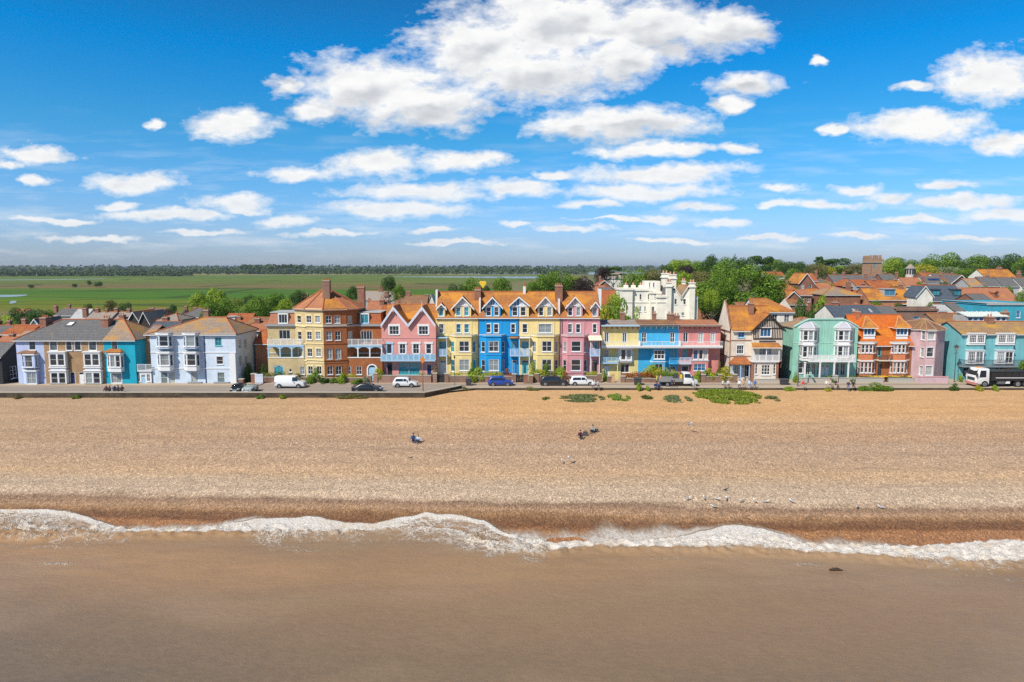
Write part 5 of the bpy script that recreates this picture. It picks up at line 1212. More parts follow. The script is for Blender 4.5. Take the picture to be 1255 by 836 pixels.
# ---------------------------------------------------------- mint house with curved parapet
def mint():
    Y = 109; x0, x1 = X(971.8, Y), X(1050.5, Y); B = Bld('villa', 'mint green house with low arched parapet, white glazed bays and a long white balcony', (x0 + x1) / 2, Y, group=FRONT)
    w = B.wall((x0, Y), (x1, Y), MINT); zs, zt = Z(401, Y), Z(391.5, Y)
    w.win(979, 444.5, 985.2, 457.5, gl=GLS); 
    for a, b in ((988.5, 994), (996, 1001)): w.win(a, 445, b, 459.5, nx=2, nz=2, sill=False)
    w.door(1007, 447, 1011.6, 460.5, WHITE); w.door(1012.2, 447, 1016.8, 460.5, WHITE); w.win(1002.5, 445, 1005.5, 459, gl=GLS, sill=False)
    for a, b in ((1025, 1029.5), (1031, 1037)): w.win(a, 445, b, 460, nx=2, nz=2, sill=False)
    hh = zt - zs; L = w.L
    arc = [(0, -.3), (L, -.3), (L, zs), (L * .87, zs + hh * .62), (L * .8, zs + hh * .88), (L * .76, zt), (L * .24, zt), (L * .2, zs + hh * .88), (L * .13, zs + hh * .62), (0, zs)]; w.fill(arc)
    P = [(p[0], p[1]) for p in arc[2:]]
    for a, b in zip(P, P[1:]):
        q = [w.pt(a[0], a[1] - .02, -.14), w.pt(b[0], b[1] - .02, -.14), w.pt(b[0], b[1] + .16, -.14), w.pt(a[0], a[1] + .16, -.14)]; k_ = [w.pt(a[0], a[1] - .02, .3), w.pt(b[0], b[1] - .02, .3), w.pt(b[0], b[1] + .16, .3), w.pt(a[0], a[1] + .16, .3)]
        B.tr.poly(q, plain('mint_trim', (.36, .62, .54), .6)); B.tr.poly([q[3], q[2], k_[2], k_[3]], plain('mint_trim', (.36, .62, .54), .6)); B.tr.poly([q[0], q[1], k_[1], k_[0]], plain('mint_trim', (.36, .62, .54), .6))
    for a in (w.U(1008), w.U(1016)): w.box(B.tr, a, a + .1, Z(433, Y), Z(398, Y), -.05, .01, plain('mint_trim', (.36, .62, .54), .6))
    w.band(B.tr, 421, .08, .05, plain('mint_trim', (.36, .62, .54), .6))
    D = 9; s = B.wall((x0, Y + D), (x0, Y), MINT); s.fill(z0=-.3, z1=zs)
    B.mb.poly([(x1, Y, -.3), (x1, Y + D, -.3), (x1, Y + D, zs), (x1, Y, zs)], MINT); B.mb.poly([(x0, Y + D, -.3), (x1, Y + D, -.3), (x1, Y + D, zs), (x0, Y + D, zs)], MINT)
    mb = MB(); zr = zs + .25; ym = Y + D / 2; mb.slab([[(x0 - .2, Y + .3, zs - .1), (x1, Y + .3, zs - .1), (x1 - 3, ym, zr + .6), (x0 + 3, ym, zr + .6)], [(x1, Y + D, zs - .1), (x0 - .2, Y + D, zs - .1), (x0 + 3, ym, zr + .6), (x1 - 3, ym, zr + .6)], [(x0 - .2, Y + D, zs - .1), (x0 - .2, Y + .3, zs - .1), (x0 + 3, ym, zr + .6)], [(x1, Y + .3, zs - .1), (x1, Y + D, zs - .1), (x1 - 3, ym, zr + .6)]], .1, SLATEL); B.roofo = mb.build('roof', B.root)
    for a, f0, f1, b in ((979, 983.4, 996.8, 1001.5), (1021.8, 1026.4, 1040.6, 1045)):
        canted_bay(B, a, f0, f1, b, 404.2, Z(421, Y), Y, 1.3, WHITE, [(f0 + .6, 405.4, (f0 + f1) / 2 - .3, 417.3, dict(fw=.08)), ((f0 + f1) / 2 + .3, 405.4, f1 - .6, 417.3, dict(fw=.08))], [(405.4, 417.3, {})], WHITE)
        canted_bay(B, a, f0, f1, b, 423, Z(441, Y), Y, 1.3, WHITE, [(f0 + .6, 424.6, (f0 + f1) / 2 - .3, 438, dict(fw=.08)), ((f0 + f1) / 2 + .3, 424.6, f1 - .6, 438, dict(fw=.08, nx=2))], [(424.6, 436, {})], WHITE)
        m = MB(); y1 = Y - 1.45; base = [(X(a, Y) - .2, Y), (X(f0, y1) - .1, y1), (X(f1, y1) + .1, y1), (X(b, Y) + .2, Y)]; z_ = Z(404, Y - 1) + .2; xm = (base[0][0] + base[3][0]) / 2
        c1 = [(lerp(p[0], xm, .28), lerp(p[1], Y, .28)) for p in base]; c2 = [(lerp(p[0], xm, .75), lerp(p[1], Y, .8)) for p in base]
        m.hexa(base, z_, z_ + .5, plain('glazed_canopy', (.5, .5, .55), .35), top=c1); m.hexa(c1, z_ + .5, z_ + .95, plain('glazed_canopy', (.5, .5, .55), .35), top=c2)
        for p, q, r_ in zip(base, c1, c2): m.tube((*p, z_ + .01), (*q, z_ + .52), .04, WHITE, 5); m.tube((*q, z_ + .52), (*r_, z_ + .97), .04, WHITE, 5)
        m.build('canopy', B.root)
    pl = Plane((X(986.5, Y), Y), (X(1042, Y), Y)); m = MB(); railing(m, pl, 0, pl.L, Z(442.3, Y - 1.5), Z(434.8, Y - 1.5), 1.9, WHITE, step=.12, wt=.045); m.build('balcony', B.root)
    m = MB(); zc = Z(442.3, Y - 1.5) - .17
    for u in (987.5, 1006, 1023.5, 1041): x = X(u, Y - 1.8); m.box(x - .1, Y - 1.85, .05, x + .1, Y - 1.65, zc, WHITE); m.box(x - .15, Y - 1.9, zc - .14, x + .15, Y - 1.6, zc - .002, WHITE)
    m.build('columns', B.root); bpy.data.objects['columns'].name = 'veranda_posts'
    B.done()
mint()

# ---------------------------------------------------------- vivid orange-tiled house with terrace
def orange():
    Y = 109.5; x0, x1 = X(1050.6, Y), X(1117.2, Y); B = Bld('house', 'salmon brick house with vivid orange tiled roof and two dormers', (x0 + x1) / 2, Y, group=FRONT)
    D = 8; ze, zr = Z(420.4, Y), Z(385.8, Y + D / 2)
    w = B.wall((x0, Y), (x1, Y), BRICKR); w.win(1076, 423, 1080, 436, nz=1, fr=TEALP); w.door(1077, 444, 1081.5, 462, DARK, TIMB); w.fill(z0=-.3, z1=ze)
    B.shell(x0, x1, Y, Y + D, -.3, ze, BRICKR, gable=zr)
    B.roof_x(x0, x1, Y, Y + D, ze, zr, TILEV, oh=.35, gl=.2, gr=.2)
    sl = (zr - ze) / (D / 2)
    for i, (a, f0, f1, b) in enumerate(((1051, 1055.5, 1070, 1074.4), (1090.8, 1095.5, 1110, 1114.3))):
        canted_bay(B, a, f0, f1, b, 421.3, Z(441.5, Y), Y, 1.0, ORB, [(lerp(f0, f1, k / 3) + .2, 422.4, lerp(f0, f1, (k + 1) / 3) - .2, 432.6, dict(nx=1, nz=2, fw=.1)) for k in range(3)], [(422.4, 432.6, dict(fw=.1))], WHITE)
        canted_bay(B, a, f0, f1, b, 442.6, -.3, Y, 1.0, ORB, [(lerp(f0, f1, k / 3) + .2, 443.6, lerp(f0, f1, (k + 1) / 3) - .2, 457, dict(nx=1, nz=2, fw=.1)) for k in range(3)], [(443.6, 457, dict(fw=.1))], WHITE)
        # dormer with hipped roof
        yd_ = Y + .55; u0, u1 = ((1057, 1071.6), (1097, 1111.6))[i]; dx0, dx1 = X(u0, yd_), X(u1, yd_); zb, zt = ze + .55 * sl, Z(401.5, yd_)
        o0 = B.mb; B.mb = MB(); q = B.wall((dx0, yd_), (dx1, yd_), WHITE); q.win(0, 0, 0, 0, nx=3, nz=1, rect=(.06, Z(410.8, yd_), q.L - .06, zt - .1), fw=.09, gl=GLB); q.fill(z0=zb - .1, z1=zt)
        for xx in (dx0, dx1): B.mb.poly([(xx, yd_, zb), (xx, yd_ + 2.2, zb + 2.2 * sl), (xx, yd_ + 2.2, zt), (xx, yd_, zt)], TILEV)
        B.mb.build('dormer', B.root); B.mb = o0
        xm = (dx0 + dx1) / 2; zp = Z(387.5, yd_ + 1.4); m = MB(); e = .35
        A, Bq_, Cc, Dd = (dx0 - e, yd_ - e, zt - .05), (dx1 + e, yd_ - e, zt - .05), (dx1 + e, yd_ + 3.2, zt - .05), (dx0 - e, yd_ + 3.2, zt - .05); T, T2 = (xm, yd_ + 1.4, zp), (xm, yd_ + 3.2, zp)
        m.slab([[A, Bq_, T]], .1, TILEO, WHITE); m.slab([[Dd, A, T, T2], [Bq_, Cc, T2, T]], .1, TILEV, WHITE)
        for p in (A, Bq_): m.tube((p[0], p[1], p[2] + .03), (T[0], T[1], T[2] + .03), .11, plain('pale_clay', (.6, .25, .1), .8), 6)
        m.build('dormer_roof', B.root)
    pl = Plane((X(1074.6, Y), Y), (X(1090.6, Y), Y)); m = MB(); railing(m, pl, 0, pl.L, Z(441.5, Y - .8), Z(435.5, Y - .8), .9, DARK, ret=False, slabm=OFFW); m.build('balcony', B.root)
    B.chim_px(1047.2, 379, Y + 4, 398, 4.8, d=1.5, pots=2, mat=brick('orange_brick', (.45, .12, .05), (.52, .17, .07)))
    B.done()
orange()

# ---------------------------------------------------------- blush pink tower house
def blush():
    Y = 109.5; B = Bld('house', 'pale blush-pink three-storey house with canted front and brown hipped roof', X(1138, Y), Y, group=FRONT)
    pts = [(X(1118, Y), Y), (X(1126.5, Y), Y), (X(1134.3, Y - 1.8), Y - 1.8), (X(1146.3, Y - 1.8), Y - 1.8), (X(1157, Y + .6), Y + .6)]
    ze = Z(403.5, Y); W = [B.wall(a, b, BLUSH) for a, b in zip(pts, pts[1:])]
    for v0, v1 in ((405, 416.5), (426, 437.5), (448.5, 460)):
        W[1].win(1128, v0, 1132.6, v1, fr=WHITE, gl=GLL, sur=.06); W[2].win(1136, v0, 1144.4, v1, fr=WHITE, gl=GLL if v0 != 426 else GLS, sur=.08)
    for w in W: w.fill(z0=-.3, z1=ze); w.band(B.tr, z=ze - .14, h=.14, proud=.1)
    bk = [(pts[4][0], Y + 8), (pts[0][0], Y + 8)]; ring = pts + bk
    for a, b in ((pts[4], bk[0]), (bk[0], bk[1]), (bk[1], pts[0])): B.mb.poly([(*a, -.3), (*b, -.3), (*b, ze), (*a, ze)], BLUSH)
    cx, cy, zr = X(1131, Y + 3.4), Y + 3.4, Z(390.2, Y + 3.4); e = .3; out = []
    for p in ring: d = Vector((p[0] - cx, p[1] - cy)).normalized(); out.append((p[0] + d.x * e, p[1] + d.y * e, ze - .04))
    mb = MB()
    mb.slab([[out[i], out[(i + 1) % 7], (cx, cy, zr)] for i in range(7)], .1, TILEB, WHITE)
    for i in range(7): mb.tube((out[i][0], out[i][1], out[i][2] + .03), (cx, cy, zr + .03), .09, plain('tan_clay', (.4, .25, .15), .8), 5)
    B.roofo = mb.build('roof', B.root); B.done()
blush()

# ---------------------------------------------------------- aqua house at the right edge
def aqua():
    Y = 108.5; x0, x1 = X(1176.8, Y), X(1279, Y); D = 7.4; ze, zr = Z(408.3, Y), Z(394.2, Y + D / 2)
    B = Bld('house', 'aqua house with multi-paned white windows and a dark railed balcony behind the lorry', (x0 + x1) / 2, Y, group=FRONT)
    w = B.wall((x0, Y), (x1, Y), AQUA)
    for u, u2 in ((1183, 1204.8), (1219.5, 1241.3)): pass
    w.win(1182.3, 450.5, 1196.5, 462, nx=3, nz=1, fr=TEALP); w.door(1205.5, 449.5, 1212, 464.5, DARK, WHITE); w.win(1222, 450.5, 1243, 461, nx=4, nz=1, fr=WHITE)
    w.win(1258, 411, 1266, 421, nx=2, nz=3); w.fill(z0=-.3, z1=ze)
    for a, b in ((1186.6, 1206.6), (1222.2, 1243)):
        y1 = Y - .55
        for va, vb, zb in ((410.8, 420, Z(422.2, y1)), (431.3, 442.6, Z(445.5, y1))):
            o0 = B.mb; B.mb = MB(); q = B.wall((X(a, y1), y1), (X(b, y1), y1), WHITE); mid = (a + b) / 2
            q.win(a + .8, va, mid - .5, vb, nx=4, nz=3, fw=.06)
            q.win(mid + .5, va, b - .8, vb if va < 430 else 445, nx=4 if va < 430 else 2, nz=3 if va < 430 else 2, fw=.06)
            zt = Z(va - 1.6, y1); q.fill(z0=zb, z1=zt)
            for xx in (q.p.x, q.p.x + q.L): B.mb.poly([(xx, y1, zb), (xx, Y, zb), (xx, Y, zt), (xx, y1, zt)], WHITE)
            B.mb.box(q.p.x - .1, y1 - .1, zt, q.p.x + q.L + .1, Y - .003, zt + .12, WHITE); B.mb.box(q.p.x - .06, y1 - .06, zb - .1, q.p.x + q.L + .06, Y - .003, zb, WHITE)
            if va < 430: B.mb.box(q.p.x + .1, y1 + .08, Z(429.6, y1), q.p.x + q.L - .1, Y - .003, zb - .1, AQUA)
            B.mb.build('bay', B.root); B.mb = o0
    s = B.wall((x0, Y + D), (x0, Y), AQUA); s.door(0, 0, 0, 0, TEALP, rect=(D - 5.2, 0, D - 4.1, 2.1)); s.fill([(0, -.3), (D, -.3), (D, ze), (D / 2, zr), (0, ze)])
    B.shell(x0, x1, Y, Y + D, -.3, ze, AQUA, gable=zr, left=None)
    B.roof_x(x0, x1, Y, Y + D, ze, zr, roofing('tan_lichened_tiles', (.36, .22, .12), (.44, .28, .15), (.56, .33, .04), .4), gl=.15, gr=.15)
    B.chim_px(1209.5, 385.5, Y + 3.4, 400, 7, d=1.2, pots=2)
    pl = Plane((X(1175, Y), Y), (X(1279, Y), Y)); m = MB(); railing(m, pl, 0, pl.L, Z(448.6, Y - 1.2), Z(440.8, Y - 1.2), 1.5, METAL, step=.14, wt=.03, slabm=GREYP); m.build('balcony', B.root)
    B.done()
aqua()
# ================================================================== the town behind
TOWN = 'houses of the old town behind the sea front'
STR = stucco('town_stucco_cream', (.62, .56, .44)); STW = stucco('town_stucco_white', (.76, .73, .66)); STG = stucco('town_stucco_grey', (.42, .42, .42))
BRT = brick('town_brick', (.21, .055, .028), (.28, .09, .045)); MANS = stucco('mansion_render', (.84, .79, .68), .08); BRO = brick('town_orange_brick', (.42, .15, .07), (.48, .2, .09))
TEALB = stucco('town_teal_render', (.05, .36, .48)); STP = stucco('town_pale_pink', (.6, .5, .48))
SOLAR = plain('solar_glass', (.02, .05, .16), .2)

def auto_y(u, v, want, D):
    y = 119.0
    while y < 520:
        z = Z(v, y + D / 2)
        if z - land(X(u, y), y) <= want: return y
        y += 1.0
    return y
def house(u0, u1, vr, ve, kind, roof, wall, label, Y=None, D=None, want=8.0, ch=(), wins=0, extra=None, hip=.42, cat='house', name='house', wallv=None, xm=None):
    um = (u0 + u1) / 2; D = D or 7.5
    if Y is None: Y = auto_y(um, vr, want, D)
    x0, x1 = X(u0, Y), X(u1, Y); g = min(land(x0, Y), land(x1, Y), land(x0, Y + D), land(x1, Y + D)) - .4
    B = Bld(name, label, (x0 + x1) / 2, Y, cat, TOWN, z=land((x0 + x1) / 2, Y)); B.Y = Y
    ze = Z(ve, Y); zr = Z(vr, Y + (0 if kind == 'g' else D / 2))
    if zr < ze + .6: zr = ze + 1.2
    w = B.wall((x0, Y), (x1, Y), wall)
    if wins:
        ww = min(.9, w.L / wins * .5)
        for i in range(wins):
            c = w.L * (i + .5) / wins; w.win(0, 0, 0, 0, nx=2 if ww > .7 else 1, rect=(c - ww / 2, ze - 1.9, c + ww / 2, ze - .55))
    if kind == 'g':
        xm_ = (x0 + x1) / 2 if xm is None else X(xm, Y); w.fill([(0, g), (w.L, g), (w.L, ze), (xm_ - x0, zr), (0, ze)])
        B.shell(x0, x1, Y, Y + D, g, ze, wall); B.roof_y(x0, x1, Y, Y + D, ze, zr + .1, roof, bargem=WHITE if wall is not STG else DARK, bw=.2, xm=xm_)
    else:
        w.fill(z0=g, z1=ze)
        hl = hip * D if kind in ('h', 'hl') else 0; hr = hip * D if kind in ('h', 'hr') else 0
        B.shell(x0, x1, Y, Y + D, g, ze, wall, gable=zr if not (hl and hr) else None)
        if hl and not hr: pass
        B.roof_x(x0, x1, Y, Y + D, ze, zr, roof, hl=hl, hr=hr, oh=.25)
    for c in ch:
        u, vt, wp = c[:3]; yy = Y + D / 2 + (c[3] if len(c) > 3 else 0)
        B.chimney(X(u, yy), yy, min(zr, ze + (zr - ze) * .4) - .3, Z(vt, yy) - .3, w=wp / F * yy, d=min(1.0, wp / F * yy), pots=2, mat=BRICKC)
    B.ze, B.zr, B.x0, B.x1, B.D = ze, zr, x0, x1, D
    if extra: extra(B)
    B.done(); return B
def skylights(us, v0, v1, col=GLB, fr=DARK, wpx=7):
    def f(B):
        sl = (B.zr - B.ze) / (B.D / 2)
        for u in us:
            d = .35 * B.D / 2; y = B.Y + d; x = X(u, y); h = wpx / F * y / 2; z = B.ze + d * sl + .06
            m = MB(); m.slab([[(x - h, y, z), (x + h, y, z), (x + h, y + 1.1, z + 1.1 * sl), (x - h, y + 1.1, z + 1.1 * sl)]], .06, fr)
            m.slab([[(x - h + .1, y + .1, z + .1 * sl + .03), (x + h - .1, y + .1, z + .1 * sl + .03), (x + h - .1, y + 1.0, z + 1.0 * sl + .03), (x - h + .1, y + 1.0, z + 1.0 * sl + .03)]], .02, col); m.build('skylight', B.roofo)
    return f
def dormers(us, vt, wpx, flat=True, col=WHITE, rf=None, gl=GLS):
    def f(B):
        sl = (B.zr - B.ze) / (B.D / 2)
        for u in us:
            y = B.Y + .25 * B.D / 2; x = X(u, y); h = wpx / F * y / 2; zb = B.ze + .25 * (B.zr - B.ze); zt = Z(vt, y); L = (zt - zb) / sl + .3
            o0 = B.mb; B.mb = MB(); q = B.wall((x - h, y), (x + h, y), col); q.win(0, 0, 0, 0, nx=2, nz=1, rect=(.12, zb + .3, 2 * h - .12, zt - .15), gl=gl, fr=col); q.fill(z0=zb, z1=zt)
            for xx in (x - h, x + h): B.mb.poly([(xx, y, zb), (xx, y + L, zb + L * sl), (xx, y + L, zt), (xx, y, zt)], col)
            if flat: B.mb.box(x - h - .15, y - .2, zt, x + h + .15, y + L, zt + .15, rf or LEAD)
            else: B.mb.slab([[(x - h - .15, y - .2, zt - .05), (x, y - .2, zt + h * .8), (x, y + L + h, zt + h * .8), (x - h - .15, y + L, zt - .05)], [(x, y - .2, zt + h * .8), (x + h + .15, y - .2, zt - .05), (x + h + .15, y + L, zt - .05), (x, y + L + h, zt + h * .8)]], .08, rf or TILER)
            B.mb.build('dormer', B.roofo); B.mb = o0
    return f

# ---- left: behind the slate-roofed row
house(-22, 1, 399, 411, 'x', SLATE, BRT, 'slate-roofed brick house half cut off by the left edge, behind the black cottage', ch=((-3, 392, 4),))
house(2, 34, 398.5, 409, 'x', TILER, BRT, 'bright orange-roofed house between two dark chimneys behind the black cottage', ch=((1.5, 391, 5, .5), (33, 389, 5, .5), (14, 391, 5, 1)))
house(-8, 20, 412, 422, 'x', TILEP, BRT, 'low salmon-roofed outbuilding just behind the black cottage', Y=114, D=5, ch=((17, 407, 5),))
house(35.5, 55.5, 391.5, 404, 'g', SLATE, STW, 'white-gabled grey-roofed house left of the slate row', ch=())
house(22, 40, 405, 414, 'x', PALER, STG, 'pale low-roofed house touching the hip of the slate row', Y=117, D=5)
house(15, 32, 381.5, 384.5, 'x', TILEP, STP, 'small pink building alone among the hedges at the town edge', want=4)
house(70, 91, 377.8, 386, 'x', SLATE, STG, 'dark grey house with one chimney at the marsh edge', ch=((72, 373.5, 4), (89, 372, 2.5)))
house(88, 106, 378.5, 391, 'x', LEAD, STW, 'small house with a bright whitish roof behind the slate row', ch=((96.5, 385.5, 4.5, -2),))
house(105, 135, 382.5, 393, 'x', PALER, STG, 'left part of the long weathered pink-grey roof behind the teal house', ch=((108, 376, 5), (123, 376.5, 4), (134, 377, 3)))
house(135.2, 163, 382.3, 393, 'x', PALER, BRT, 'right part of the long weathered pink-grey roof, with three chimneys', ch=((146, 376, 4.5), (161, 377, 4), (152.5, 384, 6, -3)))
house(160, 172, 382.8, 392, 'g', PALER, TIMB, 'narrow dark-gabled cottage, left one of two alike behind the teal house', D=9)
house(172.5, 185, 382.8, 395, 'g', PALER, TIMB, 'narrow dark-gabled cottage, right one of two alike, with a dark roof slope', D=9)
house(184, 197, 378, 388, 'x', SLATE, BRT, 'grey-roofed house with a big double chimney behind the gap in the rows', ch=((189, 376, 6.5),))
house(180, 212, 394, 405, 'x', SLATEB, STG, 'blue-slate roof close behind the recessed brick house', Y=119, ch=((205.5, 386.5, 6.5, 1),))
house(222, 246, 377.5, 388, 'hl', SLATE, STW, 'grey hipped house behind the villa, white front edge', ch=((231, 374, 3), (242, 375.5, 4)))
house(196, 220, 384, 392, 'h', PALER, STR, 'low hipped grey-brown bungalow right of the double chimney')
house(274, 306, 384.5, 395, 'x', TILER, BRT, 'red-tiled house with a pale blue dormer right of the villa roof', ch=((295, 386, 5, -2.5),), extra=dormers((286,), 388.3, 8, True, STW, None, GLB))
house(288, 327, 394, 404.5, 'hl', TILEP, STR, 'wide salmon-brown roof behind the blue-white villa', Y=122, ch=((317.5, 388, 6, -.5), (290, 392, 3)))
house(302, 331, 389, 398, 'x', TILEB, BRT, 'long brown roof left of the cream brick house')
house(313, 332, 404, 420, 'x', TILER, BRO, 'orange side house in the gap between the villa and the cream brick house', Y=113, D=6)
# ---- middle
house(354, 372, 368, 377, 'x', SLATEB, BRT, 'dark blue roof with a tall chimney left of the octagonal roof', ch=((376, 359, 8),))
house(447, 484, 356.5, 367, 'x', PALER, STG, 'pale grey stone roof with two chimneys right of the octagonal roof', ch=((468.5, 350, 6), (475, 357, 5, -3)))
house(484, 524, 362, 373, 'x', TILEB, BRT, 'brown roof with white-coped gables behind the twin pink gables', ch=((501, 356, 7), (524, 360, 5)))
house(524, 534, 361, 374, 'g', LEAD, STW, 'little whitish gable peeping beside the tall cream house', ch=())
house(449, 470, 369, 383, 'x', TILEP, BRT, 'salmon roof with a white stack and a brick stack behind the red brick house', Y=124, ch=((454, 366, 3, 1), (469.5, 365, 5.5, -1)))
house(466, 492, 374.5, 386, 'x', TILER, BRT, 'orange roof tucked behind the left pink gable', Y=121, ch=())
house(640, 662, 352.5, 358, 'g', TILEB, BRT, 'brown gable just showing over the terrace roof by the white stack')
house(727, 752, 344, 354, 'g', TILER, BRT, 'red-roofed house in front of the pine, half hidden by shrubs', ch=((734, 338, 2.5), ), D=9)
house(728, 742, 350, 358, 'x', TILEP, STR, 'small house with pinkish chimney beside the end of the terrace', ch=((729, 347, 4.5),))
house(734, 764, 356, 374, 'x', TILER, BRO, 'orange pantiled roof with a slate verge left of the shrubs', want=7.5)
house(736, 750, 352, 360, 'x', SLATE, STG, 'grey slated roof above the orange pantiles')
house(851, 866, 358, 372, 'x', TILER, BRO, 'orange roof seen between the white mansion and the great tree')
house(846, 858, 352, 360, 'h', TILEB, STR, 'brown roof under the olive tree beside the white mansion')
house(740, 762, 334.5, 341, 'x', PALER, STW, 'pale building under the spreading pine', want=7)
# ---- right: the hill
house(925.5, 970, 366, 381.5, 'hr', TILEO, STW, 'orange hipped house with a blue and white window band behind the half-timbered one', Y=118.5, D=8, wins=3)
house(958, 973, 346.5, 356, 'h', TILER, STW, 'small red-roofed house left of the brick gable', ch=((961, 343, 3),))
house(975.5, 993.5, 335.5, 346.5, 'g', TILEO, BRT, 'tall brick gable with two arched windows above the great tree', want=10, wins=2, D=9)
house(992, 998, 335.5, 344, 'x', TILER, BRT, 'orange roof wing right of the tall brick gable', want=9, ch=((995.5, 331, 2.5),))
house(996, 1013, 341, 346, 'h', SLATE, BRO, 'orange brick house with small slate hip', want=7.5, wins=2)
house(960, 979, 357.5, 366, 'g', TILEO, BRT, 'low brick gable with orange roof beside the big tree', want=7)
house(977, 992, 355, 361.5, 'x', TILEP, BRT, 'salmon-roofed brick house in the middle of the hill cluster', want=7.5, wins=2)
house(991, 1005, 354, 367, 'x', TILEO, BRO, 'bright orange roof sloping beside the green bank', want=7)
house(961, 986, 366.5, 373, 'h', TILEB, BRICKD, 'dark brown hipped roof over the orange hipped house', want=6)
house(1017, 1037, 337, 345, 'x', SLATE, BRT, 'slate terrace roof below the dark pine, left half', ch=((1018, 333, 3), (1029, 333, 3)))
house(1037.2, 1058, 337, 345, 'x', SLATE, STG, 'slate terrace roof below the dark pine, right half', ch=((1044, 334, 3), (1056, 334, 3)))
house(1029, 1047, 342, 350, 'h', TILER, BRT, 'red hipped roof between slates and the brick villa', ch=((1031, 339, 3),))
house(1045, 1062, 343, 350, 'x', TILER, STG, 'orange roof behind the chimney of the brick villa', ch=((1053, 346, 4, -3),))
house(1006, 1051, 351, 361, 'h', SLATEL, BRT, 'large red brick villa with grey hipped roof and dark chimney', D=11, ch=((1035.5, 344, 4.5),), want=9)
house(1047, 1064, 356, 368, 'x', TILER, BRO, 'orange tiled house right of the brick villa', want=7.5, wins=1)
house(1063, 1078, 337, 343, 'h', SLATE, STG, 'slate hip just right of the church tower', ch=((1070, 334, 2.5),), want=7)
house(1078.3, 1096, 336, 344, 'x', SLATE, BRT, 'dark slate roof left of the little turret', ch=((1079, 333, 3), (1093, 333, 3)), want=7.5)
house(1064, 1092, 344, 352, 'x', TILER, BRT, 'wide orange roof below the church tower', ch=((1066, 341, 3.5),))
house(1061, 1116, 353, 367, 'x', TILEO, BRO, 'big orange-roofed brick house with a glazed white dormer', D=9, want=9, extra=dormers((1086.5,), 354.5, 14, True, LEAD, None, GLB), ch=((1063, 350, 3), (1099, 347, 4)))
house(1021, 1081, 373.5, 388, 'x', SLATEB, STW, 'long blue-slate roof with white gable behind the mint house', Y=121, D=8, ch=((1020.5, 368, 6.5), (1046, 370, 3, 1)), extra=skylights((1046, 1066), 0, 0, LEAD, LEAD, 2.5))
house(1078, 1098, 375, 385, 'x', SLATE, STG, 'small slate roof behind the vivid orange roof', Y=126, D=6)
house(1096, 1130, 362, 372, 'h', TILEP, BRICKD, 'spreading brown-orange veranda roof in front of the white gable', want=7, ch=((1107, 365, 4, -3), (1124, 362, 3.5)))
house(1130, 1178.5, 349.5, 368, 'x', SLATEB, STR, 'blue-slate house with two dormers and a cream wall', D=9, want=9.5, wins=3, extra=dormers((1143, 1168.5), 355, 9.5, True, SLATEB, SLATEB, GLT))
house(1118.5, 1139, 351, 363, 'g', SLATEB, STW, 'tall white stuccoed gable left of the blue-slate dormers', D=6, want=10, ch=((1127.5, 346, 5),))
house(1179, 1245, 353, 369, 'x', TILEP, BRT, 'long red-brown pantiled roof with a brick gable and white vent', D=10, want=8.5, extra=dormers((1216,), 358.5, 5, False, TILEP, TILEP), ch=())
house(1129, 1156, 338.5, 347, 'x', SLATE, STR, 'slate house with blue solar panels on its roof', ch=((1147, 335, 3),), extra=skylights((1137, 1143), 0, 0, SOLAR, DARK, 8), want=7.5)
house(1160, 1183, 337.5, 347, 'g', SLATE, BRT, 'dark brick gable with black bargeboards under the skyline trees', D=9, want=8)
house(1156, 1161, 341, 348, 'x', TILEB, STR, 'tan roof between solar panels and the brick gable', want=7)
house(1183, 1199, 341.5, 350, 'x', SLATEL, STG, 'mossy slate roof with a round orange pot', ch=((1199, 346, 3.5, -2),), want=8)
house(1199.5, 1222, 339.5, 350, 'x', SLATE, BRT, 'slate roof left of the long grey terrace', ch=((1203, 336, 3),), want=8)
house(1222.3, 1246, 340, 350.5, 'x', SLATE, STG, 'long grey slate terrace under the skyline oak', ch=((1241, 334, 4),), want=8)
house(1246.3, 1275, 340.5, 351, 'x', SLATE, STW, 'grey slate house with white windows cut by the right edge', ch=((1252, 336, 4),), wins=2, want=8)
house(1200, 1238, 330.3, 339, 'x', TILEO, STW, 'orange roofed house with white gable high on the skyline', D=9, want=8.5, ch=((1217, 326.5, 5), (1241, 331, 3)))
house(1126, 1141, 334.5, 339, 'x', TILER, BRT, 'small red roof beside the pale skyline tree', want=6.5, ch=((1126, 331, 3),))
house(1141, 1165, 335.5, 340, 'x', SLATE, STW, 'slate roof with white stack below the skyline trees', ch=((1147.5, 333, 3), (1160, 333.5, 3)), want=6.5)
house(1105, 1128, 340.5, 350, 'x', TILEP, STW, 'salmon roof with white gable left of the solar panels', ch=((1126, 337, 3),), want=8)
house(1090, 1106, 344, 353, 'x', TILEO, BRT, 'orange roof with bright white window below the turret', ch=((1092, 341, 3),), want=8)
house(1146, 1184, 384, 396, 'x', TILEB, BRICKD, 'brown tiled roof low between the blush tower house and the aqua one', Y=123, D=7)
house(1167, 1201, 371.5, 381.5, 'x', SLATE, STW, 'low slate roof on white walls left of the big teal building', Y=138, D=7)
house(1146, 1158, 373, 380, 'x', LEAD, STW, 'small white lean-to under the cream wall', Y=134, D=4)
house(935, 958, 333.5, 338, 'x', TILER, STP, 'pinkish house glimpsed between trees at the hill crest', want=7, ch=((945, 331, 3), ))
house(1000, 1018, 347, 353.5, 'x', TILEP, BRT, 'salmon roof beside the green bank on the hill', want=7)
house(1098, 1118, 356, 362, 'x', TILER, BRO, 'red roof between the white dormer and the white gable', want=7.5)
house(1240, 1262, 395, 405, 'x', TILEB, BRT, 'brown roof end behind the aqua house at the right edge', Y=121, D=6)
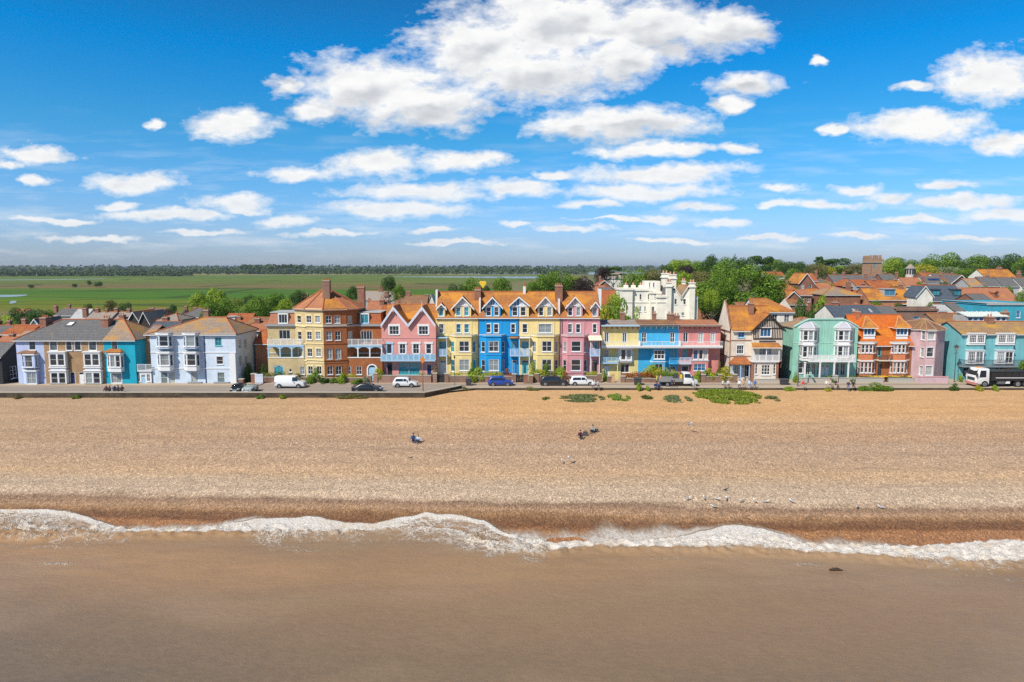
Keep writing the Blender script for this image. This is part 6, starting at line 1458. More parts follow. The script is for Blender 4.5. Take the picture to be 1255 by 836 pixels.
house(905, 925, 371, 380, 'x', TILEB, BRT, 'brown roof behind the chimney of the half-timbered house', Y=130, D=6)
house(975, 1005, 389, 396, 'h', SLATEL, STG, 'low hipped roof directly behind the mint house', Y=121, D=5)
house(1190, 1212, 360, 368, 'x', SLATE, BRT, 'slate roof end showing under the long pantiled roof', Y=165, D=7)

# ---- flat brown parapeted building with blue windows
def flat(u0, u1, vt, Y, wall, label, name, cor, wins, D=8, fr=WHITE, gl=GLB):
    x0, x1 = X(u0, Y), X(u1, Y); zt = Z(vt, Y); g = land(x0, Y) - .4
    B = Bld(name, label, (x0 + x1) / 2, Y, 'building', TOWN, z=land((x0 + x1) / 2, Y)); w = B.wall((x0, Y), (x1, Y), wall)
    for k in wins: w.win(*k, fr=fr, gl=gl)
    w.fill(z0=g, z1=zt); B.shell(x0, x1, Y, Y + D, g, zt, wall)
    m = MB(); m.box(x0 - .15, Y - .2, zt - .3, x1 + .15, Y - .004, zt + .1, cor); m.box(x0, Y + .3, zt - .5, x1, Y + D, zt - .35, LEAD); m.box(x0 - .15, Y + .0, zt + .003, x0 + .2, Y + D, zt + .1, cor); m.build('parapet', B.root); B.done(); return B
B = flat(1096, 1145.5, 379, 127, BRICKD, 'flat brown building with a toothed parapet and blue windows behind the blush house', 'building', BRICKD, [(1117, 388, 1124.5, 393.5), (1130.5, 388, 1136.5, 393.5)], fr=PBLUE)
m = MB(); x0, x1 = X(1097, 127), X(1144, 127); z = Z(378.6, 127)
for k in range(22): a = lerp(x0, x1, k / 22); m.box(a, 126.9, z + .11, a + .3, 127.2, z + .45, BRICKD)
m.build('battlement', B.root, org=B.root.location)
flat(1206, 1275, 372, 132, TEALB, 'large flat-topped teal building with a pale cornice at the right edge', 'building', LEAD, [(1242, 381, 1247, 389.5), (1252.5, 381, 1257, 389.5)], D=14)
# glazed roof room
Y = 120.5; x0, x1 = X(1183, Y), X(1231, Y); B = Bld('sunroom', 'white-roofed glazed room between two brick stacks behind the aqua house', (x0 + x1) / 2, Y, 'building', TOWN)
w = B.wall((x0, Y), (x1, Y), STG)
for i in range(7):
    if i != 3: w.win(0, 0, 0, 0, nx=1, nz=1, rect=(w.L * (i + .1) / 7, Z(393.5, Y), w.L * (i + .9) / 7, Z(388.3, Y)), gl=GLB)
w.fill(z0=0, z1=Z(387.6, Y)); B.shell(x0, x1, Y, Y + 4, 0, Z(387.6, Y), STG)
m = MB(); m.slab([[(x0 - .2, Y - .3, Z(387.6, Y)), (x1 + .2, Y - .3, Z(387.6, Y)), (x1, Y + 3, Z(382, Y + 3)), (x0, Y + 3, Z(382, Y + 3))]], .1, plain('ribbed_white_roof', (.66, .72, .66), .5))
for i in range(9): a = lerp(x0, x1, i / 8); m.tube((a, Y - .3, Z(387.6, Y) + .04), (a, Y + 3, Z(382, Y + 3) + .04), .05, WHITE, 5)
B.roofo = m.build('roof', B.root); B.chimney(X(1228, Y + 1), Y + 1, Z(392, Y), Z(382, Y + 1), 1.1, .8, BRICKC, 2); B.done()

# ---- white mansion
def mansion():
    B = Bld('mansion', 'large white stuccoed mansion with many tall stacks on the slope above the flat-eaved row', 34, 158, 'mansion', z=land(30, 158)); g = 1.0
    def block(u0, u1, vt, Y, D, wins, pier=(), cor=True, roof=None, vr=None, kw={}):
        x0, x1 = X(u0, Y), X(u1, Y); zt = Z(vt, Y); w = B.wall((x0, Y), (x1, Y), MANS)
        for k in wins: w.win(*k, sill=True, **kw)
        w.fill(z0=g, z1=zt); B.shell(x0, x1, Y, Y + D, g, zt, MANS)
        if cor: B.tr.box(x0 - .2, Y - .25, zt - .35, x1 + .2, Y + D + .1, zt + .12, MANS); w.band(B.tr, 371, .25, .12, MANS)
        return x0, x1, zt
    block(762, 797, 354.5, 160, 10, [(782.5, 360.5, 785, 367.5), (792.5, 360.5, 794.5, 367.5), (782.5, 375.5, 785, 382), (788.5, 375.5, 790.5, 382)])
    block(762.3, 774, 353.8, 159.3, 3, []); block(796, 808, 358, 158.5, 8, [(800.5, 360, 802.5, 366), (797.5, 376, 801, 387)], kw=dict(nx=2)); block(804, 816, 363, 157.4, 8, [])
    block(791, 807.5, 344.5, 166, 6, [(793.5, 346.5, 795.5, 352), (798.5, 346.5, 800.5, 352)], cor=False)
    Y = 158; x0, x1 = X(815, Y), X(853.5, Y); w = B.wall((x0, Y), (x1, Y), MANS); ze = Z(363, Y)
    for k in ((825, 366.5, 828, 373), (836, 366.5, 839, 373), (834, 383, 837.5, 387)): w.win(*k)
    w.fill(z0=g, z1=ze); B.shell(x0, x1, Y, Y + 10, g, ze, MANS)
    for c0, c1, va in ((815, 833, 352), (833, 850, 350.5)):
        a, b = X(c0, Y), X(c1, Y); q = B.wall((a, Y - .02), (b, Y - .02), MANS); z_a = Z(va + 4, Y); q.fill([(0, ze - .2), (q.L, ze - .2), (q.L * .62, z_a), (q.L * .38, z_a)])
        B.roof_y(a, b, Y, Y + 9, ze - .1, z_a + .9, SLATE if c0 == 815 else SLATEL, bargem=MANS, bw=.3)
    # stacks
    for (u, vt, wp, y) in ((818.3, 347, 6, 157.2), (846.7, 347.5, 6.4, 157.2), (813.6, 336, 7.5, 167), (822.5, 337.5, 8.5, 166.5), (836, 345.5, 4, 166)):
        m = MB(); x = X(u, y); h = wp / F * y / 2; zt = Z(vt, y); m.box(x - h, y, g + 2, x + h, y + 2 * h, zt, MANS); m.box(x - h - .2, y - .2, zt - .9, x + h + .2, y + 2 * h + .2, zt - .6, MANS); m.box(x - h - .12, y - .12, zt, x + h + .12, y + 2 * h + .12, zt + .25, MANS)
        for k in (-.5, .5): m.tube((x + k * h, y + h, zt + .25), (x + k * h, y + h, zt + .9), .22, plain('pale_pot', (.55, .3, .2), .8), 8)
        m.build('chimney', B.root)
    for (u, y) in ((766, 161), (775, 168), (784, 168)): m = MB(); x = X(u, y); zt = Z(353, y); m.box(x - .5, y, zt - 1, x + .5, y + .8, zt + .7, MANS); m.tube((x, y + .4, zt + .7), (x, y + .4, zt + 1.3), .25, plain('pale_pot', (.55, .3, .2), .8), 8); m.build('chimney', B.root)
    B.done()
mansion()
# ---- church tower
def tower():
    Y = 385; x0, x1 = X(1059, Y), X(1074.5, Y); FL = brick('flint_tower', (.36, .18, .1), (.42, .24, .14)); zt = Z(317, Y); g = land(x0, Y) - 1
    B = Bld('church_tower', 'square battlemented church tower with a small corner turret standing above the skyline trees', (x0 + x1) / 2, Y, 'tower', z=g)
    w = B.wall((x0, Y), (x1, Y), FL); h = w.L
    w.win(0, 0, 0, 0, nx=2, rect=(h * .38, zt - 5.5, h * .62, zt - 2.2), fr=STONE); w.fill(z0=g, z1=zt); B.shell(x0, x1, Y, Y + h, g, zt, FL)
    for a in (0, h - 1.0): w.box(B.tr, a, a + 1.0, g, zt - 3, -.5, -.003, FL)
    w.band(B.tr, z=zt - .3, h=.35, proud=.2, mat=STONE)
    B.tr.box(x0 - .5, Y - .5, zt - 2.2, x1 + .5, Y + h, zt - 1.9, STONE); B.tr.box(x0 - .35, Y - .35, zt - 1.9, x1 + .35, Y + .5, zt, FL); B.tr.box(x0 - .05, Y + h - .5, zt, x1 + .05, Y + h, zt + .3, FL)
    for k in range(4):
        a = h * (k + .15) / 4; w.box(B.tr, a, a + h / 4 * .6, zt + .06, zt + 1.9, -.35, .4, FL); B.tr.box(x0 - .1, Y + a, zt + .06, x0 + .35, Y + a + h / 4 * .6, zt + 1.6, FL)
    B.tr.box(x0 + h * .5, Y + h * .2, zt - .3, x0 + h * .72, Y + h * .45, Z(313, Y), FL); B.done()
tower()
m = MB(); Y = 330; x = X(1109.5, Y); z = Z(329, Y); g = land(x, Y) - 1
B = Bld('turret_house', 'little round turret with a pale conical roof below the skyline trees', x, Y, 'turret', z=g)
m.tube((x, Y, g), (x, Y, z), 2.0, STP, 12); m.build('wall', B.root); m = MB(); m.tube((x, Y, z - .1), (x, Y, Z(323.2, Y)), 2.5, PALER, 12, .15); m.build('roof', B.root); m = MB()
for k in range(12):
    t_ = 2 * PI * k / 12; m.box(x + 2.02 * cos(t_) - .25, Y + 2.02 * sin(t_) - .25, z - 2.6, x + 2.02 * cos(t_) + .25, Y + 2.02 * sin(t_) + .25, z - .5, GLS)
m.build('window_band', B.root)

# ================================================================== trees
def leafmat(name, a, b, c):
    m, t = nm(name); g_ = t.new('ShaderNodeNewGeometry'); n = t.noise(.6, 3, .6, t.pos())
    r_ = t.ramp(g_.outputs['Random Per Island'], [(0, a), (.55, b), (1, c)]); r2 = t.mix(t.mapr(n.outputs[0], .4, .7, 0, .5), r_, tuple(x * .55 for x in b))
    t.link(r2, t.b.inputs['Base Color']); t.b.inputs['Roughness'].default_value = .6; t.b.inputs['Specular IOR Level'].default_value = .25
    tl = t.new('ShaderNodeBsdfTranslucent'); t.link(t.mix(1, r2, (1.3, 1.5, .6), 'MULTIPLY'), tl.inputs[0]); mx = t.new('ShaderNodeMixShader'); mx.inputs[0].default_value = .25
    t.link(t.b.outputs[0], mx.inputs[1]); t.link(tl.outputs[0], mx.inputs[2]); t.link(mx.outputs[0], t.n['Material Output'].inputs[0]); return m
LM = dict(mid=leafmat('leaf_mid_green', (.06, .13, .01), (.14, .25, .02), (.26, .38, .05)), bright=leafmat('leaf_bright_green', (.14, .22, .015), (.26, .38, .025), (.42, .5, .06)),
    dark=leafmat('leaf_dark_green', (.025, .06, .01), (.06, .13, .018), (.12, .21, .04)), olive=leafmat('leaf_olive', (.12, .12, .03), (.2, .19, .055), (.27, .25, .09)),
    purple=leafmat('leaf_copper', (.02, .012, .016), (.045, .024, .03), (.075, .045, .045)), yellow=leafmat('leaf_golden', (.26, .28, .02), (.42, .4, .03), (.55, .5, .06)),
    red=leafmat('leaf_red', (.18, .05, .02), (.4, .1, .03), (.5, .22, .06)), sage=leafmat('leaf_sage', (.15, .2, .1), (.24, .3, .15), (.34, .38, .2)))
BARK = plain('bark', (.09, .065, .045), .9)
def crown_mesh(name, seed, n, leaf, lobes=18, flat=1.0, shape='round'):
    rd = random.Random(seed); L = []
    for i in range(lobes):
        t_ = 2 * PI * rd.random(); ph = rd.uniform(-.75, 1.0)
        if shape == 'round': q = Vector((cos(t_) * math.sqrt(max(0, 1 - ph * ph)) * .31, sin(t_) * math.sqrt(max(0, 1 - ph * ph)) * .31, .5 + ph * .3)); r_ = rd.uniform(.13, .23)
        elif shape == 'great': q = Vector((cos(t_) * math.sqrt(max(0, 1 - ph * ph)) * .38, sin(t_) * math.sqrt(max(0, 1 - ph * ph)) * .38, .5 + ph * .36)) * rd.uniform(.9, 1.04); r_ = rd.uniform(.075, .135)
        elif shape == 'pine': q = Vector((cos(t_) * .36 * rd.random() ** .5, sin(t_) * .36 * rd.random() ** .5, rd.choice((.45, .62, .78, .88)) + rd.uniform(-.03, .03))); r_ = rd.uniform(.1, .17)
        elif shape == 'cone': z = rd.random() ** 1.3; q = Vector((cos(t_) * (1 - z) * .3, sin(t_) * (1 - z) * .3, .08 + z * .85)); r_ = .17 * (1 - z) + .05
        else: q = Vector((rd.uniform(-.42, .42), rd.uniform(-.42, .42), rd.uniform(.2, .8))); r_ = rd.uniform(.12, .2)
        L.append((q, r_))
    if shape == 'round': L.append((Vector((0, 0, .45)), .26))
    vv, ff = [], []
    wt = [r_ * r_ for _, r_ in L]
    for (q, r_) in rd.choices(L, wt, k=n):
        d = Vector((rd.gauss(0, 1), rd.gauss(0, 1), rd.gauss(.15, 1))).normalized()
        p = q + Vector((d.x, d.y, d.z * (.45 if shape == 'pine' else 1) * flat)) * r_ * rd.uniform(.86, 1.05) 
        nrm = (d + Vector((rd.gauss(0, .33), rd.gauss(0, .33), rd.gauss(0, .33)))).normalized(); a = nrm.orthogonal().normalized(); b = nrm.cross(a); t_ = rd.random() * 2 * PI
        a, b = a * cos(t_) + b * sin(t_), b * cos(t_) - a * sin(t_); s_ = leaf * rd.uniform(.6, 1.2); i = len(vv)
        vv += [tuple(p - a * s_), tuple(p - b * s_ * .7), tuple(p + a * s_), tuple(p + b * s_ * .7)]; ff.append((i, i + 1, i + 2, i + 3))
    for ax in (0, 1, 2):
        c_ = sorted(v[ax] for v in vv); lo, hi = c_[int(len(c_) * .01)], c_[int(len(c_) * .99)]; k0, k1 = ((-.5, .5) if ax < 2 else (0, 1))
        vv = [tuple(lerp(k0, k1, (v[i] - lo) / (hi - lo)) if i == ax else v[i] for i in range(3)) for v in vv]
    me = bpy.data.meshes.new(name); me.from_pydata(vv, [], ff); me.materials.append(LM['mid']); return me
def trunk_mesh(seed):
    rd = random.Random(seed); m = MB(); pts = [(0, 0, 0), (rd.uniform(-.02, .02), 0, .25), (rd.uniform(-.04, .04), rd.uniform(-.03, .03), .5)]
    m.tube(pts[0], pts[1], .032, BARK, 7, .024); m.tube(pts[1], pts[2], .024, BARK, 7, .015)
    for k in range(6):
        t_ = 2 * PI * k / 6 + rd.random(); b = pts[1] if k % 2 else (lerp(pts[1][0], pts[2][0], .6), 0, .4); e = (cos(t_) * .25, sin(t_) * .25, rd.uniform(.5, .7)); m.tube(b, e, .014, BARK, 5, .005)
    m.tube(pts[2], (0, 0, .8), .015, BARK, 5, .004)
    me = bpy.data.meshes.new('trunk'); me.from_pydata(m.v, [], m.f); me.materials.append(BARK); return me
CR = {'big': [crown_mesh('crown', 40, 17000, .0125, 70, shape='great')], 'round': [crown_mesh('crown', s_, 5200, .021, 20) for s_ in (1, 2, 3, 4)], 'pine': [crown_mesh('crown', s_, 4200, .021, 22, shape='pine') for s_ in (5, 6)],
      'cone': [crown_mesh('crown', 7, 3000, .022, 26, shape='cone')], 'bush': [crown_mesh('foliage', s_, 2600, .034, 12) for s_ in (8, 9, 10)], 'hedge': [crown_mesh('foliage', s_, 3600, .03, 30, shape='box') for s_ in (11, 12)]}
TR = [trunk_mesh(s_) for s_ in (1, 2, 3)]
rt = random.Random(99)
def tree(u, vt, wp, Y, label, mat='mid', shape='round', cf=.82, group='trees around the town', name='tree', vb=None):
    x = X(u, Y); g = land(x, Y); zt = Z(vt, Y); h = max(2.5, zt - g); wd = wp / F * Y * 1.12
    root = empty(name, (x, Y, g), label, 'tree', group)
    ch = min(h * cf, wd * 1.15) if vb is None else zt - Z(vb, Y); ch = min(ch, h)
    c = bpy.data.objects.new('crown', rt.choice(CR[shape])); C.objects.link(c); c.parent = root; c.location = (0, 0, h - ch); c.scale = (wd * 1.05, wd * rt.uniform(.9, 1.05), ch * 1.04); c.rotation_euler = (0, 0, rt.random() * 6.28)
    c.material_slots[0].link = 'OBJECT'; c.material_slots[0].material = LM[mat]
    t_ = bpy.data.objects.new('trunk', rt.choice(TR)); C.objects.link(t_); t_.parent = root; t_.scale = (h * .8, h * .8, (h - ch * .2) * 1.0); t_.rotation_euler = (0, 0, rt.random() * 6)
    return root
def shrub(u, vt, wp, Y, label, mat='mid', vb=None, hedge=False, cat=None, z=0.0, depth=None, name=None, group='garden shrubs and hedges'):
    x = X(u, Y); g = land(x, Y) if Y > 112 else z; zt = Z(vt, Y); h = max(.35, zt - g); wd = wp / F * Y
    o = bpy.data.objects.new(name or ('hedge' if hedge else 'shrub'), rt.choice(CR['hedge' if hedge else 'bush'])); C.objects.link(o); o.location = (x, Y, g - h * .12)
    o.scale = (wd * 1.1, (depth or min(wd, 2.2)) * 1.05, h * 1.15); 
    if not hedge: o.rotation_euler = (0, 0, rt.random() * 6.28 if depth is None and wd < 2.3 else 0)
    o.material_slots[0].link = 'OBJECT'; o.material_slots[0].material = LM[mat]
    return tag(o, label, cat or ('hedge' if hedge else 'shrub'), group)

# left
tree(31, 379, 24, 190, 'dark rounded tree behind the white-gabled house at left', 'dark'); tree(50, 381, 26, 185, 'dark hedge-like tree right of the first one behind the slate row', 'dark'); tree(64, 381, 12, 188, 'small mid-green tree at the marsh edge above the slate roof', 'mid')
shrub(8, 388, 30, 165, 'bright green bushes left of the orange roof', 'bright', hedge=True); shrub(20, 391, 24, 150, 'low bright bush behind the orange-roofed house', 'bright')
tree(110, 373, 9, 240, 'small round marsh bush above the weathered roof', 'dark'); tree(139, 369, 13, 260, 'sparse brown-green thorn tree out on the marsh edge', 'olive'); tree(157, 371.5, 12, 262, 'second sparse thorn tree on the marsh edge', 'dark')
tree(205, 385, 18, 175, 'reddish dark shrub right of the double chimney', 'purple'); tree(214, 374, 9, 250, 'tiny dark thorn bush in the rough beyond the roofs', 'dark')
tree(249, 360, 22, 178, 'yellow-green tree, leftmost of the clump behind the villa', 'bright'); tree(266, 356, 26, 182, 'tallest yellow-green tree of the clump behind the villa', 'bright'); tree(281, 368, 28, 170, 'broad mid-green tree at the right of the clump behind the villa', 'mid'); tree(262, 372, 22, 166, 'lower green tree in front of the yellow-green clump', 'mid')
tree(291, 367, 14, 176, 'brownish tree on the right flank of the villa clump', 'olive')
tree(308, 363, 16, 195, 'mid-green tree beginning the long row left of the octagonal roof', 'dark'); tree(320, 366, 28, 172, 'bushy tree above the brown roof left of the octagon', 'mid'); tree(338, 362, 26, 178, 'broad bushy tree nearest the octagonal roof', 'mid'); tree(352, 368, 20, 168, 'lower tree beside the dark blue roof', 'bright'); tree(310, 374, 26, 160, 'front low tree of the row above the brown roof', 'mid'); tree(363, 361, 14, 190, 'tree tip left of the tall brick chimney', 'dark'); tree(370, 356.5, 14, 210, 'dark green top behind the left slope of the octagonal roof', 'dark')
tree(434, 352, 13, 200, 'dark tree right behind the octagonal roof', 'dark'); tree(478, 339.5, 15, 240, 'slim dark tree, tallest behind the pink gables', 'dark', cf=.95); tree(490, 350, 14, 220, 'small rounded tree right of the slim dark tree', 'mid')
tree(115, 344, 5, 700, 'single little tree far out on the green marsh', 'dark'); tree(125, 345.5, 8, 640, 'paired little trees far out on the marsh', 'dark'); tree(44, 349, 6, 600, 'distant lone bush on the left marsh', 'dark'); tree(97, 348, 5, 620, 'distant dot-like bush left of the paired marsh trees', 'dark')
# centre
tree(562, 350, 20, 195, 'low dark green tree behind the cream terrace house, left part', 'dark'); tree(578, 343.5, 28, 200, 'round dark green tree behind the cream and blue roofs', 'mid'); tree(592, 351, 14, 196, 'bushy tree under the yellow flag', 'dark')
tree(616, 342, 22, 205, 'round green tree above the bright blue house', 'mid'); tree(662, 338, 22, 200, 'green tree left of the tall terrace chimney', 'mid'); tree(652, 346, 16, 195, 'lower tree left of the chimney clump', 'mid'); tree(674, 335.5, 24, 205, 'tall green tree just left of the tall terrace chimney', 'mid'); tree(690, 334.5, 24, 210, 'tall green tree right of the tall terrace chimney', 'mid')
tree(701, 340, 18, 215, 'mid-green tree between the chimney and the copper beech', 'bright'); tree(713, 342, 24, 196, 'dark copper beech behind the mauve-pink house', 'purple'); tree(737, 329, 17, 240, 'copper beech beside the spreading pine', 'purple'); tree(750, 328, 24, 262, 'wide flat-topped dark pine above the red-roofed house', 'dark', 'pine', vb=338)
tree(775, 332.5, 28, 205, 'round green tree left of the white mansion', 'mid'); tree(798, 331, 22, 235, 'olive-brown tree just behind the mansion roof', 'olive'); tree(768, 351, 22, 178, 'pale green tree below the round one left of the mansion', 'bright'); tree(757, 362, 26, 165, 'light green shrubby tree at the mansion garden corner', 'bright')
shrub(747, 374, 28, 150, 'low garden hedge above the pale yellow house', 'mid', hedge=True, z=1); shrub(768, 371, 26, 146, 'bushy green shrub against the mansion left corner', 'mid'); shrub(742, 380, 22, 138, 'yellow-green bush just above the flat yellow eaves', 'yellow'); shrub(783, 380, 14, 152, 'light shrub at the foot of the mansion wall', 'bright'); tree(755, 337, 5, 225, 'narrow dark cypress below the pine', 'dark', 'cone', cf=.98)
tree(826, 320, 26, 330, 'light green tree at the left end of the hilltop wood', 'bright'); tree(841, 319.5, 26, 350, 'bright rounded tree second along the hilltop wood', 'bright'); tree(856, 322, 20, 330, 'green tree before the dip in the hilltop wood', 'mid'); tree(836, 334, 17, 200, 'small bright round tree between mansion stacks', 'bright'); tree(855, 334, 24, 215, 'olive tree right of the mansion stacks', 'olive'); tree(838, 327, 20, 260, 'dark purple-leaved tree above the mansion stacks', 'purple'); tree(815, 326, 14, 270, 'dark tree just left of the mansion stacks', 'dark')
tree(868, 314.5, 20, 300, 'dark green crown at the skyline above the great tree, left', 'dark'); tree(884, 318, 26, 280, 'mid-green crown at the skyline above the great tree, centre', 'mid'); tree(897, 313, 10, 300, 'pointed dark conifer above the great tree', 'dark', 'cone', cf=.95); tree(908, 318, 18, 300, 'dark rounded crown right of the pointed conifer', 'dark')
tree(904, 331, 84, 172, 'great spreading green tree above the half-timbered house', 'mid', 'big', cf=.96, vb=385); tree(878, 340, 42, 168, 'lighter green left shoulder of the great tree group', 'mid', 'big', vb=384); tree(936, 338, 34, 180, 'olive-tinged right shoulder of the great tree group', 'olive', 'big', vb=378)
# right skyline
sk = [(928, 315, 26, 'dark', 'pine', 'dark flat-topped pine at the skyline left of the brick gable'), (944, 319, 26, 'mid', 'round', 'green crown below the dark skyline pine'), (962, 322, 20, 'dark', 'round', 'low dark crown above the brick gable'), (977, 322, 20, 'dark', 'round', 'dark crown directly behind the tall brick gable'), (999, 315, 9, 'dark', 'pine', 'thin-stemmed pine with a small flat cap'),
      (996, 324, 22, 'olive', 'round', 'olive crown right of the brick gable'), (1015, 318, 32, 'dark', 'pine', 'wide dark pine left of the church tower'), (1008, 327, 20, 'yellow', 'round', 'golden green crown under the wide dark pine'), (1025, 326, 22, 'bright', 'round', 'bright crown right under the wide dark pine'), (1046, 323.5, 26, 'olive', 'round', 'olive-green crown touching the church tower on its left'),
      (1086, 317, 24, 'bright', 'round', 'bright green crown touching the church tower on its right'), (1102, 317.5, 26, 'mid', 'round', 'green crown above the little turret'), (1122, 318, 26, 'mid', 'round', 'green crown between the turret and the big oak'), (1149, 312, 33, 'mid', 'round', 'big round oak, first from left on the right-hand skyline'), (1137, 321, 22, 'dark', 'round', 'darker crown at the left foot of the big round oak'),
      (1169, 322, 22, 'dark', 'round', 'dark crown in the dip between the two big oaks'), (1191, 314.5, 34, 'mid', 'round', 'second big round oak of the right-hand skyline'), (1222, 313, 32, 'dark', 'round', 'dark many-topped tree behind the orange skyline roof'), (1252, 315.5, 30, 'mid', 'round', 'oak at the right edge of the skyline'), (1239, 323, 18, 'dark', 'round', 'dark infill crown left of the edge oak')]
for i, (u, vt, wp, mt, sh, lb) in enumerate(sk): tree(u, vt, wp, 400 + (i * 37) % 60, lb, mt, sh, cf=.9)
tree(1126, 325, 26, 345, 'pale yellow-green blossoming tree right of the turret', 'yellow'); tree(1158, 328, 24, 350, 'creamy flowering tree below the two big oaks', 'sage'); tree(1175, 330, 20, 330, 'mid-green tree under the second oak', 'mid'); tree(1104, 330, 20, 370, 'green tree behind the turret roof', 'mid'); tree(1193, 328, 22, 345, 'dark green tree left of the orange skyline roof', 'dark')
tree(1008, 347, 18, 205, 'green bank of shrubs beside the brick villa', 'bright'); shrub(985, 371, 26, 150, 'dark green bushes above the orange hipped house', 'dark', z=2); shrub(1002, 367, 24, 152, 'light green bushes left of the brick villa base', 'bright', z=2); shrub(995, 377, 36, 140, 'long dark hedge behind the mint house', 'dark', hedge=True)
tree(1252, 357, 18, 170, 'green bush at the right edge beside the long pantiled roof', 'mid'); tree(955, 345, 22, 215, 'olive tree falling behind the small red roof', 'olive'); tree(1185, 345, 12, 235, 'mossy green shrub by the slate terrace', 'olive'); tree(968, 330, 16, 330, 'green crown left behind the tall brick gable', 'mid'); tree(870, 356, 18, 160, 'low bush beside the mansion drive', 'bright')
GT = [(1017, 352, 10, 'dark', 'tree top left of the large brick villa'), (1056, 360, 9, 'mid', 'garden tree between brick villa and dormer house'), (1090, 351, 9, 'dark', 'dark garden tree under the wide orange roof'), (1121, 346, 8, 'mid', 'small tree left of the white gable stack'), (1150, 346, 9, 'dark', 'dark tree behind the blue-slate ridge'), (1186, 352, 10, 'bright', 'bright shrub above the long pantiled ridge'), (1070, 370, 12, 'mid', 'bush before the dormer house'), (1098, 372, 9, 'dark', 'dark bush left of the veranda roof'), (1040, 346, 8, 'bright', 'bright shrub beside the red hipped roof'),
 (1200, 352, 12, 'dark', 'dark bush on the right end of the pantiled roof'), (1230, 352, 12, 'mid', 'garden tree before the grey slate terrace'), (970, 352, 12, 'mid', 'tree between the small red roof and the brick gable'), (950, 356, 22, 'olive', 'olive tree over the orange hipped house'), (1085, 343, 8, 'mid', 'tree top by the dark slate roof'), (1137, 371, 9, 'mid', 'bush at the foot of the cream wall'), (1010, 360, 10, 'mid', 'bush at the brick villa left corner'), (957, 372, 18, 'dark', 'dark bush by the orange hipped house end'), (890, 372, 22, 'dark', 'dark bushes at the foot of the great tree')]
for (u, vt, wp, mt, lb) in GT: tree(u, vt, wp, auto_y(u, vt, 6.5, 0), lb, mt, cf=.95)
# ================================================================== front gardens, walls, street furniture
GW = 'low garden walls along the road'
def gwall(u0, u1, vt, Y, label, mat=BRICKD, cap=STONE, piers=(), t=.25, grp=GW, name='garden_wall'):
    x0, x1, zt = X(u0, Y), X(u1, Y), Z(vt, Y); base = ((x0 + x1) / 2, Y, .1); root = empty(name, base, label, 'wall', grp); root['_o'] = list(base)
    m = MB(); m.box(x0, Y, -.1, x1, Y + t, zt - .08, mat); m.build('wall', root); m = MB(); m.box(x0 - .02, Y - .05, zt - .08, x1 + .02, Y + t + .05, zt, cap); m.build('coping', root)
    for p in piers:
        x = X(p, Y); m = MB(); m.box(x - .32, Y - .12, -.1, x + .32, Y + .5, zt + .25, mat); m.box(x - .38, Y - .18, zt + .25, x + .38, Y + .56, zt + .36, cap); m.build('pier', root)
    return root
gwall(322, 390, 462, 106.6, 'dark brick garden wall behind the white van', piers=())
gwall(391, 452, 463, 106.6, 'brick garden wall under bushes before the red brick house', piers=(452,))
gwall(462, 528, 460, 106.3, 'long pale-coped brick wall behind the small white car', brick('pale_garden_brick', (.3, .15, .11), (.38, .2, .15)), piers=(459.5, 532.5))
gwall(546, 586, 460.5, 106.5, 'brick garden wall in front of the cream terrace house', piers=(547,))
gwall(586.3, 632, 461, 106.5, 'brick wall under hedge in front of the bright blue house', piers=(630,))
gwall(661, 687, 460.5, 106.5, 'brick garden wall behind the dark parked car', piers=(658,))
gwall(687.3, 734, 460.5, 106.5, 'red garden wall before the mauve-pink house', piers=(735,))
gwall(766, 800, 463.5, 106.5, 'low brick wall under the hedge before the pale yellow house', piers=(747.5, 764))
gwall(800.2, 848, 464, 106.5, 'low brick wall hidden behind the flatbed truck')
gwall(862, 902, 461.5, 106.5, 'brick garden wall with arches left of the half-timbered house', piers=(863, 884, 902))
gwall(925, 960, 464.5, 106.6, 'low pale stone wall in front of the half-timbered house', STONE)
gwall(983.5, 1021, 463, 106.4, 'low tan wall in front of the mint house, left length', STONE); gwall(1030, 1050, 463, 106.4, 'low tan wall in front of the mint house, right length', STONE, piers=(1026,))
gwall(1051, 1085, 463, 106.4, 'stone terrace wall before the vivid orange-roofed house, left length', STONE); gwall(1092, 1124, 463.5, 106.4, 'stone terrace wall before the vivid orange-roofed house, right length', STONE)
gwall(1125, 1165, 461.5, 105.9, 'low blush-pink rendered wall in front of the blush house', BLUSH, PINKT)
def gate(u0, u1, vt, Y, mat, label, boards=5):
    x0, x1, zt = X(u0, Y), X(u1, Y), Z(vt, Y); base = ((x0 + x1) / 2, Y, .1); root = empty('gate', base, label, 'gate'); root['_o'] = list(base); m = MB(); n = boards
    for k in range(n): a, b = lerp(x0, x1, k / n), lerp(x0, x1, (k + 1) / n) - .02; m.box(a, Y, .14, b, Y + .05, zt, mat)
    m.build('boards', root); m = MB(); m.box(x0, Y - .04, zt - .25, x1, Y - .003, zt - .1, mat); m.box(x0, Y - .04, .3, x1, Y - .003, .45, mat); m.build('rails', root)
gate(311, 321, 458.5, 105.6, plain('lilac_white_paint', (.62, .67, .8), .5), 'tall white boarded gate between red piers beside the villa'); gate(535.5, 545.5, 459, 106.6, BLACKP, 'black gate before the cream terrace house porch'); gate(632.5, 642, 459.5, 106.6, BLACKP, 'black gate before the bright blue house porch')
gate(749, 754, 458, 106.4, plain('pine_boards', (.6, .38, .18), .6), 'tan wooden gate before the pale yellow house')
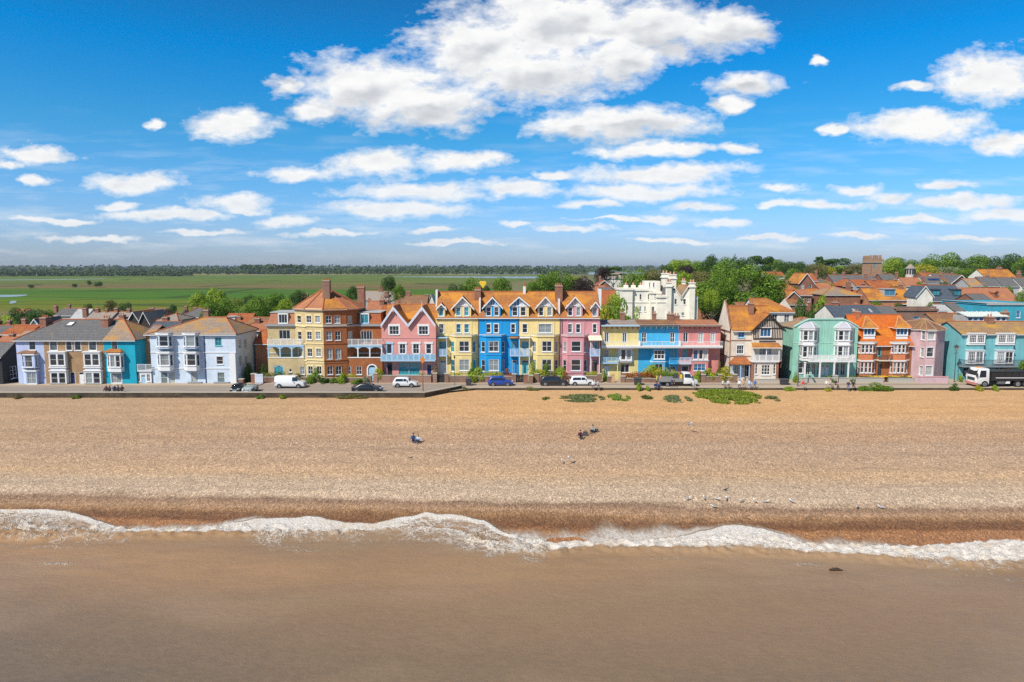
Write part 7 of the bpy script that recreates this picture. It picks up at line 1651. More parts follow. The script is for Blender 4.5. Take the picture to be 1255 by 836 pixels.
for u, vt, mt, lb in ((309, 458, BRICKC, 'red brick gate pier left of the white boarded gate'), (293.5, 464.5, BRICKC, 'short red brick pier at the corner of the villa'), (644.5, 458.5, BRICKC, 'red brick gate pier between bright blue and cream houses'), (650.5, 460, BRICKD, 'darker gate pier right of the red one by the cream house')):
    Y = 105.7; x = X(u, Y); zt = Z(vt, Y); m = MB(); m.box(x - .35, Y, .1, x + .35, Y + .6, zt - .12, mt); m.box(x - .42, Y - .06, zt - .12, x + .42, Y + .66, zt, STONE); free(m, 'gate_pier', (x, Y + .3, .1), lb, 'gate pier', 'brick gate piers')

B_ = [  # u, top v, width px, Y, colour, hedge, label
 (303, 446, 9, 108.5, 'dark', 0, 'dark blue-green bush against the side of the villa'), (330, 457, 20, 107.2, 'olive', 1, 'brownish hedge over the wall left of the white van'), (345, 456, 20, 107.4, 'dark', 1, 'dark hedge behind the white van'),
 (322, 448, 10, 108.6, 'dark', 0, 'dark shrub in the corner by the arched window'), (365, 458, 14, 107.2, 'olive', 0, 'olive shrub above the white van roof'), (384, 452, 13, 107, 'mid', 0, 'tall green bush right of the white van'), (391, 450.5, 9, 107.3, 'bright', 0, 'bright spiky bush under the cream windows'), (378, 462, 12, 106.2, 'mid', 0, 'low green bush at the roadside behind the van bonnet'), (396, 461, 12, 106.2, 'dark', 0, 'low dark bush left of the clipped bright one'),
 (417, 457.5, 12, 106.3, 'bright', 0, 'bright rounded bush before the red brick house'), (408, 463.5, 10, 106.2, 'mid', 0, 'low bush left of the bright rounded one'), (428, 459, 20, 107.2, 'yellow', 1, 'golden hedge before the red brick house'), (436, 464.5, 14, 106.2, 'mid', 0, 'low green bush near the brick pier'), (448, 461, 8, 106.3, 'sage', 0, 'grey-green bush beside the arched doorway path'),
 (465.5, 451.5, 14, 107.2, 'yellow', 0, 'rounded yellow-green bush at the arched doorway'), (531, 450.5, 8, 107.3, 'olive', 0, 'straw-coloured tall grass clump by the pink house door'), (519, 457.5, 12, 107.2, 'bright', 1, 'thin strip of green over the pink house wall'),
 (584, 451.5, 20, 107.2, 'bright', 0, 'bright dense shrub at the join of cream and blue houses'), (577, 445.5, 7, 107.6, 'mid', 0, 'slender green shrub below the blue house corner'), (563, 457, 22, 107.2, 'yellow', 1, 'low yellow-green hedge of the cream terrace house'), (600, 456, 42, 107.3, 'yellow', 1, 'long yellow-green hedge in front of the bright blue house'), (624, 452.5, 12, 107.5, 'red', 0, 'reddish bush by the bright blue porch'),
 (654, 445.5, 12, 107.4, 'bright', 0, 'tall feathery green shrub left of the cream bay'), (668, 446.5, 13, 107.5, 'mid', 0, 'tall green shrub under the cream bay window'), (661, 454, 20, 107, 'yellow', 1, 'low golden hedge by the dark parked car'), (686, 450.5, 14, 107.2, 'bright', 0, 'bright shrub at the boundary of the mauve-pink house'), (693, 455.5, 12, 107, 'red', 0, 'red-flowering bush in front of the mauve-pink bay'), (679, 456.5, 12, 107, 'olive', 0, 'olive bush behind the dark parked car'), (727, 455.5, 15, 107.2, 'yellow', 1, 'golden hedge under the mauve-pink porch'),
 (742, 453.5, 6, 107.6, 'mid', 0, 'small climber by the pale yellow house door'), (785, 456.5, 40, 107.3, 'red', 1, 'long reddish hedge before the pale yellow house'), (798, 448, 22, 108.4, 'bright', 0, 'domed bright bush against the sky-blue wall'), (812, 451.5, 38, 107.8, 'yellow', 1, 'long yellow hedge behind the flatbed truck'), (822, 457, 26, 107, 'mid', 1, 'green hedge foot behind the truck bed'),
 (855, 455, 12, 107.2, 'bright', 0, 'bright shrub right of the flatbed truck cab'), (867, 454.5, 12, 107.3, 'mid', 0, 'green shrub at the left end of the arched wall'), (873, 452.5, 14, 107.4, 'yellow', 0, 'yellow-green shrub over the arched wall, first'), (889, 450.5, 18, 107.4, 'yellow', 0, 'yellow-green shrub over the arched wall, by the half-timbered house'), (880, 457, 30, 107.1, 'mid', 1, 'green hedge running behind the arched brick wall'), (882, 443, 5, 109.5, 'olive', 0, 'climber on the striped side gable'),
 (977, 457, 7, 106.6, 'bright', 0, 'bright bush at the foot of the lamp post'), (1017, 461, 14, 107.2, 'mid', 0, 'small bush by the mint house door'), (1044, 461, 12, 107.2, 'mid', 0, 'small bush at the mint house right corner'), (1066, 460.5, 26, 107, 'olive', 1, 'low planting along the orange-roofed house terrace, left'), (1104, 460.5, 26, 107, 'olive', 1, 'low planting along the orange-roofed house terrace, right'), (1253, 444, 13, 106.4, 'mid', 0, 'leafy young palm-like shrub at the right edge')]
for (u, vt, wp, Y, mt, hd, lb) in B_: shrub(u, vt, wp, Y, lb, mt, hedge=bool(hd), depth=.9 if hd else None, z=.1)
# plants along the edge of the sand
E_ = [(1082, 469.8, 30, 101.3, 'mid', 'largest green mound of beach plants below the orange-roofed house'), (1062, 473.3, 16, 101.2, 'mid', 'low green plants left of the largest beach mound'), (1172.5, 470.5, 11, 101.4, 'dark', 'round dark green bush on the sand left of the tipper lorry'), (970, 474.2, 14, 101.3, 'bright', 'green weeds at the foot of the lamp post'), (1204, 473, 9, 101.4, 'yellow', 'small yellowish weeds under the lorry cab'), (1224, 472.5, 6, 101.4, 'bright', 'little green tuft below the lorry body'), (1017, 475.2, 7, 101.3, 'yellow', 'pale weeds below the mint house'),
      (784.5, 470, 6, 101.4, 'bright', 'bright green tuft left of the flatbed truck'), (795.5, 472.3, 5, 101.4, 'bright', 'smaller tuft left of the workmen'), (653, 474.3, 16, 101.6, 'olive', 'dry weeds below the dark parked car'), (570, 473.8, 8, 101.7, 'olive', 'dry weeds where the sea wall meets the road'), (317, 484, 9, 95.7, 'mid', 'green weeds at the sea wall below the white gate'), (90, 484.4, 9, 95.7, 'mid', 'green weeds at the sea wall below the brick house'), (18, 484.6, 8, 95.7, 'olive', 'weeds at the sea wall near the left edge'), (345, 484.3, 8, 95.7, 'bright', 'green weeds at the sea wall below the van'), (430, 483.8, 34, 95.7, 'olive', 'long strip of weeds at the sea wall below the dark car')]
for (u, vt, wp, Y, mt, lb) in E_: shrub(u, vt, wp, Y, lb, mt, z=-.3, depth=.6 if wp > 9 and wp < 30 else 1.3, cat='plant', name='beach_plant', group='wild plants at the edge of the sand')

# beach grass patches: nobody could count the blades
def grass_patch(u0, u1, v0, v1, n, label, seed, hgt=.3, mats=('sage', 'olive')):
    rd = random.Random(seed); vv, ff, mi = [], [], []; A = G((u0 + u1) / 2, (v0 + v1) / 2, -.35); rx = (G(u1, v1, -.35).x - G(u0, v1, -.35).x) / 2; ry = abs(G(0, v0, -.35).y - G(0, v1, -.35).y) / 2
    while len(ff) < n:
        a, b = rd.uniform(-1, 1), rd.uniform(-1, 1); d = a * a + b * b
        if d > 1 - .35 * noise.noise(Vector((a * 3, b * 3, seed))): continue
        if noise.noise(Vector((a * rx * .7, b * ry * .9, seed + 5))) < -.12: continue
        x, y = A.x + a * rx, A.y + b * ry; z = beachz(x, y); h = hgt * rd.uniform(.4, 1.2) * (1.2 - .6 * d); t_ = rd.random() * 6.28; w = rd.uniform(.05, .12); dx, dy = cos(t_) * w, sin(t_) * w; l = rd.gauss(0, .15); k = rd.gauss(0, .15); i = len(vv)
        vv += [(x - dx, y - dy, z), (x + dx, y + dy, z), (x + dx * .3 + l, y + dy * .3 + k, z + h), (x - dx * .3 + l, y - dy * .3 + k, z + h)]; ff.append((i, i + 1, i + 2, i + 3)); mi.append(0 if rd.random() < .65 else 1)
    me = bpy.data.meshes.new('beach_grass'); me.from_pydata(vv, [], ff); me.materials.append(LM[mats[0]]); me.materials.append(LM[mats[1]]); me.polygons.foreach_set('material_index', mi)
    o = bpy.data.objects.new('beach_grass', me); C.objects.link(o); tag(o, label, 'grass', None, 'stuff')
grass_patch(685, 742, 484.5, 493, 2600, 'left patch of dull green beach grass on the sand', 1); grass_patch(745, 772, 484, 491.5, 1500, 'small oval patch of green grass on the sand', 2, mats=('bright', 'sage'))
grass_patch(786, 800, 486, 490, 160, 'scattered dark tufts between the grass patches', 3, mats=('dark', 'olive')); grass_patch(812, 848, 486, 493.5, 1300, 'ragged grass patch left of the largest one', 4)
grass_patch(850, 934, 478, 494.5, 8500, 'largest mound of yellow-green beach grass', 5, .38, ('bright', 'olive')); grass_patch(938, 956, 487, 491.5, 420, 'last small grass patch on the right', 6); grass_patch(664, 676, 488, 491, 70, 'few dark tufts at the left of the grass patches', 7, mats=('dark', 'olive'))

# ------------------------------------------------------------------ posts
def post(u, vt, vb, label, head=None, r=.07, name='post', z=0, cat='post'):
    p = G(u, vb, z); Y = p.y; zt = Z(vt, Y); root = empty(name, p, label, cat); root['_o'] = list(p); m = MB(); m.tube(p, (p.x, Y, zt), r, METAL if head != 'sign' else plain('rusty_post', (.22, .12, .07), .7), 8, r * .7); m.build('pole', root)
    return root, p, zt
r_, p, zt = post(518.5, 448, 482, 'tall post with an orange diamond sign near the sea wall corner', 'sign', name='sign_post', cat='sign', r=.08)
m = MB(); c = Z(436.5, p.y); h = .62
def diam(m, x, y, c, a, b, t_, mat): m.poly([(x - a, y, c), (x, y, c - b), (x + a, y, c), (x, y, c + b)], mat); m.poly([(x + a, y + t_, c), (x, y + t_, c - b), (x - a, y + t_, c), (x, y + t_, c + b)], mat); q = [(x - a, c), (x, c - b), (x + a, c), (x, c + b)]; [m.poly([(q[i][0], y, q[i][1]), (q[(i + 1) % 4][0], y, q[(i + 1) % 4][1]), (q[(i + 1) % 4][0], y + t_, q[(i + 1) % 4][1]), (q[i][0], y + t_, q[i][1])], mat) for i in range(4)]
ORG = plain('faded_orange_sign', (.62, .22, .04), .6); diam(m, p.x, p.y - .12, Z(441, p.y), .42, .55, .04, ORG); m.build('sign_board', r_, org=p); m = MB(); m.tube((p.x, p.y, zt), (p.x, p.y, Z(437.5, p.y)), .05, METAL, 6); m.build('pole_tip', r_, org=p)
r_, p, zt = post(557.3, 439, 474.5, 'thin dark lamp post in front of the cream terrace bay', r=.05, name='lamp_post', cat='lamp post'); m = MB(); m.tube((p.x, p.y, zt), (p.x, p.y, zt + .3), .16, DARK, 8, .1); m.tube((p.x, p.y, zt + .3), (p.x, p.y, zt + .42), .18, DARK, 8, .02); m.build('lantern', r_, org=p)
r_, p, zt = post(977.5, 424, 474, 'tall grey lamp post standing before the mint house', r=.1, name='lamp_post', cat='lamp post'); m = MB(); m.tube((p.x, p.y, zt - .02), (p.x, p.y - .7, zt + .12), .05, METAL, 6); m.box(p.x - .14, p.y - 1.2, zt + .06, p.x + .14, p.y - .65, zt + .18, METAL); m.build('lamp_head', r_, org=p)
# wall lantern at the corner of the aqua house
Y = 106.8; x = X(1172, Y); zl = Z(429, Y); root = empty('street_lantern', (x, Y, 0), 'old-fashioned lantern on a column at the corner of the aqua house', 'lamp post'); root['_o'] = [x, Y, 0]; m = MB(); m.tube((x, Y, 0), (x, Y, zl), .07, DARK, 8, .05); m.tube((x - .35, Y, zl - .5), (x + .35, Y, zl - .5), .03, DARK, 6); m.build('column', root)
m = MB(); m.hexa([(x - .14, Y - .14), (x + .14, Y - .14), (x + .14, Y + .14), (x - .14, Y + .14)], zl, zl + .5, plain('lantern_glass', (.25, .3, .3), .2), top=[(x - .24, Y - .24), (x + .24, Y - .24), (x + .24, Y + .24), (x - .24, Y + .24)]); m.hexa([(x - .3, Y - .3), (x + .3, Y - .3), (x + .3, Y + .3), (x - .3, Y + .3)], zl + .5, zl + .85, DARK, top=[(x - .03, Y - .03), (x + .03, Y - .03), (x + .03, Y + .03), (x - .03, Y + .03)]); m.build('lantern', root)
# yellow flag on a thin mast behind the terrace
Y = 190; x = X(592.3, Y); g = land(x, Y); root = empty('flag_mast', (x, Y, g), 'yellow pennant on a thin mast above the terrace roof', 'flag'); root['_o'] = [x, Y, g]; zt = Z(343.5, Y); m = MB(); m.tube((x, Y, g), (x, Y, zt), .08, METAL, 6); m.build('mast', root)
m = MB(); s0 = Z(345, Y); m.poly([(x - 1.1, Y - .1, s0 - .4), (x, Y - .13, s0 - 1.9), (x + 1.0, Y - .1, s0 - .5), (x + .7, Y - .14, s0 + .1), (x - .8, Y - .1, s0 + .15)], YEL); m.poly([(x + 1.0, Y - .05, s0 - .5), (x, Y - .08, s0 - 1.9), (x - 1.1, Y - .05, s0 - .4), (x - .8, Y - .05, s0 + .15), (x + .7, Y - .09, s0 + .1)], YEL); m.build('pennant', root)
# bins
def wheelie(u, v, label, w=.7, col=DARK, h=1.05):
    p = G(u, v, 0); root = empty('bin', p, label, 'bin', 'bins along the promenade'); m = MB(); m.hexa([(-w / 2 + .06, -.3), (w / 2 - .06, -.3), (w / 2 - .06, .3), (-w / 2 + .06, .3)], .08, h, col, top=[(-w / 2, -.36), (w / 2, -.36), (w / 2, .36), (-w / 2, .36)]); m.build('body', root)
    m = MB(); m.hexa([(-w / 2 - .04, -.42), (w / 2 + .04, -.42), (w / 2 + .04, .4), (-w / 2 - .04, .4)], h + .003, h + .16, col, top=[(-w / 2 + .08, -.3), (w / 2 - .08, -.3), (w / 2 - .08, .3), (-w / 2 + .08, .3)]); m.build('lid', root)
    for a in (-w / 2 + .12, w / 2 - .12): m = MB(); m.tube((a - .04, .3, .1), (a + .04, .3, .1), .1, RUBBER, 8); m.build('wheel', root)
wheelie(574.5, 472.5, 'black bin standing alone left of the blue car', .9); wheelie(781.5, 472, 'dark square bin left of the bright green tuft', 1.1); wheelie(961, 471.5, 'dark bin on the promenade right of the half-timbered house', 1.25, h=.8)
# cones
for u, v, lb in ((821.5, 472.3, 'orange traffic cone beside the flatbed truck, left one'), (829.5, 472.3, 'orange traffic cone beside the flatbed truck, right one'), (825.5, 471.8, 'orange traffic cone beside the flatbed truck, middle one')):
    p = G(u, v, 0); root = empty('traffic_cone', p, lb, 'traffic cone', 'traffic cones by the truck'); m = MB(); m.box(-.25, -.25, 0, .25, .25, .05, plain('cone_orange', (.8, .12, .03), .5)); m.build('base', root); m = MB(); m.tube((0, 0, .05), (0, 0, .35), .19, plain('cone_orange', (.8, .12, .03), .5), 10, .12); m.tube((0, 0, .353), (0, 0, .52), .12, WHITE, 10, .08); m.tube((0, 0, .523), (0, 0, .75), .08, plain('cone_orange', (.8, .12, .03), .5), 10, .03); m.build('cone', root)
# picnic tables with yellow tops
for u, v, lb in ((1072, 463.3, 'yellow-topped table on the terrace under the left curved window'), (1083, 463.8, 'small yellow table by the doorway of the orange-roofed house'), (1098, 463.5, 'yellow-topped table beside the doorway steps'), (1113.5, 463.3, 'yellow-topped table at the right end of the terrace')):
    Y = 107.3; x = X(u, Y); z0 = .1; zt = Z(461, Y); root = empty('terrace_table', (x, Y, z0), lb, 'table', 'yellow tables on the terrace'); w = .75; m = MB(); m.box(-w, -.4, zt - z0 - .06, w, .4, zt - z0, YEL); m.build('top', root); 
    for a in (-w + .12, w - .12): m = MB(); m.box(a - .04, -.3, 0, a + .04, .3, zt - z0 - .063, DARK); m.build('leg', root)

# ================================================================== vehicles
TYR = plain('tyre', (.015, .015, .016), .85); RIM = plain('alloy', (.4, .41, .42), .35, .7); VG = glass('vehicle_glass', (.01, .012, .015), (.02, .024, .028), .1); LAMP = plain('headlamp', (.6, .62, .65), .15); TAIL = plain('tail_lamp', (.45, .02, .02), .3)
def wheel(root, x, y, r, w=.2):
    m = MB(); s = 1 if y > 0 else -1; m.tube((x, y - s * w, r), (x, y, r), r, TYR, 20); o = m.build('wheel', root); m = MB(); m.tube((x, y - s * .02, r), (x, y + s * .015, r), r * .62, RIM, 14); m.tube((x, y + s * .015, r), (x, y + s * .035, r), r * .16, DARK, 8); m.build('rim', o)
def paint(name, c):
    return plain('car_paint_' + name, c, .3, 0, .6, .6)
def loft(stations, mat, name, root, close=True):
    """stations: (x, [(y,z)...]) right half profiles from sill to roof centre; mirrored and skinned"""
    m = MB(); k = m.mi(mat); rings = []
    for x, pr in stations:
        full = [(-y, z) for y, z in pr] + [(y, z) for y, z in reversed(pr)]; i = len(m.v); m.v += [(x, y, z) for y, z in full]; rings.append((i, len(full)))
    for (i, n), (j, _) in zip(rings, rings[1:]):
        for a in range(n): b = (a + 1) % n; m.f.append((i + a, i + b, j + b, j + a)); m.m.append(k)
    for i, n in (rings[0], rings[-1]): m.f.append(tuple(range(i, i + n))); m.m.append(k)
    o = m.build(name, root, smooth=True)
    bm = bmesh.new(); bm.from_mesh(o.data); bmesh.ops.recalc_face_normals(bm, faces=bm.faces); bm.to_mesh(o.data); bm.free()
    for p in o.data.polygons: p.use_smooth = True
    md = o.modifiers.new('bevel', 'BEVEL'); md.width = .05; md.segments = 2; md.limit_method = 'ANGLE'; md.angle_limit = R(32)
    return o
def car(label, col, p, rz, L=4.1, W=1.74, H=1.48, kind='hatch', group='cars parked along the front', name='parked_car', dark=False):
    """local frame: nose towards +x, y across"""
    root = empty(name, p, label, 'van' if kind == 'van' else 'car', group, rz); hw = W / 2; h = L / 2; zb = .22
    if kind == 'van': top = [(-h, .95, .95, .3), (-h + .03, 1.78, 1.05, .2), (-h + .5, H, 1.05, .2), (h - 1.75, H, 1.05, .2), (h - 1.35, H - .06, 1.05, .2), (h - .75, 1.12, 1.08, .1), (h - .12, .88, .88, .05), (h, .55, .55, .0)]
    elif kind == 'hatch': top = [(-h, .8, .8, .05), (-h + .08, .98, .92, .05), (-h + .32, H - .1, .93, .22), (-h + .8, H, .93, .24), (.1, H, .92, .24), (.55, H - .12, .92, .24), (h - 1.15, .98, .92, .08), (h - .35, .84, .84, .04), (h, .6, .6, 0)]
    elif kind == 'suv': top = [(-h, .85, .85, .05), (-h + .08, 1.05, 1.0, .05), (-h + .45, H - .12, 1.0, .2), (-h + 1.0, H, 1.0, .22), (.1, H - .02, 1.0, .22), (.7, H - .18, 1.0, .22), (h - 1.2, 1.06, 1.0, .08), (h - .35, .92, .92, .04), (h, .65, .65, 0)]
    else: top = [(-h, .72, .72, .05), (-h + .1, .88, .86, .05), (-h + .7, 1.0, .88, .12), (-h + 1.25, H - .05, .88, .26), (-.1, H, .88, .26), (.5, H - .16, .88, .26), (h - 1.25, .93, .88, .08), (h - .35, .78, .78, .04), (h, .55, .55, 0)]
    st = []
    for x, zt, zs, tb in top:
        e = 1 - .10 * max(0, abs(x) / h - .55) / .45; w = hw * e
        st.append((x, [(w * .9, zb), (w, zb + .18), (w, max(.45, zs - .14)), (w * .97, zs), (w * .97 - tb * .55 if zt > zs + .1 else w * .93, max(zs + .005, zt - .07)), (w * .6, max(zs + .01, zt)), (.02, max(zs + .012, zt + .015))]))
    # stations with no cabin keep a flat top
    loft(st, col, 'body', root)
    G_ = lambda nm_, pts: (lambda m: (m.poly(pts, VG), m.build(nm_, root)))(MB())
    zs = 1.08 if kind == 'van' else (1.02 if kind == 'suv' else .95); zt = H - .17; y0, y1 = hw * .985 + .012, hw * .97 - .24 * .55 * ((zt - zs) / (H - .07 - zs)) + .03
    if kind == 'van': spans = [(h - 1.75, h - .95, .25, .05)]
    elif kind == 'sedan': spans = [(-h + 1.0, -.15, -.28, 0), (-.07, h - 1.35, 0, .42)]
    else: spans = [(-h + .42, -.28, -.08, 0), (-.2, h - 1.25, 0, .48)]
    for s in (1, -1):
        for a, b, ia, ib in spans:
            ax, bx = a + (max(0, -ia) if ia < 0 else 0), b - ib
            pts = [(a, s * y0, zs + .02), (b, s * y0, zs + .02), (bx, s * y1, zt), (ax, s * y1, zt)]
            m = MB(); m.poly(pts, VG); m.poly([(q[0], q[1] - s * .03, q[2]) for q in pts[::-1]], VG); m.build('side_window', root)
    # windscreen, rear window
    tp = sorted(top); 
    def between(a, b, nm_, pad):
        (x0_, z0_), (x1_, z1_) = a, b; n = Vector((-(z1_ - z0_), 0, x1_ - x0_)).normalized(); n = n if n.z > 0 else -n
        lo, hi = ((x0_, z0_), (x1_, z1_)) if z0_ < z1_ else ((x1_, z1_), (x0_, z0_)); t0, t1 = .08, .92
        L_ = (lerp(lo[0], hi[0], t0), lerp(lo[1], hi[1], t0)); H_ = (lerp(lo[0], hi[0], t1), lerp(lo[1], hi[1], t1)); o_ = .02
        m = MB(); m.poly([(L_[0] + n.x * o_, -hw * .84, L_[1] + n.z * o_ + .01), (L_[0] + n.x * o_, hw * .84, L_[1] + n.z * o_ + .01), (H_[0] + n.x * o_, hw * .68, H_[1] + n.z * o_ + .01), (H_[0] + n.x * o_, -hw * .68, H_[1] + n.z * o_ + .01)], VG); m.build(nm_, root)
    if kind == 'van': between((h - 1.35, H - .06), (h - .75, 1.12), 'windscreen', 0)
    elif kind == 'sedan': between((.5, H - .16), (h - 1.25, .93), 'windscreen', 0); between((-h + .7, 1.0), (-h + 1.25, H - .05), 'rear_window', 0)
    else: between((.55 if kind == 'hatch' else .7, H - (.12 if kind == 'hatch' else .18)), (h - (1.15 if kind == 'hatch' else 1.2), .98 if kind == 'hatch' else 1.06), 'windscreen', 0); between((-h + .08, .98 if kind == 'hatch' else 1.05), (-h + (.32 if kind == 'hatch' else .45), H - .11), 'rear_window', 0)
    r = .31 if kind != 'suv' else .35
    for a in (-h + .78, h - .82):
        for s in (1, -1):
            m = MB(); m.tube((a, s * (hw - .2), r + .01), (a, s * (hw - .005 + .01), r + .01), r + .07, DARK, 18); m.build('wheel_arch', root); wheel(root, a, s * (hw + .022), r)
    for s in (1, -1):
        m = MB(); m.hexa([(h - .22, s * hw * .5), (h + .0, s * hw * .45), (h - .1, s * hw * .86), (h - .3, s * hw * .93)][::s], .62, .76, LAMP); m.build('headlight', root)
        m = MB(); m.box(-h - .01, min(s * hw * .6, s * hw * .86), .75, -h + .12, max(s * hw * .6, s * hw * .86), .92, TAIL); m.build('tail_light', root)
        m = MB(); m.box(h - 1.6, min(s * (hw - .02), s * (hw + .16)), .95, h - 1.48, max(s * (hw - .02), s * (hw + .16)), 1.07, col if not dark else DARK); m.build('mirror', root)
    m = MB(); m.box(h - .08, -.28, .36, h + .012, .28, .46, WHITE); m.box(h - .03, -.45, .5, h + .008, .45, .58, DARK); m.build('number_plate', root)
    m = MB(); m.box(-h + .15, -hw * .93, .2, h - .15, hw * .93, .3, DARK); m.build('sill', root)
    return root
WP = paint('white', (.78, .79, .8)); 
car('white panel van parked before the cream brick house', WP, G(356.5, 474.8, 0), 0, 4.5, 1.8, 1.85, 'van', name='parked_van')
car('small white hatchback parked before the pink gables', WP, G(497, 474, 0), 0, 3.7, 1.65, 1.5)
car('deep blue hatchback parked before the bright blue house', paint('blue', (.012, .05, .3)), G(613.5, 472.6, 0), 0, 3.85, 1.7, 1.48)
car('near-black estate car parked before the cream bay', paint('black', (.012, .016, .02)), G(679, 472.4, 0), 0, 4.35, 1.8, 1.6, 'suv', dark=True)
car('white hatchback parked before the mauve-pink house', WP, G(713.5, 472.2, 0), 0, 3.95, 1.72, 1.5)
car('low black saloon on the road close behind the sea wall', paint('black', (.012, .016, .02)), (X(449.5, 98.9), 98.9, 0), 0, 4.4, 1.75, 1.36, 'sedan')
car('black car seen end-on behind the sea wall near the villa', paint('black', (.012, .016, .02)), (X(290, 98.8), 98.9, 0), -PI / 2, 3.0, 1.6, 1.3)
car('silver-green low car seen end-on behind the sea wall', paint('silver', (.35, .42, .42)), (X(304.5, 98.8), 98.9, 0), -PI / 2, 3.2, 1.5, 1.08, 'sedan')

def flatbed():
    p = G(831, 472.4, 0); p.y = 104.2; x0, x1 = X(806.5, 104.2) - p.x, X(853.5, 104.2) - p.x; root = empty('flatbed_truck', p, 'flatbed truck with a white cab and loaded grey bed, workmen around it', 'truck'); xc = X(837, 104.2) - p.x; hw = .98
    st = [(xc, [(hw * .95, .45), (hw, .7), (hw, 1.4), (hw * .97, 1.5), (hw * .9, 2.12), (hw * .6, 2.2), (.02, 2.22)]), (xc + .95, [(hw * .95, .45), (hw, .7), (hw, 1.4), (hw * .97, 1.5), (hw * .88, 2.1), (hw * .6, 2.17), (.02, 2.18)]), (xc + 1.62, [(hw * .95, .45), (hw, .7), (hw, 1.15), (hw * .96, 1.2), (hw * .9, 1.24), (hw * .6, 1.28), (.02, 1.3)]), (xc + 2.12, [(hw * .92, .4), (hw * .96, .6), (hw * .95, .95), (hw * .9, 1.0), (hw * .8, 1.02), (hw * .5, 1.04), (.02, 1.05)]), (xc + 2.25, [(hw * .85, .4), (hw * .88, .5), (hw * .88, .6), (hw * .85, .62), (hw * .8, .64), (hw * .5, .66), (.02, .66)])]
    loft(st, WP, 'cab', root)
    for s in (1, -1):
        m = MB(); q = [(xc + .12, s * (hw + .004), 1.42), (xc + 1.25, s * (hw + .004), 1.36), (xc + .95, s * hw * .92, 2.0), (xc + .12, s * hw * .925, 2.0)]; m.poly(q, VG); m.poly([(a, b - s * .03, c) for a, b, c in q[::-1]], VG); m.build('side_window', root)
        m = MB(); m.box(xc + 1.2, min(s * hw, s * (hw + .22)), 1.35, xc + 1.3, max(s * hw, s * (hw + .22)), 1.7, DARK); m.build('mirror', root)
        m = MB(); m.box(xc + 2.02, min(s * .5, s * .85), .72, xc + 2.2, max(s * .5, s * .85), .9, LAMP); m.build('headlight', root)
    m = MB(); m.poly([(xc + 1.02, -hw * .8, 2.12), (xc + 1.02, hw * .8, 2.12), (xc + 1.62, hw * .86, 1.36), (xc + 1.62, -hw * .86, 1.36)], VG); m.build('windscreen', root)
    GA = plain('dropside_alloy', (.33, .33, .32), .5, .3); m = MB(); m.box(x0, -1.05, .78, xc - .1, 1.05, .9, GA); m.box(x0 + .3, -.4, .5, xc + .4, .4, .775, DARK); m.build('bed', root)
    for y in (-1.05, 1.0): m = MB(); m.box(x0 + .05, y, .903, xc - .15, y + .05, 1.32, GA); m.build('dropside', root)
    m = MB(); m.box(x0, -1.0, .903, x0 + .05, .995, 1.32, GA); m.build('tailboard', root)
    m = MB(); m.box(xc - .16, -1.0, .903, xc - .1, .995, 2.0, DARK); m.build('headboard', root)
    for a in (x0 + 1.35, xc + 1.4):
        for s in (1, -1): wheel(root, a, s * 1.0, .36)
    for a, b, w, d, hh, mt, nm_, lb in ((x0 + 2.7, -.5, .9, .8, .95, DARK, 'mixer', 'dark machine on the truck bed behind the cab'), (x0 + 3.6, -.4, .55, .6, .95, YEL, 'equipment_case', 'yellow case on the truck bed by the cab')):
        m = MB(); m.hexa([(a - w / 2, b - d / 2), (a + w / 2, b - d / 2), (a + w / 2, b + d / 2), (a - w / 2, b + d / 2)], .905, .9 + hh, mt, top=[(a - w / 3, b - d / 3), (a + w / 3, b - d / 3), (a + w / 3, b + d / 3), (a - w / 3, b + d / 3)]); m.tube((a - w / 4, b, .9 + hh), (a - w / 4, b, 1.1 + hh), .06, METAL, 6); o = m.build(nm_, None, (0, 0, 0)); o.location = p; tag(o, lb, 'equipment')
flatbed()
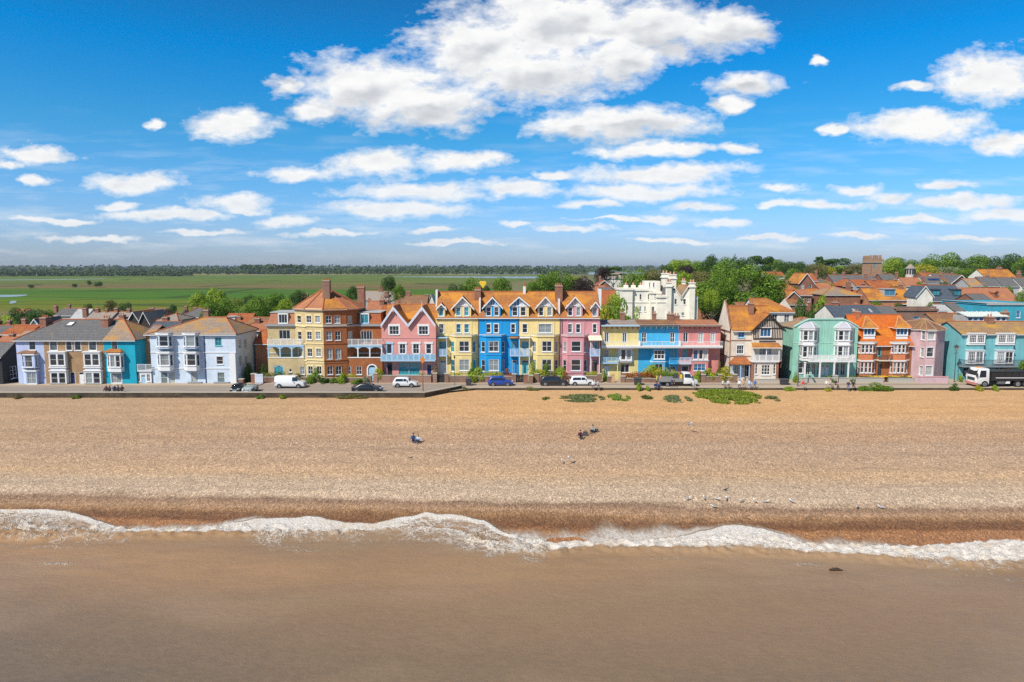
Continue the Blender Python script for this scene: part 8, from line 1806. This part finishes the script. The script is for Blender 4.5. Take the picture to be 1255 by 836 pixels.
def lorry():
    Y = 104; x0 = X(1192.5, Y); p = (x0 + 5, Y, 0); root = empty('tipper_lorry', p, 'white-cabbed lorry with a long black body at the right edge', 'lorry'); a0 = -5.0; hw = 1.2; zt = Z(450.5, Y)
    LW = paint('white', (.78, .79, .8))
    st = [(a0, [(hw * .95, .5), (hw, .7), (hw, 1.5), (hw, 1.6), (hw * .97, 1.7), (hw * .6, 1.72), (.02, 1.72)]), (a0 + .06, [(hw * .95, .42), (hw, .7), (hw, 1.5), (hw, 1.6), (hw * .97, 1.75), (hw * .6, 1.78), (.02, 1.78)]), (a0 + .42, [(hw * .95, .42), (hw, .7), (hw, 1.5), (hw, 1.6), (hw * .93, zt - .1), (hw * .6, zt), (.02, zt + .02)]), (a0 + 2.0, [(hw * .95, .42), (hw, .7), (hw, 1.5), (hw, 1.6), (hw * .93, zt - .1), (hw * .6, zt), (.02, zt + .02)])]
    loft(st, LW, 'cab', root)
    m = MB(); m.poly([(a0 + .03, -hw * .9, 1.82), (a0 + .03, hw * .9, 1.82), (a0 + .385, hw * .85, zt - .15), (a0 + .385, -hw * .85, zt - .15)], VG); m.build('windscreen', root)
    for s in (1, -1):
        m = MB(); q = [(a0 + .45, s * (hw + .006), 1.5), (a0 + 1.5, s * (hw + .006), 1.55), (a0 + 1.5, s * hw * .955, zt - .3), (a0 + .62, s * hw * .955, zt - .3)]; m.poly(q, VG); m.poly([(a, b - s * .04, c) for a, b, c in q[::-1]], VG); m.build('side_window', root)
        m = MB(); m.box(a0 - .1, min(s * hw, s * (hw + .3)), 1.7, a0 + .05, max(s * hw, s * (hw + .3)), 2.2, DARK); m.build('mirror', root)
        m = MB(); m.box(a0 - .02, min(s * .6, s * 1.05), .75, a0 + .04, max(s * .6, s * 1.05), .95, LAMP); m.build('headlight', root)
    m = MB(); m.box(a0 - .12, -hw, .35, a0 + .3, hw, .7, plain('pink_bumper', (.55, .22, .18), .5)); m.build('bumper', root); m = MB(); m.box(a0 - .015, -hw * .7, .98, a0 + .02, hw * .7, 1.45, DARK); m.build('grille', root)
    m = MB(); m.box(a0 + .5, -.5, .6, a0 + 11, .5, .95, BLACKP); m.box(a0 + 3.3, -1.15, .5, a0 + 4.4, -.55, .93, METAL); m.box(a0 + 4.6, -1.15, .55, a0 + 5.2, -.6, .9, WHITE); m.build('chassis', root)
    m = MB(); m.box(a0 + 2.25, -1.2, 1.0, a0 + 11, 1.2, 2.35, BLACKP)
    for k in range(9): m.box(a0 + 2.3 + k * 1.05, -1.26, 1.02, a0 + 2.42 + k * 1.05, -1.203, 2.33, BLACKP)
    m.box(a0 + 2.25, -1.27, 2.353, a0 + 11, 1.27, 2.45, BLACKP); m.build('body', root); m = MB(); m.box(a0 + 2.9, -1.29, 1.42, a0 + 8.6, -1.265, 1.52, LW); m.build('stripe', root); m = MB(); m.box(a0 + 7.9, -1.3, 1.05, a0 + 8.9, -1.27, 1.4, REDP); m.build('marker_board', root)
    m = MB(); m.box(a0 + .7, -.25, zt + .02, a0 + 1.3, .25, zt + .14, plain('beacon', (.8, .3, .02), .3)); m.build('beacon', root)
    for a in (a0 + 1.35, a0 + 6.4, a0 + 7.6):
        for s in (1, -1): wheel(root, a, s * 1.2, .5, .3)
lorry()

# ================================================================== people
def person(label, p, rz=0, pose='stand', top=(.3, .3, .3), legs=(.05, .06, .1), hair=(.06, .035, .02), h=1.72, group='people on the sea front', hat=None, shorts=False):
    s = h / 1.74; sit = pose in ('sit', 'ground')
    if pose == 'sit': pz = .5; J = dict(pelvis=(0, 0, pz), spine=(0, .03, pz + .26), chest=(0, .01, pz + .46), neck=(0, 0, pz + .58), head=(0, -.02, pz + .68), crown=(0, -.01, pz + .81)); hip, knee, ank, toe = (.1, -.04, pz - .02), (.13, -.46, pz), (.12, -.48, .1), (.12, -.64, .04)
    elif pose == 'ground': pz = .14; J = dict(pelvis=(0, 0, pz), spine=(0, .04, pz + .26), chest=(0, -.02, pz + .46), neck=(0, -.05, pz + .57), head=(0, -.09, pz + .66), crown=(0, -.09, pz + .79)); hip, knee, ank, toe = (.1, -.05, pz), (.13, -.42, pz + .32), (.13, -.66, .1), (.13, -.82, .05)
    else: pz = .94; J = dict(pelvis=(0, 0, pz), spine=(0, .01, pz + .26), chest=(0, 0, pz + .46), neck=(0, 0, pz + .57), head=(0, -.02, pz + .68), crown=(0, -.01, pz + .8)); hip, knee, ank, toe = (.09, 0, .9), (.1, -.03, .5), (.1, .02, .09), (.11, -.14, .035)
    if pose == 'bend': J.update(spine=(0, -.14, pz + .2), chest=(0, -.36, pz + .28), neck=(0, -.48, pz + .3), head=(0, -.57, pz + .28), crown=(0, -.68, pz + .26))
    cz = J['chest'][2]; cy = J['chest'][1]
    V = [J['pelvis'], J['spine'], J['chest'], J['neck'], J['head'], J['crown']]; Rr = [.15, .135, .155, .058, .09, .082]; E = [(0, 1), (1, 2), (2, 3), (3, 4), (4, 5)]; T = ['l', 't', 't', 's', 's', 's']
    i = len(V); V.append((0, J['head'][1] - .115, J['head'][2] + .03)); Rr.append(.018); E.append((4, i)); T.append('s')
    for sd in (1, -1):
        walk = .22 * sd if pose == 'walk' else 0
        i = len(V); V += [(sd * hip[0], hip[1], hip[2]), (sd * knee[0], knee[1] - max(0, walk) * .6, knee[2]), (sd * ank[0], ank[1] - walk * 1.2, ank[2] + (.05 if walk < 0 else 0)), (sd * toe[0], toe[1] - walk * 1.2, toe[2])]; Rr += [.092, .062, .042, .036]; T += ['l', 'l', 'k' if shorts else 'l', 'o']; E += [(0, i), (i, i + 1), (i + 1, i + 2), (i + 2, i + 3)]
        i = len(V)
        if sit: el, wr, hd = (sd * .27, cy - .06, cz - .25), (sd * .17, cy - .3, cz - .33), (sd * .13, cy - .38, cz - .35)
        elif pose == 'bend': el, wr, hd = (sd * .24, cy - .02, cz - .3), (sd * .2, cy - .12, cz - .52), (sd * .19, cy - .14, cz - .6)
        else: el, wr, hd = (sd * .26, cy + .03, cz - .28), (sd * .26, cy - .1 - walk * .5, cz - .5), (sd * .25, cy - .14 - walk * .5, cz - .58)
        V += [(sd * .175, cy, cz + .0), el, wr, hd]; Rr += [.062, .043, .031, .034]; T += ['t', 't', 's', 's']; E += [(2, i), (i, i + 1), (i + 1, i + 2), (i + 2, i + 3)]
        j = i + 3   # fingers and thumb
        for q, (fx, fy) in enumerate(((.02, -.05), (.0, -.06), (-.02, -.05))): V.append((hd[0] + fx, hd[1] + fy * .7, hd[2] - .05)); Rr.append(.011); T.append('s'); E.append((j, len(V) - 1))
        V.append((hd[0] - sd * .045, hd[1] - .03, hd[2] + .0)); Rr.append(.012); T.append('s'); E.append((j, len(V) - 1))
    me = bpy.data.meshes.new('body'); me.from_pydata([tuple(c * s for c in v) for v in V], E, [])
    bm = bmesh.new(); bm.from_mesh(me); ly = bm.verts.layers.skin.verify()
    for v, r in zip(bm.verts, Rr): v[ly].radius = (r * s, r * s); v[ly].use_root = (v.index == 0)
    bm.to_mesh(me); bm.free(); o = bpy.data.objects.new('body', me); C.objects.link(o); o.modifiers.new('skin', 'SKIN'); sb = o.modifiers.new('sub', 'SUBSURF'); sb.levels = 1; sb.render_levels = 1
    dg = bpy.context.evaluated_depsgraph_get(); me2 = bpy.data.meshes.new_from_object(o.evaluated_get(dg)); o.modifiers.clear(); o.data = me2
    ms = {'s': SKIN, 't': plain('cloth_%.2f_%.2f_%.2f' % top, top, .9), 'l': plain('cloth_%.2f_%.2f_%.2f' % legs, legs, .9), 'k': SKIN, 'o': DARK}; keys = ['s', 't', 'l', 'o']; me2.materials.clear()
    for k in keys: me2.materials.append(ms[k])
    idx = dict(s=0, t=1, l=2, k=0, o=3); pts = []
    for a, b in E:
        for f in (0, .33, .66, 1): q = Vector(V[a]).lerp(Vector(V[b]), f) * s; pts.append((q, idx[T[a]] if f < .5 else idx[T[b]]))
    for f in me2.polygons: f.material_index = min(pts, key=lambda q: (q[0] - f.center).length_squared)[1]; f.use_smooth = True
    root = empty('person', p, label, 'person', group, rz); o.parent = root
    hc = Vector(J['crown']) * s; m = MB(); hm = plain('hair_%.2f_%.2f' % hair[:2], hair, .8) if hat is None else plain('hat_%.2f' % hat[0], hat, .8); N = 10
    up = (Vector(J['crown']) - Vector(J['head'])).normalized(); bk = Vector((0, 1, 0)); bk = (bk - up * bk.dot(up)).normalized(); sx = Vector((1, 0, 0))
    rings = [(.0, .108), (.05, .11), (.09, .085), (.115, .04)]; ids = []
    for z_, r_ in rings:
        i = len(m.v); ids.append(i)
        for k in range(N): t_ = 2 * PI * k / N; q = hc + up * (z_ * s - .035) + (sx * cos(t_) + bk * (sin(t_) * 1.12)) * r_ * s + bk * .018; m.v.append(tuple(q))
    k_ = m.mi(hm)
    for a, b in zip(ids, ids[1:]):
        for k in range(N): m.f.append((a + k, a + (k + 1) % N, b + (k + 1) % N, b + k)); m.m.append(k_)
    m.f.append(tuple(range(ids[-1], ids[-1] + N))); m.m.append(k_)
    m.build('hair' if hat is None else 'hat', root, (0, 0, 0), smooth=True)
    return root
def on_beach(u, v):
    y = beach_y(v); z = beachz(X(u, y), y); q = G(u, v, z); return Vector((q.x, q.y, beachz(q.x, q.y)))
BG = 'people sitting on the shingle'
person('person in dark blue sitting on the shingle, left of the central pair', on_beach(506.3, 541), .2, 'ground', (.03, .09, .25), (.03, .04, .08), group=BG)
person('person in pale blue top sitting beside the one in dark blue on the shingle', on_beach(513.2, 542.5), -.3, 'ground', (.45, .6, .75), (.03, .06, .2), (.3, .2, .1), group=BG)
person('person in dark maroon sitting on the shingle near midfield', on_beach(711, 537), .1, 'ground', (.1, .02, .04), (.02, .02, .03), group=BG)
person('person in grey-green top sitting up the beach beside a dark bag', on_beach(726.5, 530.5), -.4, 'ground', (.3, .36, .34), (.02, .02, .03), group=BG)
def bag(p, label, col=DARK, w=.5):
    m = MB(); m.hexa([(-w / 2, -w * .3), (w / 2, -w * .3), (w / 2, w * .3), (-w / 2, w * .3)], 0, w * .6, col, top=[(-w * .35, -w * .12), (w * .35, -w * .12), (w * .35, w * .12), (-w * .35, w * .12)]); m.tube((-w * .2, 0, w * .6), (0, 0, w * .85), .02, col, 5); m.tube((w * .2, 0, w * .6), (0, 0, w * .85), .02, col, 5)
    o = m.build('bag', None, (0, 0, 0)); o.location = p; return tag(o, label, 'bag')
bag(on_beach(717.5, 533.5), 'dark bag lying between the maroon-clad person and the grey-clad one', w=.7); bag(on_beach(731, 529.5), 'black bag right of the person in grey-green', w=.6)
PW = 'people on the promenade edge'
def prom(u, vb, *a, **k): q = G(u, vb, .05); q.y = min(q.y, 106); return person(*a[:1], q, *a[1:], **k)
L_ = [(130.5, 479.3, 'person in dark red sitting on the left promenade, apart from the others', 'ground', (.25, .03, .04), (.02, .02, .03)), (135, 480, 'child in black beside the person in dark red on the left promenade', 'ground', (.03, .03, .04), (.03, .03, .04)), (140.5, 479.5, 'person in navy with white cap sitting below the teal house', 'ground', (.03, .06, .2), (.02, .03, .08)), (145.5, 479.8, 'person in black sitting right of the one in navy', 'ground', (.02, .02, .03), (.02, .03, .08)), (150, 479.6, 'rightmost of the small group below the teal house', 'ground', (.08, .03, .03), (.02, .02, .03)),
 (727, 476.3, 'person in white top seated on the kerb left of centre, right of the white hatchback', 'sit', (.7, .72, .75), (.05, .06, .12)), (733, 476.3, 'person in grey top seated beside the one in white by the hatchback', 'sit', (.4, .42, .45), (.04, .04, .07)),
 (850, 475.8, 'person in pale clothes seated on the kerb by the truck front', 'sit', (.65, .62, .6), (.4, .38, .36)), (886, 475.3, 'person in white, left of the seated pair below the arched wall', 'sit', (.75, .75, .75), (.08, .08, .1)), (892.5, 475.3, 'person in light grey, right of the seated pair below the arched wall', 'sit', (.62, .62, .64), (.06, .06, .1)),
 (906, 475.5, 'person in white shirt and dark trousers, first of the four before the half-timbered house', 'sit', (.78, .78, .8), (.04, .07, .12)), (911, 475.2, 'person in tan, second of the four before the half-timbered house', 'sit', (.5, .36, .25), (.3, .25, .2)), (918.5, 475.4, 'person in pale blue, third of the four before the half-timbered house', 'sit', (.5, .62, .75), (.1, .2, .4)), (925, 475.4, 'person in denim blue, last of the four before the half-timbered house', 'sit', (.08, .16, .35), (.05, .09, .2)),
 (984, 476, 'person in red beside the lamp post, seated', 'sit', (.6, .06, .05), (.3, .3, .3)), (1013, 475.4, 'person in white seated in front of the mint house, left one', 'sit', (.7, .68, .66), (.3, .28, .25)), (1017.5, 475.2, 'person in beige seated in front of the mint house, middle one', 'sit', (.55, .48, .4), (.1, .1, .1)), (1024, 475, 'person in dark clothes seated in front of the mint house, right one', 'sit', (.06, .04, .06), (.03, .03, .05)),
 (1039.5, 477, 'person in blue jeans and dark top seated on the kerb right of the mint house', 'sit', (.04, .04, .07), (.05, .12, .4)), (1045.5, 476.6, 'person in black seated beside the one in jeans', 'sit', (.02, .02, .025), (.02, .02, .025))]
for i, (u, v, lb, ps, tp, lg) in enumerate(L_): prom(u, v, lb, rt.uniform(-.5, .5), ps, top=tp, legs=lg, group=PW, hair=rt.choice([(.06, .035, .02), (.3, .2, .1), (.02, .015, .01), (.4, .38, .36)]), hat=(.8, .8, .8) if 'cap' in lb else None)
WK = 'workmen around the flatbed truck'
prom(805, 473.6, 'workman in yellow vest standing at the tail of the truck', 1.2, 'stand', top=(.7, .62, .05), legs=(.03, .04, .08), group=WK, h=1.8); prom(809.5, 473.2, 'workman in salmon top reaching over the truck tailboard', 1.5, 'stand', top=(.65, .28, .2), legs=(.05, .05, .07), group=WK, h=1.8)
prom(803, 475.6, 'crouching workman in navy behind the truck', .4, 'ground', top=(.03, .05, .15), legs=(.02, .03, .09), group=WK); prom(808, 475.4, 'second person in dark blue sitting by the truck tail', -.3, 'ground', top=(.05, .08, .2), legs=(.02, .03, .09), group=WK)
prom(823, 474.8, 'workman in dark blue bending beside the cones', .3, 'bend', top=(.03, .06, .18), legs=(.03, .05, .14), group=WK)
q = G(1185, 468.5, .12); person('person in white top walking past the aqua house shop front', q, .3, 'walk', (.72, .72, .74), (.03, .05, .12), group=PW)
q = G(1187.5, 468.2, .12); shrub(1179.8, 458.5, 5, q.y, 'small potted tree by the walking person at the aqua house', 'bright', z=.3)

# ================================================================== gulls and flotsam
GWH = plain('white_feathers', (.78, .78, .77), .8); GGR = plain('grey_feathers', (.3, .32, .35), .8); BEAK = plain('beak', (.7, .4, .05), .6)
def gull_mesh(fly=False):
    m = MB(); S_ = [(-.32, .02, .03), (-.2, .06, .05), (-.05, .085, .075), (.1, .08, .07), (.17, .05, .05), (.2, .045, .045), (.25, .05, .05), (.3, .03, .03), (.315, .012, .012)]; N = 10
    zc = [.24, .24, .24, .26, .31, .36, .38, .375, .37]; ids = []
    for (x, ry, rz_), z in zip(S_, zc):
        i = len(m.v); ids.append(i)
        for k in range(N): t_ = 2 * PI * k / N; m.v.append((x, ry * cos(t_), z + rz_ * sin(t_)))
    for q, (a, b) in enumerate(zip(ids, ids[1:])):
        for k in range(N): m.f.append((a + k, a + (k + 1) % N, b + (k + 1) % N, b + k)); m.m.append(m.mi(GGR if (q < 3 and 0 <= k < N // 2) else GWH))
    m.f.append(tuple(range(ids[0], ids[0] + N))); m.m.append(m.mi(GGR)); m.f.append(tuple(range(ids[-1], ids[-1] + N))); m.m.append(m.mi(GWH))
    m.tube((.3, 0, .37), (.37, 0, .355), .014, BEAK, 6, .004)
    if fly:
        for s in (1, -1): m.hexa([(.1, s * .05), (.14, s * .35), (-.02, s * .72), (-.12, s * .05)][::s], .27, .285, GGR, top=None)
    else:
        for s in (1, -1): m.tube((-.01, s * .03, .19), (-.01, s * .03, .0), .009, BEAK, 5); m.box(-.03, s * .03 - .02, 0, .05, s * .03 + .02, .01, BEAK)
    o = m.build('gull', None, (0, 0, 0), smooth=True); return o
g0 = gull_mesh(); gf = gull_mesh(True)
GU = [(843, 612.5, 'first gull from the left on the pale shingle ridge'), (863, 612, 'second gull from the left on the pale shingle ridge'), (879.5, 613, 'third gull from the left on the shingle ridge'), (890, 613, 'fourth gull on the ridge, right below the dark bird'), (875, 621.5, 'bright gull a little nearer the water than its row'), (908.6, 615.5, 'fifth gull on the shingle ridge, brightest of its row'), (925, 615.5, 'sixth gull on the shingle ridge'), (939, 616, 'seventh gull on the shingle ridge'), (970.5, 615.5, 'gull at the right end of the close row'), (1050.8, 622, 'standing gull apart at right, left one of two'), (1080, 622, 'gull apart at right, right one of two'), (689, 567.5, 'gull on the shingle below the maroon-clad person')]
for i, (u, v, lb) in enumerate(GU):
    o = g0 if i == 0 else g0.copy()
    if i: C.objects.link(o)
    o.location = on_beach(u, v); o.rotation_euler = (0, 0, rt.uniform(-1, 4)); o.scale = (.95,) * 3; tag(o, lb, 'gull', 'gulls on the beach')
o = g0.copy(); C.objects.link(o); o.location = on_beach(889.6, 602.5); o.scale = (.9,) * 3; o.data = g0.data.copy(); [o.data.materials.__setitem__(i, DARK) for i in range(len(o.data.materials))]; tag(o, 'dark young gull above the row of white ones', 'gull', 'gulls on the beach')
o = g0.copy(); C.objects.link(o); o.location = on_beach(504, 563); o.scale = (.8,) * 3; o.data = bpy.data.objects[0].data if False else g0.data.copy(); [o.data.materials.__setitem__(i, DARK) for i in range(len(o.data.materials))]; tag(o, 'small dark bird on the shingle below the central pair', 'gull', 'gulls on the beach')
def fly(u, v, h, lb, rz, sc_=1.0):
    r = ray(u, v); y = beach_y(v) - h * 1.5; t_ = y / r[1]; global gf
    o = gf.copy(); C.objects.link(o); o.location = (r[0] * t_, y, CAMZ + r[2] * t_); o.rotation_euler = (.25, 0, rz); o.scale = (sc_,) * 3; tag(o, lb, 'gull', 'flying gulls')
fly(845, 522, 2.0, 'gull flying low over the upper beach at right', .6); fly(698, 564.5, .6, 'gull with spread wings just above the shingle near midfield', 2.4)
bpy.data.objects.remove(gf)
p = G(1024.5, 699, SEA); m = MB(); m.tube((-.7, 0, .03), (.1, .05, .1), .14, plain('wet_wood', (.06, .035, .02), .4), 8, .2); m.tube((.1, .05, .1), (.75, -.05, .0), .2, plain('wet_wood', (.06, .035, .02), .4), 8, .06); m.tube((-.1, 0, .1), (-.35, .2, .32), .05, plain('wet_wood', (.06, .035, .02), .4), 6, .02); o = m.build('driftwood', None, (0, 0, 0)); o.location = p; o.scale = (.65,) * 3; tag(o, 'dark piece of driftwood floating just beyond the surf', 'driftwood')
for o in bpy.data.objects:
    if '_o' in o: del o['_o']
